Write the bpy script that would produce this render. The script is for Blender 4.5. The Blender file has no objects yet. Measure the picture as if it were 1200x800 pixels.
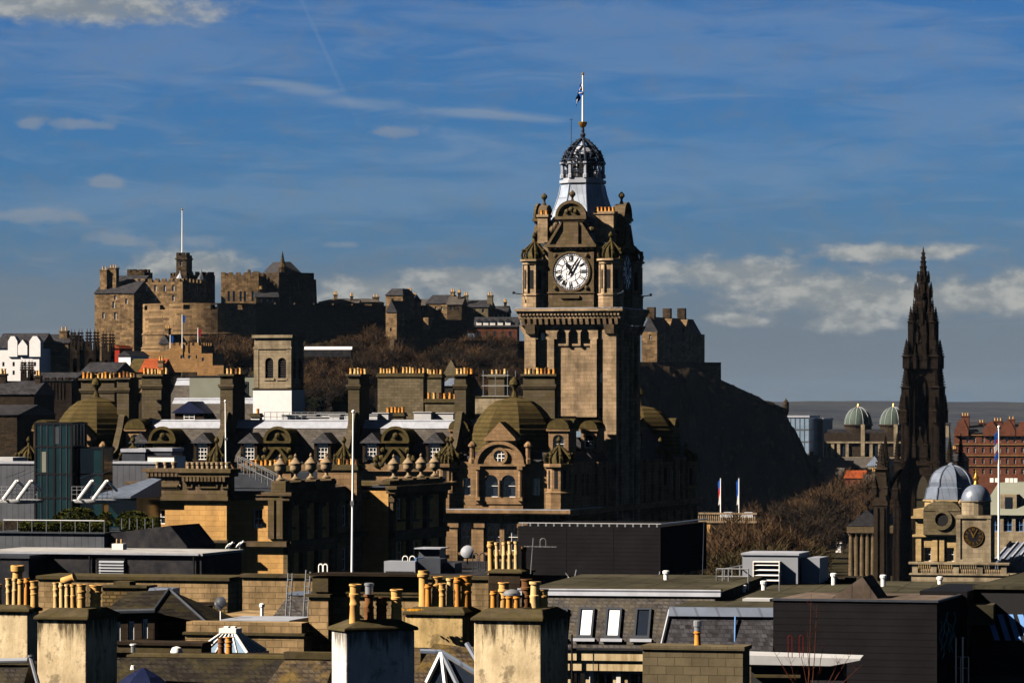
import bpy, bmesh, math, random
from mathutils import Vector, Matrix, noise
R = math.radians
SC = bpy.context.scene
COL = SC.collection
random.seed(7)

# ------------------------------------------------------------------ camera
F, HY, CZ = 4637.0, 480.0, 36.0           # focal length and horizon row in photograph pixels, eye height in metres
cam_d = bpy.data.cameras.new("camera")
cam = bpy.data.objects.new("camera", cam_d)
COL.objects.link(cam)
cam.location = (0, 0, CZ)
cam.rotation_euler = (R(90), 0, 0)
cam_d.sensor_width = 36.0
cam_d.lens = 36.0 * F / 1200.0
cam_d.shift_y = (HY - 400.0) / 1200.0
cam_d.clip_start = 1.0
cam_d.clip_end = 40000.0
SC.camera = cam

# ------------------------------------------------------------------ sun, sky, exposure
SUN_EL, SUN_AZ = 35.0, 76.0               # azimuth: degrees to the left of "straight back at the camera"
sd = Vector((-math.sin(R(SUN_AZ)) * math.cos(R(SUN_EL)), -math.cos(R(SUN_AZ)) * math.cos(R(SUN_EL)), math.sin(R(SUN_EL))))
sun_d = bpy.data.lights.new("sun", 'SUN')
sun_d.energy = 5.0
sun_d.angle = R(0.5)
sun_d.color = (1.0, 0.86, 0.70)
sun = bpy.data.objects.new("sun", sun_d)
COL.objects.link(sun)
sun.rotation_euler = sd.to_track_quat('Z', 'Y').to_euler()
sun.location = (0, 0, 300)

world = bpy.data.worlds.new("World")
SC.world = world
world.use_nodes = True
WN, WL = world.node_tree.nodes, world.node_tree.links
WN.clear()
w_out = WN.new('ShaderNodeOutputWorld')
w_bg = WN.new('ShaderNodeBackground')
w_bg.inputs[1].default_value = 0.05
sky = WN.new('ShaderNodeTexSky')
sky.sky_type = 'NISHITA'
sky.sun_disc = False
sky.sun_elevation = R(SUN_EL)
sky.sun_rotation = R(180 + SUN_AZ)
sky.altitude = 0
sky.air_density = 1.0
sky.dust_density = 0.3
sky.ozone_density = 3.0
SC.view_settings.view_transform = 'Standard'
SC.view_settings.look = 'None'
SC.view_settings.gamma = 1.0
SC.view_settings.use_curve_mapping = False
SC.cycles.diffuse_bounces = 0
SC.view_settings.exposure = 1.5


def wmath(op, a, b=None, c=None):
    n = WN.new('ShaderNodeMath'); n.operation = op
    for i, x in enumerate((a, b, c)):
        if x is None: continue
        if isinstance(x, (int, float)): n.inputs[i].default_value = x
        else: WL.new(x, n.inputs[i])
    return n.outputs[0]


def wmix(fac, a, b, mode='MIX'):
    n = WN.new('ShaderNodeMix'); n.data_type = 'RGBA'; n.blend_type = mode
    for s, x in ((n.inputs[0], fac), (n.inputs[6], a), (n.inputs[7], b)):
        if isinstance(x, (int, float)): s.default_value = x
        elif isinstance(x, tuple): s.default_value = (*x, 1)
        else: WL.new(x, s)
    return n.outputs[2]


tc = WN.new('ShaderNodeTexCoord')
sx = WN.new('ShaderNodeSeparateXYZ')
WL.new(tc.outputs['Generated'], sx.inputs[0])
# bearing and elevation of a direction, in degrees
az = wmath('MULTIPLY', wmath('ARCTAN2', sx.outputs[0], sx.outputs[1]), 57.2958)
el = wmath('MULTIPLY', wmath('ARCSINE', sx.outputs[2]), 57.2958)


def wnoise(su, sv, off, detail=6, rough=0.55, dist=0.0):
    cv = WN.new('ShaderNodeCombineXYZ')
    WL.new(wmath('MULTIPLY', az, su), cv.inputs[0])
    WL.new(wmath('MULTIPLY', el, sv), cv.inputs[1])
    cv.inputs[2].default_value = off
    n = WN.new('ShaderNodeTexNoise')
    n.inputs['Scale'].default_value = 1.0
    n.inputs['Detail'].default_value = detail
    n.inputs['Roughness'].default_value = rough
    n.inputs['Distortion'].default_value = dist
    WL.new(cv.outputs[0], n.inputs['Vector'])
    return n.outputs[0]


def wramp(x, a, b):
    n = WN.new('ShaderNodeMapRange'); n.interpolation_type = 'SMOOTHSTEP'
    WL.new(x, n.inputs[0])
    n.inputs[1].default_value = a; n.inputs[2].default_value = b
    return n.outputs[0]


def blob(px, py, rx, ry, tilt=0.0, shear=0.0):
    """soft elliptical patch of sky (bearing / elevation), given by the photo's pixel and radii"""
    ca, ce = math.degrees(math.atan((px - 600) / F)), math.degrees(math.atan((HY - py) / F))
    k = math.degrees(1 / F)
    da = wmath('SUBTRACT', az, ca)
    de = wmath('SUBTRACT', el, ce)
    if shear: da = wmath('ADD', da, wmath('MULTIPLY', de, shear))
    da = wmath('DIVIDE', da, rx * k)
    if tilt: de = wmath('SUBTRACT', de, wmath('MULTIPLY', wmath('SUBTRACT', az, ca), tilt))
    de = wmath('DIVIDE', de, ry * k)
    d2 = wmath('ADD', wmath('MULTIPLY', da, da), wmath('MULTIPLY', de, de))
    return wmath('POWER', 2.71828, wmath('MULTIPLY', d2, -1.0))


n_big = wnoise(1.7, 3.2, 3.1, 5, 0.5, 0.1)
n_fine = wnoise(6.0, 9.5, 9.7, 6, 0.55, 0.2)
n_wisp = wnoise(0.6, 3.4, 5.5, 4, 0.55, 0.8)
puff = wmath('ADD', wmath('MULTIPLY', n_big, 0.72), wmath('MULTIPLY', n_fine, 0.28))


def cloud(blobs, lo=0.0, hi=0.5, nz=None, k=1.0):
    t = None
    for b in blobs:
        t = b if t is None else wmath('MAXIMUM', t, b)
    nn = wmath('MULTIPLY', wmath('SUBTRACT', nz or puff, 0.32), 2.8)
    return wramp(wmath('SUBTRACT', wmath('ADD', t, wmath('MULTIPLY', nn, k)), 0.30 + 0.5 * k), lo, hi)


cumulus = cloud([blob(870, 322, 150, 27, -0.02), blob(1120, 350, 170, 27), blob(1050, 297, 125, 13, 0.02), blob(865, 375, 45, 11, -0.1), blob(1200, 338, 60, 26),
                 blob(980, 345, 170, 32), blob(1000, 376, 60, 18),
                 blob(225, 312, 85, 24), blob(545, 326, 90, 20), blob(430, 345, 90, 26), blob(620, 345, 120, 26), blob(60, 10, 240, 24, -0.03)], 0.0, 0.6, None, 0.42)
faint = cloud([blob(98, 148, 44, 9), blob(125, 214, 26, 10), blob(35, 148, 20, 8), blob(40, 255, 70, 12), blob(140, 283, 46, 10), blob(400, 287, 28, 7), blob(465, 155, 34, 8), blob(235, 285, 40, 10)], 0.0, 0.6, None, 0.6)
streak = cloud([blob(350, 104, 80, 9, -0.17), blob(430, 122, 70, 10, -0.12), blob(560, 134, 90, 7, -0.07)], -0.2, 0.8, n_wisp, 0.6)
bank = cloud([blob(60, 385, 330, 70), blob(1000, 400, 520, 90), blob(480, 365, 320, 55)], -0.45, 0.6, None, 0.6)
wisp = cloud([blob(375, 48, 5, 75, 0.0, 0.47), blob(900, 60, 460, 50, -0.05), blob(400, 230, 560, 26, 0.03),
              blob(1120, 130, 150, 50), blob(700, 25, 420, 24, -0.02), blob(800, 195, 400, 34), blob(200, 60, 240, 50)], -0.35, 0.75, n_wisp, 0.9)
# clear north-west sky: bright near the horizon, darkened overhead to cut fill in the shadows
dome_t = wramp(el, 5.6, 9.0)
tint = wmix(dome_t, (0.098, 0.242, 0.495), (0.008, 0.016, 0.032))
base_sky = wmix(1.0, sky.outputs[0], tint, 'MULTIPLY')
low = wramp(el, 4.2, -0.3)                                             # thin grey air above the horizon
s1 = wmix(wmath('MULTIPLY', low, 0.62), base_sky, (1.12, 1.30, 1.60))
s2 = wmix(wmath('MULTIPLY', wisp, 0.21), s1, (2.1, 2.6, 3.2))
s3 = wmix(wmath('MULTIPLY', bank, 0.6), s2, (1.32, 1.45, 1.57))
s3 = wmix(wmath('MULTIPLY', streak, 0.34), s3, (2.6, 2.8, 2.9))
s3 = wmix(wmath('MULTIPLY', faint, 0.42), s3, (2.2, 2.3, 2.4))
s4 = wmix(wmath('MULTIPLY', cumulus, 0.85), s3, wmix(wramp(puff, 0.42, 0.66), (1.75, 1.92, 2.0), (3.2, 3.2, 3.0)))
WL.new(s4, w_bg.inputs[0])
WL.new(w_bg.outputs[0], w_out.inputs[0])


# ------------------------------------------------------------------ materials
class NT:
    def __init__(s, name, rough=0.8, metal=0.0, spec=0.3):
        s.m = bpy.data.materials.new(name); s.m.use_nodes = True
        s.n, s.l = s.m.node_tree.nodes, s.m.node_tree.links
        s.p = s.n['Principled BSDF']
        s.p.inputs['Roughness'].default_value = rough
        s.p.inputs['Metallic'].default_value = metal
        s.p.inputs['Specular IOR Level'].default_value = spec if spec >= 0.6 else spec * 0.25   # weathered, dusty surfaces
        s.tc = s.n.new('ShaderNodeTexCoord')
        s.sep = s.n.new('ShaderNodeSeparateXYZ'); s.l.new(s.tc.outputs['Object'], s.sep.inputs[0])

    def math(s, op, a, b=None):
        n = s.n.new('ShaderNodeMath'); n.operation = op
        for i, x in enumerate((a, b)):
            if x is None: continue
            if isinstance(x, (int, float)): n.inputs[i].default_value = x
            else: s.l.new(x, n.inputs[i])
        return n.outputs[0]

    def vec(s, a, b, c):
        n = s.n.new('ShaderNodeCombineXYZ')
        for i, x in enumerate((a, b, c)):
            if isinstance(x, (int, float)): n.inputs[i].default_value = x
            else: s.l.new(x, n.inputs[i])
        return n.outputs[0]

    def noise(s, vec, scale, detail=5, rough=0.6):
        n = s.n.new('ShaderNodeTexNoise')
        n.inputs['Scale'].default_value = scale; n.inputs['Detail'].default_value = detail; n.inputs['Roughness'].default_value = rough
        s.l.new(vec, n.inputs['Vector']); return n.outputs[0]

    def ramp(s, x, a, b, lo=0.0, hi=1.0):
        n = s.n.new('ShaderNodeMapRange'); s.l.new(x, n.inputs[0])
        for i, v in enumerate((a, b, lo, hi)): n.inputs[i + 1].default_value = v
        return n.outputs[0]

    def mix(s, fac, a, b, mode='MIX'):
        n = s.n.new('ShaderNodeMix'); n.data_type = 'RGBA'; n.blend_type = mode
        for k, x in ((0, fac), (6, a), (7, b)):
            if isinstance(x, (int, float)): n.inputs[k].default_value = x
            elif isinstance(x, tuple): n.inputs[k].default_value = (*x[:3], 1)
            else: s.l.new(x, n.inputs[k])
        return n.outputs[2]

    def bump(s, h, strength=0.4, dist=0.05):
        n = s.n.new('ShaderNodeBump'); n.inputs['Strength'].default_value = strength; n.inputs['Distance'].default_value = dist
        s.l.new(h, n.inputs['Height']); s.l.new(n.outputs[0], s.p.inputs['Normal'])

    def done(s, col):
        if isinstance(col, tuple): s.p.inputs['Base Color'].default_value = (*col[:3], 1)
        else: s.l.new(col, s.p.inputs['Base Color'])
        return s.m


TONE = 0.62                               # all building colours are measured against this


def mul(c, k): return tuple(min(1, x * k) for x in c)


def stone(name, c, var=0.18, bw=0.9, bh=0.36, mortar=0.55, soot=(0.03, 0.025, 0.02), soot_amt=0.5, soot_scale=0.25, moss=None, moss_amt=0.0, rough=0.9, msize=0.018, bumpk=0.5):
    c = mul(c, TONE)
    t = NT(name, rough, 0, 0.15)
    u = t.math('ADD', t.sep.outputs[0], t.sep.outputs[1])
    v = t.vec(u, t.sep.outputs[2], 0.0)
    b = t.n.new('ShaderNodeTexBrick')
    b.inputs['Color1'].default_value = (*mul(c, 1 + var), 1); b.inputs['Color2'].default_value = (*mul(c, 1 - var), 1)
    b.inputs['Mortar'].default_value = (*mul(c, mortar), 1)
    b.inputs['Scale'].default_value = 1; b.inputs['Mortar Size'].default_value = msize; b.inputs['Bias'].default_value = -0.1
    b.inputs['Brick Width'].default_value = bw; b.inputs['Row Height'].default_value = bh
    t.l.new(v, b.inputs['Vector'])
    o = t.tc.outputs['Object']
    n1 = t.noise(o, soot_scale, 6, 0.65)
    streak = t.noise(t.vec(t.math('MULTIPLY', u, 1.3), t.math('MULTIPLY', t.sep.outputs[2], 0.16), 0.0), 1.0, 5, 0.65)
    n3 = t.noise(o, 2.2, 5, 0.65)
    col = t.mix(t.ramp(n3, 0.25, 0.75, 0.0, 0.55), b.outputs[0], mul(c, 0.55))
    f = t.math('MULTIPLY', t.ramp(t.math('ADD', t.math('MULTIPLY', n1, 0.55), t.math('MULTIPLY', streak, 0.45)), 0.44, 0.66), soot_amt)
    col = t.mix(f, col, soot)
    if moss:
        col = t.mix(t.math('MULTIPLY', t.ramp(t.noise(o, soot_scale * 2.3 + 0.1, 6, 0.7), 0.42, 0.62), moss_amt), col, moss)
    t.bump(t.math('ADD', b.outputs['Fac'], t.math('MULTIPLY', n3, -0.8)), bumpk, 0.04)
    return t.done(col)


def slate(name, c, var=0.4, bw=0.35, bh=0.2, moss=None, moss_amt=0.0, rough=0.65, msize=0.012):
    c = mul(c, TONE)
    t = NT(name, rough, 0, 0.35)
    u = t.math('ADD', t.sep.outputs[0], t.sep.outputs[1])
    b = t.n.new('ShaderNodeTexBrick')
    b.inputs['Color1'].default_value = (*mul(c, 1 + var), 1); b.inputs['Color2'].default_value = (*mul(c, 1 - var), 1)
    b.inputs['Mortar'].default_value = (*mul(c, 0.3), 1)
    b.inputs['Scale'].default_value = 1; b.inputs['Mortar Size'].default_value = msize
    b.inputs['Brick Width'].default_value = bw; b.inputs['Row Height'].default_value = bh
    t.l.new(t.vec(u, t.sep.outputs[2], 0.0), b.inputs['Vector'])
    o = t.tc.outputs['Object']
    n1 = t.noise(o, 0.5, 6, 0.7); n2 = t.noise(o, 5.0, 4, 0.6)
    col = t.mix(t.ramp(n2, 0.3, 0.7, 0, 0.6), b.outputs[0], mul(c, 1.7))
    col = t.mix(t.ramp(n1, 0.4, 0.7, 0, 0.5), col, mul(c, 0.5))
    if moss:
        col = t.mix(t.math('MULTIPLY', t.ramp(t.noise(o, 1.3, 6, 0.7), 0.45, 0.62), moss_amt), col, moss)
    t.bump(t.math('ADD', b.outputs['Fac'], t.math('MULTIPLY', n2, -1.0)), 0.6, 0.03)
    return t.done(col)


def plain(name, c, rough=0.7, metal=0.0, spec=0.3, var=0.25, scale=1.5, dirt=None, dirt_amt=0.0, streak=0.0, bumpk=0.0, drip=0.0):
    c = mul(c, TONE)
    t = NT(name, rough, metal, spec)
    o = t.tc.outputs['Object']
    n = t.noise(o, scale, 6, 0.65)
    col = t.mix(t.ramp(n, 0.3, 0.72), mul(c, 1 + var), mul(c, 1 - var))
    if dirt:
        u = t.math('ADD', t.sep.outputs[0], t.sep.outputs[1])
        s1 = t.noise(t.vec(t.math('MULTIPLY', u, 2.6), t.math('MULTIPLY', t.sep.outputs[2], 0.35), 0.0), 1.0, 6, 0.7)
        s2 = t.noise(o, 0.9, 6, 0.7)
        x = t.math('ADD', t.math('MULTIPLY', s1, streak), t.math('MULTIPLY', s2, 1 - streak))
        col = t.mix(t.math('MULTIPLY', t.ramp(x, 0.42, 0.64), dirt_amt), col, dirt)
    if drip:                                    # soot and algae running down from the cap in uneven tongues
        g = t.n.new('ShaderNodeSeparateXYZ'); t.l.new(t.tc.outputs['Generated'], g.inputs[0])
        u = t.math('ADD', t.sep.outputs[0], t.sep.outputs[1])
        d1 = t.noise(t.vec(t.math('MULTIPLY', u, 4.5), t.math('MULTIPLY', t.sep.outputs[2], 0.5), 3.0), 1.0, 6, 0.7)
        d2 = t.noise(t.vec(t.math('MULTIPLY', u, 1.5), t.math('MULTIPLY', t.sep.outputs[2], 1.1), 8.0), 1.0, 6, 0.75)
        hgt = t.math('ADD', t.ramp(g.outputs[2], 0.86, 1.0, -0.12, 0.16), d1)
        col = t.mix(t.math('MULTIPLY', t.ramp(hgt, 0.50, 0.66), drip), col, (0.030, 0.024, 0.014))
        col = t.mix(t.math('MULTIPLY', t.ramp(d2, 0.54, 0.62), drip * 0.65), col, (0.06, 0.048, 0.03))
    if bumpk: t.bump(t.noise(o, scale * 6, 5, 0.6), bumpk, 0.02)
    return t.done(col)


def seamed(name, c, pitch=0.45, rough=0.45, spec=0.5, metal=0.0, horiz=False):
    c = mul(c, TONE)
    t = NT(name, rough, metal, spec)
    u = t.sep.outputs[2] if horiz else t.math('ADD', t.sep.outputs[0], t.sep.outputs[1])
    fr = t.math('FRACT', t.math('DIVIDE', u, pitch))
    seam = t.math('LESS_THAN', fr, 0.12)
    n = t.noise(t.tc.outputs['Object'], 0.8, 5, 0.6)
    col = t.mix(t.ramp(n, 0.3, 0.7), mul(c, 1.2), mul(c, 0.75))
    col = t.mix(t.math('MULTIPLY', seam, 0.55), col, mul(c, 0.35))
    t.bump(seam, 0.5, 0.04)
    return t.done(col)


def banded(name, c, c2, pitch, frac=0.35):
    """mossy stone dome laid in courses that show as horizontal bands"""
    c, c2 = mul(c, TONE), mul(c2, TONE)
    t = NT(name, 0.95, 0, 0.1)
    o = t.tc.outputs['Object']
    fr = t.math('FRACT', t.math('DIVIDE', t.sep.outputs[2], pitch))
    n = t.noise(o, 0.9, 6, 0.7)
    col = t.mix(t.ramp(n, 0.35, 0.68), c, c2)
    col = t.mix(t.math('MULTIPLY', t.math('LESS_THAN', fr, frac), 0.5), col, mul(c2, 0.4))
    t.bump(t.noise(o, 4, 5, 0.6), 0.5, 0.05)
    return t.done(col)


def felt_sheets(name, c, pitch=1.0):
    """flat roof of lapped felt strips with puddle stains and moss"""
    c = mul(c, TONE)
    t = NT(name, 0.9, 0, 0.15)
    o = t.tc.outputs['Object']
    wob = t.math('MULTIPLY', t.noise(o, 0.8, 4, 0.6), 0.15)
    fr = t.math('FRACT', t.math('DIVIDE', t.math('ADD', t.sep.outputs[0], wob), pitch))
    fr2 = t.math('FRACT', t.math('DIVIDE', t.math('ADD', t.sep.outputs[1], t.math('MULTIPLY', t.noise(o, 0.2, 2, 0.5), 3.0)), 4.3))
    seam = t.math('MAXIMUM', t.math('LESS_THAN', fr, 0.07), t.math('LESS_THAN', fr2, 0.02))
    n = t.noise(o, 0.45, 7, 0.68)
    col = t.mix(t.ramp(n, 0.36, 0.66), mul(c, 1.5), mul(c, 0.55))
    col = t.mix(t.ramp(t.noise(o, 2.4, 6, 0.7), 0.55, 0.7, 0, 0.6), col, mul(MOSS, 0.8))
    col = t.mix(t.ramp(t.noise(o, 0.23, 5, 0.7), 0.56, 0.60, 0, 0.45), col, mul(c, 2.2))
    col = t.mix(t.math('MULTIPLY', seam, 0.6), col, mul(c, 0.4))
    t.bump(seam, 0.4, 0.02)
    return t.done(col)


SOOT = (0.022, 0.018, 0.014)
MOSS = (0.062, 0.052, 0.014)
M = dict(
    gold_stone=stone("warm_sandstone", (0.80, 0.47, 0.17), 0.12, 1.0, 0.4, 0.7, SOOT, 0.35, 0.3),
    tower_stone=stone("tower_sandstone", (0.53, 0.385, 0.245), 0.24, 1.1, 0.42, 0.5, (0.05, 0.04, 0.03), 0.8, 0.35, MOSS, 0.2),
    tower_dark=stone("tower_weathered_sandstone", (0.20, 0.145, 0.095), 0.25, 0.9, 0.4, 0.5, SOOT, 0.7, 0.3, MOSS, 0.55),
    hotel_stone=stone("hotel_sandstone", (0.40, 0.255, 0.14), 0.2, 0.9, 0.38, 0.5, SOOT, 0.6, 0.3, MOSS, 0.15),
    grey_stone=stone("grey_rubble_stone", (0.20, 0.165, 0.11), 0.3, 0.7, 0.33, 0.5, SOOT, 0.5, 0.25, MOSS, 0.3),
    stack_stone=stone("chimney_stone", (0.135, 0.108, 0.076), 0.22, 0.8, 0.36, 0.55, SOOT, 0.5, 0.3, MOSS, 0.4),
    soot_stone=stone("sooty_stone", (0.05, 0.036, 0.024), 0.35, 0.8, 0.36, 0.5, (0.012, 0.01, 0.009), 0.8, 0.15),
    gothic_stone=stone("blackened_gothic_stone", (0.022, 0.0155, 0.011), 0.7, 0.7, 0.36, 0.5, (0.008, 0.006, 0.005), 0.8, 0.12),
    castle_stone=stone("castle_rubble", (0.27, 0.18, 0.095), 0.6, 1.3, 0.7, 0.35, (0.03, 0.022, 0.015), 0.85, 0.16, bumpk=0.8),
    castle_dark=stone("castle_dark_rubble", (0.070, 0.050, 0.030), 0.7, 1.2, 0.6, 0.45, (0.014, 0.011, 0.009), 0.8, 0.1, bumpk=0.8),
    red_stone=stone("red_sandstone", (0.20, 0.075, 0.045), 0.2, 1.0, 0.4, 0.6, SOOT, 0.5, 0.15),
    orange_stone=stone("orange_sandstone", (0.42, 0.24, 0.10), 0.2, 0.8, 0.4, 0.6, SOOT, 0.5, 0.2),
    pale_stone=stone("pale_sandstone", (0.42, 0.345, 0.235), 0.18, 1.0, 0.42, 0.65, SOOT, 0.7, 0.35),
    cream_stone=stone("cream_sandstone", (0.62, 0.45, 0.22), 0.12, 1.0, 0.42, 0.7, SOOT, 0.4, 0.35),
    fore_stone=stone("parapet_sandstone", (0.52, 0.36, 0.19), 0.25, 0.62, 0.26, 0.5, SOOT, 0.85, 0.6, MOSS, 0.25),
    rubble=stone("small_rubble_stone", (0.22, 0.15, 0.07), 0.45, 0.32, 0.16, 0.3, SOOT, 0.5, 0.8, MOSS, 0.3, msize=0.03),
    block=stone("grey_blockwork", (0.20, 0.165, 0.105), 0.14, 0.52, 0.26, 0.45, SOOT, 0.45, 0.9, MOSS, 0.15, msize=0.012),
    cope=plain("mossy_coping_stone", (0.085, 0.068, 0.043), 0.95, 0, 0.1, 0.4, 3.0, MOSS, 0.6, 0.2, 0.5),
    dome=banded("mossy_dome_stone", (0.11, 0.082, 0.032), (0.058, 0.046, 0.020), 0.46, 0.28),
    moss_stone=plain("mossy_carved_stone", (0.095, 0.074, 0.028), 0.95, 0, 0.1, 0.45, 2.0, SOOT, 0.6, 0.3, 0.4),
    urn_stone=plain("weathered_urn_stone", (0.36, 0.27, 0.17), 0.9, 0, 0.15, 0.35, 3.0, SOOT, 0.5, 0.4),
    slate=slate("grey_slate", (0.085, 0.076, 0.068), 0.45, 0.5, 0.28),
    slate_hung=slate("hung_blue_slate", (0.055, 0.055, 0.066), 1.0, 0.2, 0.13),
    slate_dark=slate("dark_slate", (0.036, 0.036, 0.042), 0.8, 0.5, 0.28),
    slate_fore=slate("near_slate", (0.080, 0.075, 0.075), 0.9, 0.19, 0.12, (0.12, 0.10, 0.06), 0.35, msize=0.024),
    slate_brown=slate("mossy_brown_slate", (0.070, 0.054, 0.038), 0.9, 0.19, 0.12, (0.13, 0.085, 0.02), 0.7, msize=0.024),
    slate_black=slate("sooty_slate", (0.026, 0.022, 0.019), 0.9, 0.19, 0.12, (0.05, 0.042, 0.015), 0.5, msize=0.024),
    red_tile=slate("red_roof_tile", (0.30, 0.065, 0.02), 0.3, 0.6, 0.35),
    lead=plain("lead_flashing", (0.44, 0.48, 0.57), 0.5, 0, 0.5, 0.18, 1.2, (0.2, 0.2, 0.22), 0.5, 0.6),
    lead_blue=seamed("seamed_lead_roof", (0.16, 0.20, 0.28), 0.7, 0.4, 0.6),
    lead_spire=seamed("seamed_lead_spire", (0.36, 0.43, 0.56), 0.62, 0.42, 0.6),
    lead_dark=plain("dark_lead", (0.055, 0.065, 0.085), 0.5, 0, 0.5, 0.3, 1.0),
    white=plain("white_paint", (1.2, 1.18, 1.14), 0.6, 0, 0.3, 0.06, 1.0, (0.35, 0.32, 0.26), 0.35, 0.6),
    pole=plain("white_pole_paint", (1.25, 1.25, 1.22), 0.4, 0, 0.4, 0.04, 1.0),
    white_roof=plain("white_roof_membrane", (0.62, 0.64, 0.68), 0.6, 0, 0.3, 0.12, 0.6, (0.3, 0.3, 0.3), 0.4, 0.2),
    harl=plain("white_harled_wall", (0.95, 0.95, 0.98), 0.9, 0, 0.1, 0.08, 1.0),
    render=plain("stained_cream_render", (0.92, 0.76, 0.50), 0.95, 0, 0.1, 0.18, 1.3, (0.20, 0.15, 0.07), 0.6, 0.55, 0.5, 0.9),
    render_ochre=plain("stained_ochre_render", (0.72, 0.53, 0.25), 0.95, 0, 0.1, 0.22, 1.3, (0.12, 0.085, 0.04), 0.75, 0.6, 0.5, 0.9),
    render_pale=plain("pale_cement_render", (0.78, 0.76, 0.74), 0.95, 0, 0.1, 0.14, 1.2, (0.2, 0.19, 0.17), 0.5, 0.5, 0.4, 0.8),
    cream=plain("cream_concrete_fascia", (0.95, 0.78, 0.48), 0.85, 0, 0.2, 0.1, 1.2, (0.16, 0.10, 0.04), 0.7, 0.75),
    pot=plain("buff_clay_pot", (0.80, 0.46, 0.15), 0.75, 0, 0.25, 0.2, 2.5, (0.22, 0.12, 0.05), 0.55, 0.5),
    pot_orange=plain("orange_clay_pot", (0.78, 0.33, 0.06), 0.75, 0, 0.25, 0.2, 2.5, (0.2, 0.08, 0.03), 0.5, 0.5),
    pot_pale=plain("pale_clay_pot", (0.85, 0.58, 0.26), 0.75, 0, 0.25, 0.18, 2.5, (0.22, 0.14, 0.06), 0.6, 0.5),
    pot_soot=plain("sooted_clay_pot", (0.22, 0.10, 0.04), 0.85, 0, 0.2, 0.3, 2.5, (0.05, 0.03, 0.02), 0.7, 0.5),
    steel=plain("galvanised_steel", (0.50, 0.52, 0.55), 0.35, 0.6, 0.5, 0.12, 2.0),
    grey_metal=seamed("grey_standing_seam_cladding", (0.11, 0.12, 0.145), 0.5, 0.5, 0.4),
    grey_box=plain("pale_grey_cabinet_paint", (0.34, 0.37, 0.43), 0.5, 0, 0.4, 0.08, 1.0),
    black_clad=seamed("black_louvred_cladding", (0.018, 0.017, 0.020), 0.22, 0.9, 0.08, 0, True),
    felt=plain("dark_roof_felt", (0.026, 0.027, 0.036), 0.9, 0, 0.2, 0.3, 1.0, (0.09, 0.085, 0.07), 0.3, 0.1, 0.3),
    felt_olive=felt_sheets("weathered_felt_roof", (0.056, 0.052, 0.036)),
    felt_pale=plain("pale_roof_membrane", (0.46, 0.47, 0.49), 0.8, 0, 0.2, 0.25, 0.6, (0.16, 0.15, 0.12), 0.5, 0.1),
    brown_felt=felt_sheets("brown_roof_felt", (0.125, 0.098, 0.082), 0.6),
    glass=plain("window_glass", (0.02, 0.028, 0.045), 0.06, 0, 0.9, 0.3, 0.5),
    glass_teal=plain("teal_tinted_glass", (0.006, 0.026, 0.028), 0.08, 0, 0.8, 0.5, 0.35),
    glass_blue=plain("pale_blue_glazing", (0.25, 0.36, 0.50), 0.2, 0, 0.8, 0.25, 0.2),
    glare_pane=plain("white_glare_glass", (1.35, 1.38, 1.45), 0.3, 0, 0.5, 0.04, 0.5),  # white colour stands in for bright reflections on window glass
    green_copper=plain("green_copper_dome", (0.075, 0.105, 0.09), 0.7, 0, 0.3, 0.3, 0.3),
    roof_green=plain("grey_green_metal_roof", (0.25, 0.265, 0.22), 0.7, 0, 0.3, 0.12, 0.3),
    rock=None,
    iron=plain("dark_ironwork", (0.034, 0.046, 0.075), 0.6, 0.0, 0.4, 0.2, 2.0),
    gold=plain("gilded_metal", (0.65, 0.36, 0.06), 0.35, 0.8, 0.5, 0.1, 2.0),
    dial=plain("white_clock_glass", (1.45, 1.45, 1.5), 0.35, 0, 0.4, 0.03, 1.0),
    black=plain("black_paint", (0.012, 0.012, 0.014), 0.5, 0, 0.4, 0.1, 2.0),
    louvre=plain("black_louvre_slats", (0.02, 0.02, 0.022), 0.7, 0, 0.3, 0.1, 2.0),
    hedge=plain("clipped_hedge_leaves", (0.060, 0.068, 0.012), 0.8, 0, 0.2, 0.45, 3.0),
    twig=plain("bare_brown_twigs", (0.085, 0.052, 0.028), 0.9, 0, 0.1, 0.4, 0.6),
    twig_olive=plain("olive_brown_twigs", (0.080, 0.062, 0.028), 0.9, 0, 0.1, 0.4, 0.6),
    twig_dark=plain("dark_bare_twigs", (0.040, 0.028, 0.018), 0.9, 0, 0.1, 0.4, 0.6),
    bark=plain("tree_bark", (0.05, 0.035, 0.022), 0.95, 0, 0.1, 0.3, 2.0),
    evergreen=plain("dark_evergreen_leaves", (0.020, 0.024, 0.008), 0.8, 0, 0.2, 0.4, 1.0),
    saltire=plain("blue_flag_cloth", (0.02, 0.12, 0.55), 0.8, 0, 0.2, 0.1, 2.0),
    flag_red=plain("red_flag_cloth", (0.55, 0.02, 0.03), 0.8, 0, 0.2, 0.1, 2.0),
    flag_white=plain("white_flag_cloth", (0.8, 0.8, 0.8), 0.8, 0, 0.2, 0.05, 2.0),
    blue_trim_and_glint=plain("blue_paint_and_sky_glint", (0.16, 0.34, 0.72), 0.4, 0, 0.4, 0.1, 2.0),  # paint on trim; on the rooflight strips a painted sky reflection
    teal_paint=plain("teal_spray_paint", (0.12, 0.36, 0.42), 0.7, 0, 0.3, 0.1, 2.0),
    hoop_red=plain("dark_red_steel", (0.16, 0.012, 0.01), 0.5, 0, 0.3, 0.1, 2.0),
    red_paint=plain("red_painted_wall", (0.42, 0.04, 0.02), 0.8, 0, 0.2, 0.15, 0.6),
    tarp=plain("dark_blue_sheeting", (0.010, 0.016, 0.055), 0.5, 0, 0.4, 0.3, 1.0),
    lichen=plain("orange_lichen", (0.52, 0.24, 0.02), 0.95, 0, 0.1, 0.4, 5.0),
)


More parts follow.
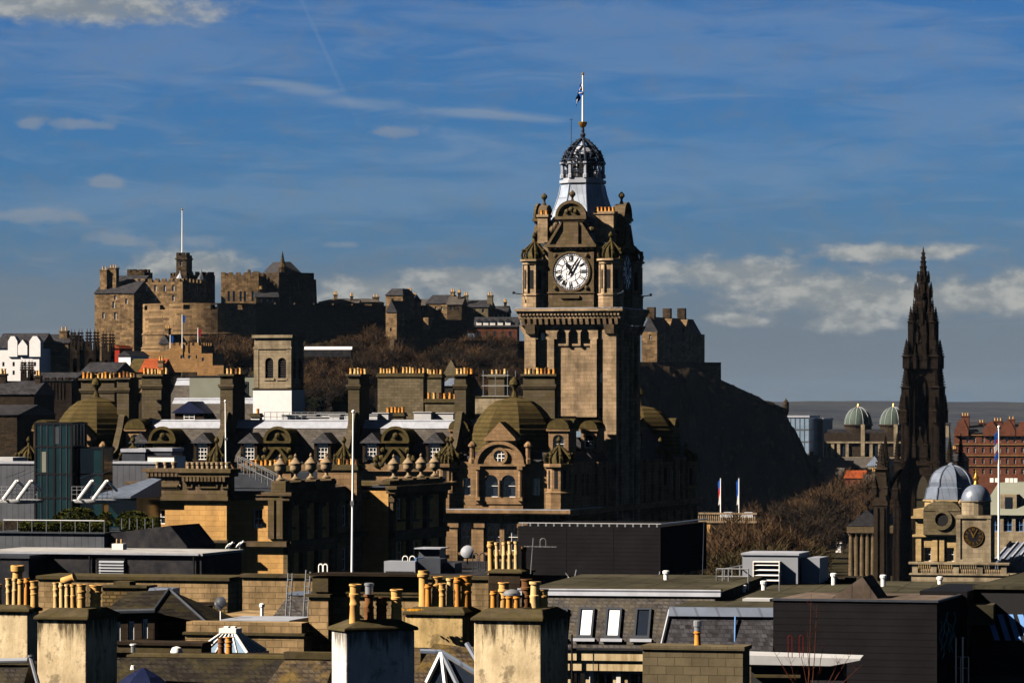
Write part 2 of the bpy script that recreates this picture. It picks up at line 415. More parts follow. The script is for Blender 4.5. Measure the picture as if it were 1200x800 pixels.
# ------------------------------------------------------------------ mesh builder
class MB:
    def __init__(s): s.v, s.f = [], []

    def add(s, vs, fs):
        n = len(s.v)
        s.v += [tuple(p) for p in vs]
        s.f += [tuple(i + n for i in f) for f in fs]
        return s

    def box(s, x0, x1, y0, y1, z0, z1):
        return s.frus(x0, x1, y0, y1, z0, x0, x1, y0, y1, z1)

    def frus(s, x0, x1, y0, y1, z0, X0, X1, Y0, Y1, z1):
        return s.add([(x0, y0, z0), (x1, y0, z0), (x1, y1, z0), (x0, y1, z0), (X0, Y0, z1), (X1, Y0, z1), (X1, Y1, z1), (X0, Y1, z1)],
                     [(0, 3, 2, 1), (4, 5, 6, 7), (0, 1, 5, 4), (1, 2, 6, 5), (2, 3, 7, 6), (3, 0, 4, 7)])

    def ext(s, poly, d0, d1, axis='y'):
        """extrude a polygon: axis y -> poly is (x,z); axis x -> (y,z); axis z -> (x,y)"""
        def pt(a, b, d): return (a, d, b) if axis == 'y' else (d, a, b) if axis == 'x' else (a, b, d)
        n = len(poly)
        vs = [pt(a, b, d0) for a, b in poly] + [pt(a, b, d1) for a, b in poly]
        fs = [tuple(range(n)), tuple(range(2 * n - 1, n - 1, -1))] + [(i, (i + 1) % n, n + (i + 1) % n, n + i) for i in range(n)]
        return s.add(vs, fs)

    def lathe(s, prof, cx=0, cy=0, n=12, a0=0.0, sx=1.0, sy=1.0):
        vs, fs = [], []
        for r, z in prof:
            for i in range(n):
                a = a0 + 2 * math.pi * i / n
                vs.append((cx + sx * r * math.cos(a), cy + sy * r * math.sin(a), z))
        for k in range(len(prof) - 1):
            for i in range(n):
                j = (i + 1) % n
                fs.append((k * n + i, k * n + j, (k + 1) * n + j, (k + 1) * n + i))
        fs.append(tuple(range(n - 1, -1, -1)))
        fs.append(tuple((len(prof) - 1) * n + i for i in range(n)))
        return s.add(vs, fs)

    def tube(s, p0, p1, r, n=6, r1=None):
        p0, p1 = Vector(p0), Vector(p1)
        d = (p1 - p0)
        if d.length < 1e-6: return s
        d.normalize()
        a = d.orthogonal().normalized(); b = d.cross(a)
        r1 = r if r1 is None else r1
        vs = []
        for p, rr in ((p0, r), (p1, r1)):
            for i in range(n):
                t = 2 * math.pi * i / n
                vs.append(p + (a * math.cos(t) + b * math.sin(t)) * rr)
        fs = [(i, (i + 1) % n, n + (i + 1) % n, n + i) for i in range(n)] + [tuple(range(n - 1, -1, -1)), tuple(range(n, 2 * n))]
        return s.add(vs, fs)

    def path(s, pts, r, n=5, r1=None):
        k = len(pts) - 1
        for i in range(k):
            a = r if r1 is None else r + (r1 - r) * i / k
            b = r if r1 is None else r + (r1 - r) * (i + 1) / k
            s.tube(pts[i], pts[i + 1], a, n, b)
        return s

    def ball(s, c, r, n=10, k=6, sz=1.0):
        return s.lathe([(max(0.001, r * math.sin(math.pi * i / k)), c[2] - sz * r * math.cos(math.pi * i / k)) for i in range(k + 1)], c[0], c[1], n)

    def quad(s, *p): return s.add(p, [tuple(range(len(p)))])

    def merge(s, o, mat=None):
        return s.add([mat @ Vector(p) for p in o.v] if mat else o.v, o.f)

    def mesh(s, name, mat, smooth=False):
        me = bpy.data.meshes.new(name)
        me.from_pydata(s.v, [], s.f)
        bm = bmesh.new(); bm.from_mesh(me)
        bmesh.ops.recalc_face_normals(bm, faces=bm.faces[:])
        bm.to_mesh(me); bm.free()
        if smooth:
            me.polygons.foreach_set('use_smooth', [True] * len(me.polygons))
            me.set_sharp_from_angle(angle=R(38))
        me.materials.append(M[mat] if isinstance(mat, str) else mat)
        return me


def tag(o, label=None, cat=None, group=None, kind=None):
    if label: o['label'] = label
    if cat: o['category'] = cat
    if group: o['group'] = group
    if kind: o['kind'] = kind
    return o


def part(name, mb, mat, parent=None, smooth=False, loc=None, rot=None, label=None):
    me = mb if isinstance(mb, bpy.types.Mesh) else mb.mesh(name, mat, smooth)
    o = bpy.data.objects.new(name, me)
    COL.objects.link(o)
    if parent: o.parent = parent
    if loc: o.location = loc
    if rot is not None: o.rotation_euler = rot if isinstance(rot, tuple) else (0, 0, rot)
    if label: o['label'] = label
    return o


class Fr:
    """local frame of a building: origin seen at photo column px at distance D, its front turned r degrees to the left"""
    def __init__(s, px, D, r=16.0):
        s.O = Vector(((px - 600) / F * D, D, 0)); s.r = r
        s.c, s.s = math.cos(R(r)), math.sin(R(r))

    def u(s, px, v=0.0):
        k = (px - 600) / F
        return ((s.O.y + v * s.c) * k - s.O.x - v * s.s) / (s.c + k * s.s)

    def v(s, px, u=0.0):
        k = (px - 600) / F
        return (k * (s.O.y - u * s.s) - s.O.x - u * s.c) / (s.s - k * s.c)

    def z(s, py, u=0.0, v=0.0):
        return CZ + (HY - py) / F * (s.O.y - u * s.s + v * s.c)


def thing(name, fr, label, cat, group=None, z=0.0, off=(0, 0)):
    o = bpy.data.objects.new(name, None)
    COL.objects.link(o)
    o.empty_display_size = 1
    x = fr.O.x + off[0] * fr.c + off[1] * fr.s
    y = fr.O.y - off[0] * fr.s + off[1] * fr.c
    o.location = (x, y, z)
    o.rotation_euler = (0, 0, -R(fr.r))
    return tag(o, label, cat, group)


def copy_tree(o, parent=None):
    c = o.copy(); COL.objects.link(c)
    if parent: c.parent = parent
    for ch in list(o.children): copy_tree(ch, c)
    return c


def wall(mb, x0, x1, z0, z1, y, ops, d=0.3):
    """front wall in the plane y with openings (xa, xb, za, zb[, 'arch']) recessed by d"""
    xs = sorted({x0, x1, *[o[0] for o in ops], *[o[1] for o in ops]})
    zs = sorted({z0, z1, *[o[2] for o in ops], *[o[3] for o in ops]})
    for i in range(len(xs) - 1):
        for k in range(len(zs) - 1):
            cx, cz = (xs[i] + xs[i + 1]) / 2, (zs[k] + zs[k + 1]) / 2
            if any(o[0] < cx < o[1] and o[2] < cz < o[3] for o in ops): continue
            mb.quad((xs[i], y, zs[k]), (xs[i + 1], y, zs[k]), (xs[i + 1], y, zs[k + 1]), (xs[i], y, zs[k + 1]))
    for o in ops:
        a, b, c, e = o[:4]
        mb.quad((a, y, c), (b, y, c), (b, y + d, c), (a, y + d, c))
        mb.quad((a, y, c), (a, y + d, c), (a, y + d, e), (a, y, e))
        mb.quad((b, y, c), (b, y + d, c), (b, y + d, e), (b, y, e))
        mb.quad((a, y, e), (b, y, e), (b, y + d, e), (a, y + d, e))
        if len(o) > 4:
            arch_fill(mb, a, b, e, y, y + d)
    return mb


def arch_fill(mb, a, b, e, y0, y1, n=8):
    """solid spandrels above a round arch spanning a..b whose crown is at e"""
    r = (b - a) / 2; cx = (a + b) / 2; zs = e - r
    pts = [(cx - r * math.cos(math.pi * i / n), zs + r * math.sin(math.pi * i / n)) for i in range(n + 1)]
    for i in range(n):
        (xa, za), (xb, zb) = pts[i], pts[i + 1]
        mb.quad((xa, y0, za), (xb, y0, zb), (xb, y0, e), (xa, y0, e))
        mb.quad((xa, y0, za), (xb, y0, zb), (xb, y1, zb), (xa, y1, za))


_wc = {}


def window(parent, x, z, w, h, y=0.0, rot=0.0, xy=None, nx=2, nz=2, frame='white', pane='glass', arch=False, t=0.07, name='window'):
    """sash window: frame mesh with a pane below it in the tree; x = centre, z = sill"""
    key = (round(w, 2), round(h, 2), nx, nz, frame, pane, arch, t)
    if key not in _wc:
        m = MB()
        for sx in (-1, 1): m.box(sx * w / 2 - (t if sx > 0 else 0), sx * w / 2 + (t if sx < 0 else 0), 0, 0.08, 0, h)
        m.box(-w / 2 + t, w / 2 - t, 0, 0.08, 0, t); m.box(-w / 2 + t, w / 2 - t, 0, 0.08, h - t, h)
        for i in range(1, nx): m.box(-w / 2 + w * i / nx - t * 0.3, -w / 2 + w * i / nx + t * 0.3, 0.01, 0.07, t, h - t)
        for i in range(1, nz): m.box(-w / 2 + t, w / 2 - t, 0.005, 0.075, h * i / nz - t * 0.4, h * i / nz + t * 0.4)
        p = MB().box(-w / 2 + 0.01, w / 2 - 0.01, 0.09, 0.11, 0.01, h - 0.01)
        _wc[key] = (m.mesh(name, frame), p.mesh('pane', pane))
    a, b = _wc[key]
    loc = (xy[0], xy[1], z) if xy else (x, y, z)
    o = part(name, a, None, parent, loc=loc, rot=rot)
    part('pane', b, None, o)
    return o


def rib_crown(mb, cx, cy, z, r, h, n=8, t=0.13, ball=True):
    """open crown of curved stone ribs meeting under a finial"""
    for i in range(n):
        a = 2 * math.pi * i / n + math.pi / n
        pts = []
        for k in range(8):
            q = k / 7
            rr = r * (1.0 + 0.18 * math.sin(math.pi * min(1, q * 1.5)) ) * (1 - q ** 2.2) + 0.12 * q
            pts.append((cx + rr * math.cos(a), cy + rr * math.sin(a), z + h * q))
        mb.path(pts, t, 5, t * 0.75)
        mb.ball((pts[3][0] * 1.0, pts[3][1], pts[3][2] + t), t * 1.3, 6, 4)
    mb.lathe([(r * 0.62, z), (r * 0.6, z + h * 0.3), (r * 0.42, z + h * 0.62), (0.1, z + h * 0.92)], cx, cy, 8)
    if ball:
        mb.lathe([(0.14, z + h * 0.9), (0.3, z + h * 1.0), (0.16, z + h * 1.08), (0.12, z + h * 1.22), (0.3, z + h * 1.34), (0.26, z + h * 1.44), (0.03, z + h * 1.6)], cx, cy, 8)


def finial(mb, cx, cy, z, h, r):
    mb.lathe([(r * 0.7, z), (r * 0.5, z + h * 0.15), (r * 0.32, z + h * 0.3), (r * 0.4, z + h * 0.42), (r, z + h * 0.62), (r * 0.85, z + h * 0.8), (r * 0.15, z + h)], cx, cy, 8)


def pot_mesh(h, r, kind, mat):
    m = MB()
    if kind == 0:    # plain roll-top
        pr = [(r * 1.0, 0), (r * 0.9, h * 0.12), (r * 0.80, h * 0.8), (r * 1.08, h * 0.83), (r * 1.1, h * 0.9), (r * 0.92, h * 0.92), (r * 0.92, h), (r * 0.7, h), (r * 0.66, h * 0.75)]
    elif kind == 1:  # tall tapered with ring
        pr = [(r, 0), (r * 0.88, h * 0.5), (r * 0.98, h * 0.53), (r * 0.98, h * 0.58), (r * 0.82, h * 0.6), (r * 0.78, h * 0.9), (r * 1.05, h * 0.92), (r * 1.05, h), (r * 0.7, h), (r * 0.66, h * 0.8)]
    elif kind == 2:  # wide-headed
        pr = [(r * 0.85, 0), (r * 0.8, h * 0.55), (r * 1.12, h * 0.62), (r * 1.16, h * 0.97), (r * 1.06, h), (r * 0.8, h), (r * 0.75, h * 0.7)]
    else:            # banded cannon head
        pr = [(r * 0.95, 0), (r * 0.85, h * 0.45), (r * 0.95, h * 0.47), (r * 0.95, h * 0.52), (r * 0.85, h * 0.54), (r * 0.85, h * 0.66), (r * 1.05, h * 0.7), (r * 1.05, h * 0.76), (r * 0.9, h * 0.78), (r * 0.92, h * 0.94), (r * 1.1, h * 0.96), (r * 1.1, h), (r * 0.75, h), (r * 0.7, h * 0.8)]
    m.lathe(pr, 0, 0, 14)
    return m.mesh('chimney_pot', mat, True)


_pc = {}


def pot(parent, x, y, z, h, r, kind=0, mat='pot'):
    key = (round(h, 2), round(r, 2), kind, mat)
    if key not in _pc: _pc[key] = pot_mesh(h, r, kind, mat)
    return part('chimney_pot', _pc[key], None, parent, loc=(x, y, z), rot=(random.gauss(0, .014), random.gauss(0, .014), random.random() * 6))

# ================================================================== builders shared by buildings
def shell(mb, u0, u1, v0, v1, z0, z1, front=(), side=(), d=0.25):
    """a box whose front (v0) and right side (u1) carry real openings; ops: (a, b, z0, z1[, 'arch'])"""
    wall(mb, u0, u1, z0, z1, v0, front, d)
    s = MB(); wall(s, v0, v1, z0, z1, 0.0, side, d)
    mb.add([(u1 - y, x, z) for x, y, z in s.v], s.f)
    mb.quad((u0, v0, z0), (u0, v1, z0), (u0, v1, z1), (u0, v0, z1))
    mb.quad((u0, v1, z0), (u1, v1, z0), (u1, v1, z1), (u0, v1, z1))
    mb.quad((u0, v0, z1), (u1, v0, z1), (u1, v1, z1), (u0, v1, z1))
    return mb


def put_windows(t, front, side, v0, u1, d=0.25, nx=2, nz=2, frame='white', pane='glass'):
    for o in front:
        window(t, (o[0] + o[1]) / 2, o[2], o[1] - o[0], o[3] - o[2], v0 + d - 0.1, 0, nx=nx, nz=nz, frame=frame, pane=pane)
    for o in side:
        window(t, 0, o[2], o[1] - o[0], o[3] - o[2], rot=R(90), xy=(u1 - d + 0.1, (o[0] + o[1]) / 2), nx=nx, nz=nz, frame=frame, pane=pane)


def gable(mb, u0, u1, v0, v1, z0, z1, along='u'):
    """solid pitched roof; ridge along u or v"""
    if along == 'u':
        m = (v0 + v1) / 2
        mb.ext([(v0, z0), (v1, z0), (m, z1)], u0, u1, 'x')
    else:
        m = (u0 + u1) / 2
        mb.ext([(u0, z0), (u1, z0), (m, z1)], v0, v1, 'y')
    return mb


def hip(mb, u0, u1, v0, v1, z0, z1, k=None):
    m = (v0 + v1) / 2; k = (v1 - v0) / 2 if k is None else k
    return mb.add([(u0, v0, z0), (u1, v0, z0), (u1, v1, z0), (u0, v1, z0), (u0 + k, m, z1), (u1 - k, m, z1)],
                  [(0, 1, 5, 4), (2, 3, 4, 5), (1, 2, 5), (3, 0, 4), (0, 3, 2, 1)])


def crenels(mb, u0, u1, v0, v1, z, h, pitch, t=0.6, sides='fr'):
    """battlements along the front (f), right (r), left (l) and back (b)"""
    def run(a, b, f):
        n = max(1, int((b - a) / pitch)); p = (b - a) / n
        for i in range(n): f(a + i * p, a + (i + 0.58) * p)
    if 'f' in sides: run(u0, u1, lambda a, b: mb.box(a, b, v0, v0 + t, z, z + h))
    if 'b' in sides: run(u0, u1, lambda a, b: mb.box(a, b, v1 - t, v1, z, z + h))
    if 'r' in sides: run(v0 + t + .01, v1 - t - .01, lambda a, b: mb.box(u1 - t, u1, a, b, z, z + h))
    if 'l' in sides: run(v0 + t + .01, v1 - t - .01, lambda a, b: mb.box(u0, u0 + t, a, b, z, z + h))
    return mb


def px_grid(fr, pxs, y0, y1, wpx, v=0.0):
    """openings on the plane v of a frame from photo columns and rows"""
    out = []
    for p in pxs:
        a, b = fr.u(p - wpx / 2, v), fr.u(p + wpx / 2, v)
        out.append((a, b, fr.z(y1, a, v), fr.z(y0, a, v)))
    return out


def px_side(fr, pxs, y0, y1, wpx, u):
    out = []
    for p in pxs:
        a, b = fr.v(p - wpx / 2, u), fr.v(p + wpx / 2, u)
        m = (a + b) / 2
        out.append((a, b, fr.z(y1, u, m), fr.z(y0, u, m)))
    return out


# ================================================================== ground, hills, castle rock
def land_mat(name, c1, c2, c3, scale, rough=1.0, bumpk=0.0):
    t = NT(name, rough, 0, 0.05)
    o = t.tc.outputs['Object']
    col = t.mix(t.ramp(t.noise(o, scale, 7, 0.65), 0.38, 0.62), c1, c2)
    col = t.mix(t.ramp(t.noise(o, scale * 3.7, 7, 0.7), 0.5, 0.68), col, c3)
    if bumpk: t.bump(t.noise(o, scale * 4, 7, 0.7), bumpk, 1.5)
    return t.done(col)


M['ground'] = land_mat("winter_ground", (0.022, 0.02, 0.010), (0.028, 0.021, 0.014), (0.018, 0.015, 0.010), 0.01)
M['hill'] = land_mat("wooded_hill", (0.024, 0.029, 0.042), (0.044, 0.046, 0.050), (0.012, 0.016, 0.022), 0.008)  # blue of the distant haze is mixed into these colours
t_ = NT("basalt_rock", 1.0, 0, 0.0)
o_ = t_.tc.outputs['Object']
st = t_.vec(t_.math('MULTIPLY', t_.sep.outputs[0], 0.10), t_.math('MULTIPLY', t_.sep.outputs[1], 0.06), t_.math('MULTIPLY', t_.sep.outputs[2], 0.035))
rk = t_.mix(t_.ramp(t_.noise(st, 1.0, 8, 0.7), 0.44, 0.56), (0.006, 0.005, 0.0045), (0.024, 0.018, 0.012))
rk = t_.mix(t_.ramp(t_.noise(o_, 0.11, 8, 0.72), 0.56, 0.62), rk, (0.040, 0.036, 0.012))
rk = t_.mix(t_.ramp(t_.noise(o_, 0.35, 6, 0.7), 0.60, 0.66), rk, (0.050, 0.042, 0.034))
t_.bump(t_.noise(st, 3.0, 8, 0.75), 1.0, 2.5)
M['rock'] = t_.done(rk)

tag(part('ground', MB().quad((-9000, -300, 0), (9000, -300, 0), (9000, 14000, 0), (-9000, 14000, 0)), 'ground'), kind='structure')

hm = MB()
nx_, ny_ = 160, 14
for j in range(ny_):
    for i in range(nx_):
        x = -2600 + 5200 * i / (nx_ - 1); y = 3600 + 3600 * j / (ny_ - 1)
        q = j / (ny_ - 1)
        e = math.sin(math.pi * min(1, q * 1.15)) ** 0.8 if q < 0.87 else 0.0
        n = noise.noise((x * 0.0022, y * 0.0012, 0.3)) * 9 + noise.noise((x * 0.012, y * 0.008, 4.1)) * 3.0 + noise.noise((x * 0.05, y * 0.05, 1.1)) * 1.4
        hm.v.append((x, y, -1 + e * (47 + n * 0.8 + (0.006 * (600 - x) if x > 200 else 2))))
for j in range(ny_ - 1):
    for i in range(nx_ - 1):
        a = j * nx_ + i
        hm.f.append((a, a + 1, a + nx_ + 1, a + nx_))
tag(part('hills', hm, 'hill', smooth=True), kind='structure')


def lerp_tab(tab, x):
    if x <= tab[0][0]: return tab[0][1]
    for (a, b), (c, d) in zip(tab, tab[1:]):
        if x <= c: return b + (d - b) * (x - a) / (c - a)
    return tab[-1][1]


RD = 1230.0
rock_tab = [(-40, 470), (60, 452), (110, 428), (165, 418), (250, 392), (330, 388), (450, 400), (520, 404), (610, 402), (757, 424), (815, 432), (846, 450),
            (872, 461), (900, 475), (917, 482), (926, 500), (940, 526), (953, 556), (963, 590), (968, 612), (985, 632), (1020, 646), (1060, 650)]
rm = MB()
NXR, NYR = 560, 160
def rock_front(px):
    """distance at which the rock starts to rise; it recedes to the right, so that flank faces away from the sun"""
    return 1105 + max(0, px - 600) * 0.54


def rock_top(px, y): return max(0, CZ + (HY - lerp_tab(rock_tab, px)) / F * min(y, max(RD, rock_front(px) + 42)))


for j in range(NYR):
    for i in range(NXR):
        px = -40 + 1100 * i / (NXR - 1)
        y = 1095 + 460 * j / (NYR - 1)
        x = (px - 600) / F * y
        top = rock_top(px, y)
        f = min(1, max(0, (y - rock_front(px) - 22 * noise.noise((x * 0.018, 3.3, 0))) / (100 - 66 * min(1, max(0, (px - 620) / 130)))))
        f = f * f * (3 - 2 * f)
        b = min(1, max(0, (1550 - y) / 80)); b = b * b * (3 - 2 * b)
        n = noise.fractal((x * 0.035, y * 0.035, 2.0), 1.0, 2.1, 6)
        rdg = 0.5 - abs(noise.noise((x * 0.055 + y * 0.03, y * 0.035, 7.0))) * 2
        rd2 = 0.4 - abs(noise.noise((x * 0.16, y * 0.13, 3.0))) * 2 + 0.5 * noise.noise((x * 0.4, y * 0.4, 1.0))
        slope = 4 * f * (1 - f)
        z = top * f * b + slope * (7.0 * n + 17.0 * rdg) + (1 - abs(2 * f - 1)) * 8.5 * rd2 + f * (1.1 * n + 1.6 * rd2) * (1.9 if px > 850 else 1) - 0.6
        rm.v.append((x + slope * 5 * noise.noise((y * 0.06, x * 0.02, 5)), y, z))
for j in range(NYR - 1):
    for i in range(NXR - 1):
        a = j * NXR + i
        rm.f.append((a, a + 1, a + NXR + 1, a + NXR))
tag(part('castle_rock', rm, 'rock', smooth=False), kind='structure')


# ================================================================== trees
def tree_meshes(h, seed, mat, spread=0.42, n_twigs=3600, tw=0.075, tl=2.0):
    rnd = random.Random(seed)
    trunk = MB(); crown = MB()
    trunk.path([(0, 0, 0), (0.05 * h * rnd.uniform(-1, 1), 0, h * 0.25), (0.06 * h * rnd.uniform(-1, 1), 0.05 * h * rnd.uniform(-1, 1), h * 0.5)], h * 0.03, 7, h * 0.018)
    tips = []
    for k in range(17):
        a = rnd.uniform(0, 6.283); z0 = h * rnd.uniform(0.22, 0.52)
        L = h * rnd.uniform(0.28, 0.55); up = rnd.uniform(0.35, 1.25)
        p = Vector((0.03 * h * rnd.uniform(-1, 1), 0.03 * h * rnd.uniform(-1, 1), z0)); d = Vector((math.cos(a), math.sin(a), up)).normalized()
        pts = [p.copy()]
        for s in range(4):
            d = (d + Vector((rnd.uniform(-.35, .35), rnd.uniform(-.35, .35), rnd.uniform(-.1, .35)))).normalized()
            p = p + d * L / 4; pts.append(p.copy())
            if s > 0: tips.append((p.copy(), d.copy()))
        trunk.path(pts, h * 0.016, 5, h * 0.005)
    for k in range(n_twigs):
        p, d = rnd.choice(tips)
        q = p + Vector((rnd.gauss(0, 1), rnd.gauss(0, 1), rnd.gauss(0, 0.8))) * h * 0.062
        q.z = min(q.z, h * 1.02)
        e = (d * 0.7 + Vector((rnd.uniform(-1, 1), rnd.uniform(-1, 1), rnd.uniform(-.4, 1)))).normalized()
        w = e.cross(Vector((rnd.uniform(-1, 1), rnd.uniform(-1, 1), rnd.uniform(-1, 1)))).normalized() * tw * rnd.uniform(0.5, 1.1)
        t = e * tl * rnd.uniform(0.5, 1.3)
        crown.add([q - w, q + w, q + t], [(0, 1, 2)])
    return trunk.mesh('trunk', 'bark'), crown.mesh('crown', mat)


TREES = {}
for k in range(3):
    TREES['brown', k] = tree_meshes(11, 100 + k, 'twig')
    TREES['olive', k] = tree_meshes(11, 400 + k, 'twig_olive', n_twigs=3000)
    TREES['dark', k] = tree_meshes(11, 200 + k, 'twig_dark')
    TREES['evergreen', k] = tree_meshes(10, 300 + k, 'evergreen', n_twigs=2800, tw=0.3, tl=0.6)


def tree(px, D, z, h, kind, label, group, name='bare_tree'):
    o = bpy.data.objects.new(name, None); COL.objects.link(o)
    o.location = ((px - 600) / F * D, D, z)
    s = h / 11
    o.scale = (s * random.uniform(0.95, 1.3), s * random.uniform(0.95, 1.3), s)
    o.rotation_euler = (0, 0, random.uniform(0, 6.28))
    tr, cr = TREES[kind, random.randrange(3)]
    part('trunk', tr, None, o); part('crown', cr, None, o)
    tag(o, label, 'tree', group)
    return o


def rock_z(px, D):
    """ground height under the trees on the castle slope"""
    top = max(0, CZ + (HY - lerp_tab(rock_tab, px)) / F * RD)
    f = min(1, max(0, (D - 1105) / 100)); f = f * f * (3 - 2 * f)
    return top * f


random.seed(11)
L1 = 'bare brown winter tree in the wood on the slope below the round castle battery'
for k in range(16):
    px = 236 + 62 * ((k * 0.618) % 1); D = 1100 + 60 * (k / 15)
    tree(px, D, CZ + (HY - (447 - 24 * (k / 15))) / F * D, random.uniform(7, 11), 'brown', L1, 'bare trees below the round battery')
L2 = 'dark bare winter tree in the wood under the long castle wall behind the hotel roofs'
for k in range(120):
    px = 345 + 262 * ((k * 0.618 + 0.1) % 1); q = (k * 0.414) % 1; D = 1090 + 85 * q
    tree(px, D, CZ + (HY - (492 - 66 * q)) / F * D, random.uniform(7, 11), random.choice(['brown', 'dark']), L2, 'bare trees under the castle wall')
L3 = 'dark green bushy evergreen standing among the bare trees under the castle wall'
for k in range(12):
    px = 370 + 110 * ((k * 0.618) % 1); q = (k * 0.414) % 1; D = 1086 + 80 * q
    tree(px, D, CZ + (HY - (486 - 52 * q)) / F * D, random.uniform(5, 8), 'evergreen', L3, 'evergreens under the castle wall', 'evergreen_tree')
L4 = 'bare winter tree in the gardens between the castle rock and the black monument'
for k in range(46):
    q = (k * 0.414) % 1
    px = 815 + 200 * ((k * 0.618 + 0.3) % 1); D = 640 + 480 * q
    if px > 960 and D < 930: px -= 95
    tree(px, D, 0, random.uniform(8, 14) * (0.78 if px < 850 else 1), random.choice(['brown', 'dark', 'olive', 'dark']), L4, 'bare trees in the gardens')
L6 = 'bare brown tree in front of the dark balustraded building below the rock'
for k in range(9):
    tree(848 + 56 * ((k * 0.618) % 1), 690 + 60 * ((k * 0.414) % 1), 0, random.uniform(13.5, 16), 'brown', L6, 'bare trees before the balustraded building')
L5 = 'bare brown tree in the far gardens past the foot of the castle rock'
for k in range(14):
    px = 968 + 60 * ((k * 0.618) % 1); D = 1120 + 190 * ((k * 0.414) % 1)
    tree(px, D, 0, random.uniform(11, 16), 'brown', L5, 'bare trees past the castle rock')

# ================================================================== castle
CA = 20.0


def cz_block(name, label, cat, px0, px1, y_top, y_bot, D, depth, mat, r=CA, group=None, cren=None, wins=(), sidewins=(), roof=None, roofmat='slate_dark', wpx=2.6, chim=(), pane='glass', frame='white', nz=2):
    """far building: px0..px1 is its lit front, rows are for the front; wins (px, y0, y1)"""
    fr = Fr(px0, D, r)
    t = thing(name, fr, label, cat, group)
    u1 = fr.u(px1); z0, z1 = fr.z(y_bot), fr.z(y_top)
    fo = [];
    for p, a, b in wins: fo += px_grid(fr, [p], a, b, wpx)
    so = []
    for p, a, b in sidewins: so += px_side(fr, [p], a, b, wpx * 0.5, u1)
    m = shell(MB(), 0, u1, 0, depth, z0, z1, fo, so, 0.35)
    w = part('wall', m, mat, t)
    if cren: part('battlement', crenels(MB(), 0, u1, 0, depth, z1 + 0.003, cren, cren * 2.1, 0.6, 'frlb'), mat, t)
    put_windows(t, fo, so, 0, u1, 0.35, 2, nz, frame, pane)
    if roof:
        kind, ry = roof
        zr = z1 + (fr.z(ry) - fr.z(y_top))
        rb = MB()
        if kind == 'hip': hip(rb, -0.3, u1 + 0.3, -0.3, depth + 0.3, z1 + 0.004, zr)
        else: gable(rb, -0.3, u1 + 0.3, -0.3, depth + 0.3, z1 + 0.004, zr, kind)
        part('roof', rb, roofmat, t)
    for (p, w_, yt, vv) in chim:
        a, b = fr.u(p - w_ / 2, vv), fr.u(p + w_ / 2, vv)
        c = MB().box(a, b, vv, vv + (b - a) * 0.8, z1 - 0.5, fr.z(yt, a, vv))
        c.box(a - 0.15, b + 0.15, vv - 0.15, vv + (b - a) * 0.8 + 0.15, fr.z(yt, a, vv) + .003, fr.z(yt, a, vv) + 0.35)
        ch = part('chimney', c, mat, t)
        n = max(2, int((b - a) / 0.8))
        for i in range(n):
            pot(ch, a + (b - a) * (i + 0.5) / n, vv + (b - a) * 0.4, fr.z(yt, a, vv) + 0.35, 0.9, 0.22, 0)
    return t, fr, u1, z0, z1


# palace block
t, fr, u1, z0, z1 = cz_block('castle_palace', 'tall rubble palace block at the left end of the castle, with twin chimneys', 'castle building', 111, 157, 344, 425, 1206, 20, 'castle_stone',
                             wins=[(135, 346, 351), (135, 366, 374), (133, 353, 361), (121, 366, 373), (148, 350, 356)], roof=('u', 322), chim=[(121, 8, 317, 2), (131.5, 9, 315, 3)], pane='glare_pane')  # white panes: window reflections put into the colour
t, fr, u1, z0, z1 = cz_block('castle_range', 'battlemented stone castle range with two rows of white sash windows above the round battery', 'castle building', 157, 214, 331, 400, 1209, 22, 'castle_stone', cren=1.1,
                             wins=[(p, 334, 341) for p in (162, 172, 182, 193, 203)] + [(p, 346, 352.5) for p in (160, 182, 203)], sidewins=[(222, 335, 343), (232, 335, 343), (241, 335, 343)], pane='glare_pane')  # white panes again carry painted reflections
part('turret_cap', MB().lathe([(1.5, z1 + .6), (1.1, z1 + 1.5), (0.2, z1 + 2.7), (0.05, z1 + 3.6)], u1 - 1.6, 1.6, 8), 'lead', t)
part('turret_cap', MB().lathe([(1.7, z1 + .6), (1.2, z1 + 2.0), (0.2, z1 + 3.4), (0.05, z1 + 4.4)], u1 - 1.4, 17, 8), 'lead_dark', t)
cz_block('castle_tower', 'squat battlemented tower with lead cap at the left of the castle skyline', 'tower', 149, 169, 319, 350, 1215, 6, 'castle_dark', cren=0.9)
t, fr, u1, z0, z1 = cz_block('castle_clock_tower', 'tall thin battlemented castle tower carrying the long white flagpole', 'tower', 206.5, 218.5, 299, 345, 1222, 4.2, 'castle_dark', cren=0.8, wins=[(212, 305, 311)])
part('string_course', MB().box(-0.3, u1 + 0.3, -0.3, 4.3, z1 - 1.4, z1 - 0.9), 'castle_dark', t)
fp = thing('flagpole', Fr(213.5, 1224, CA), 'long bare white flagpole on the thin castle tower', 'flagpole', z=CZ + (HY - 299) / F * 1224)
part('shaft', MB().tube((0, 0, 0), (0, 0, 14), 0.22, 8, 0.13), 'pole', fp)
part('finial', MB().ball((0, 0, 14.15), 0.3), 'gold', fp)
cz_block('castle_block', 'dark square castle block in shade right of the flagpole tower', 'castle building', 222, 252, 322, 372, 1222, 14, 'castle_dark', r=-30, cren=1.0)

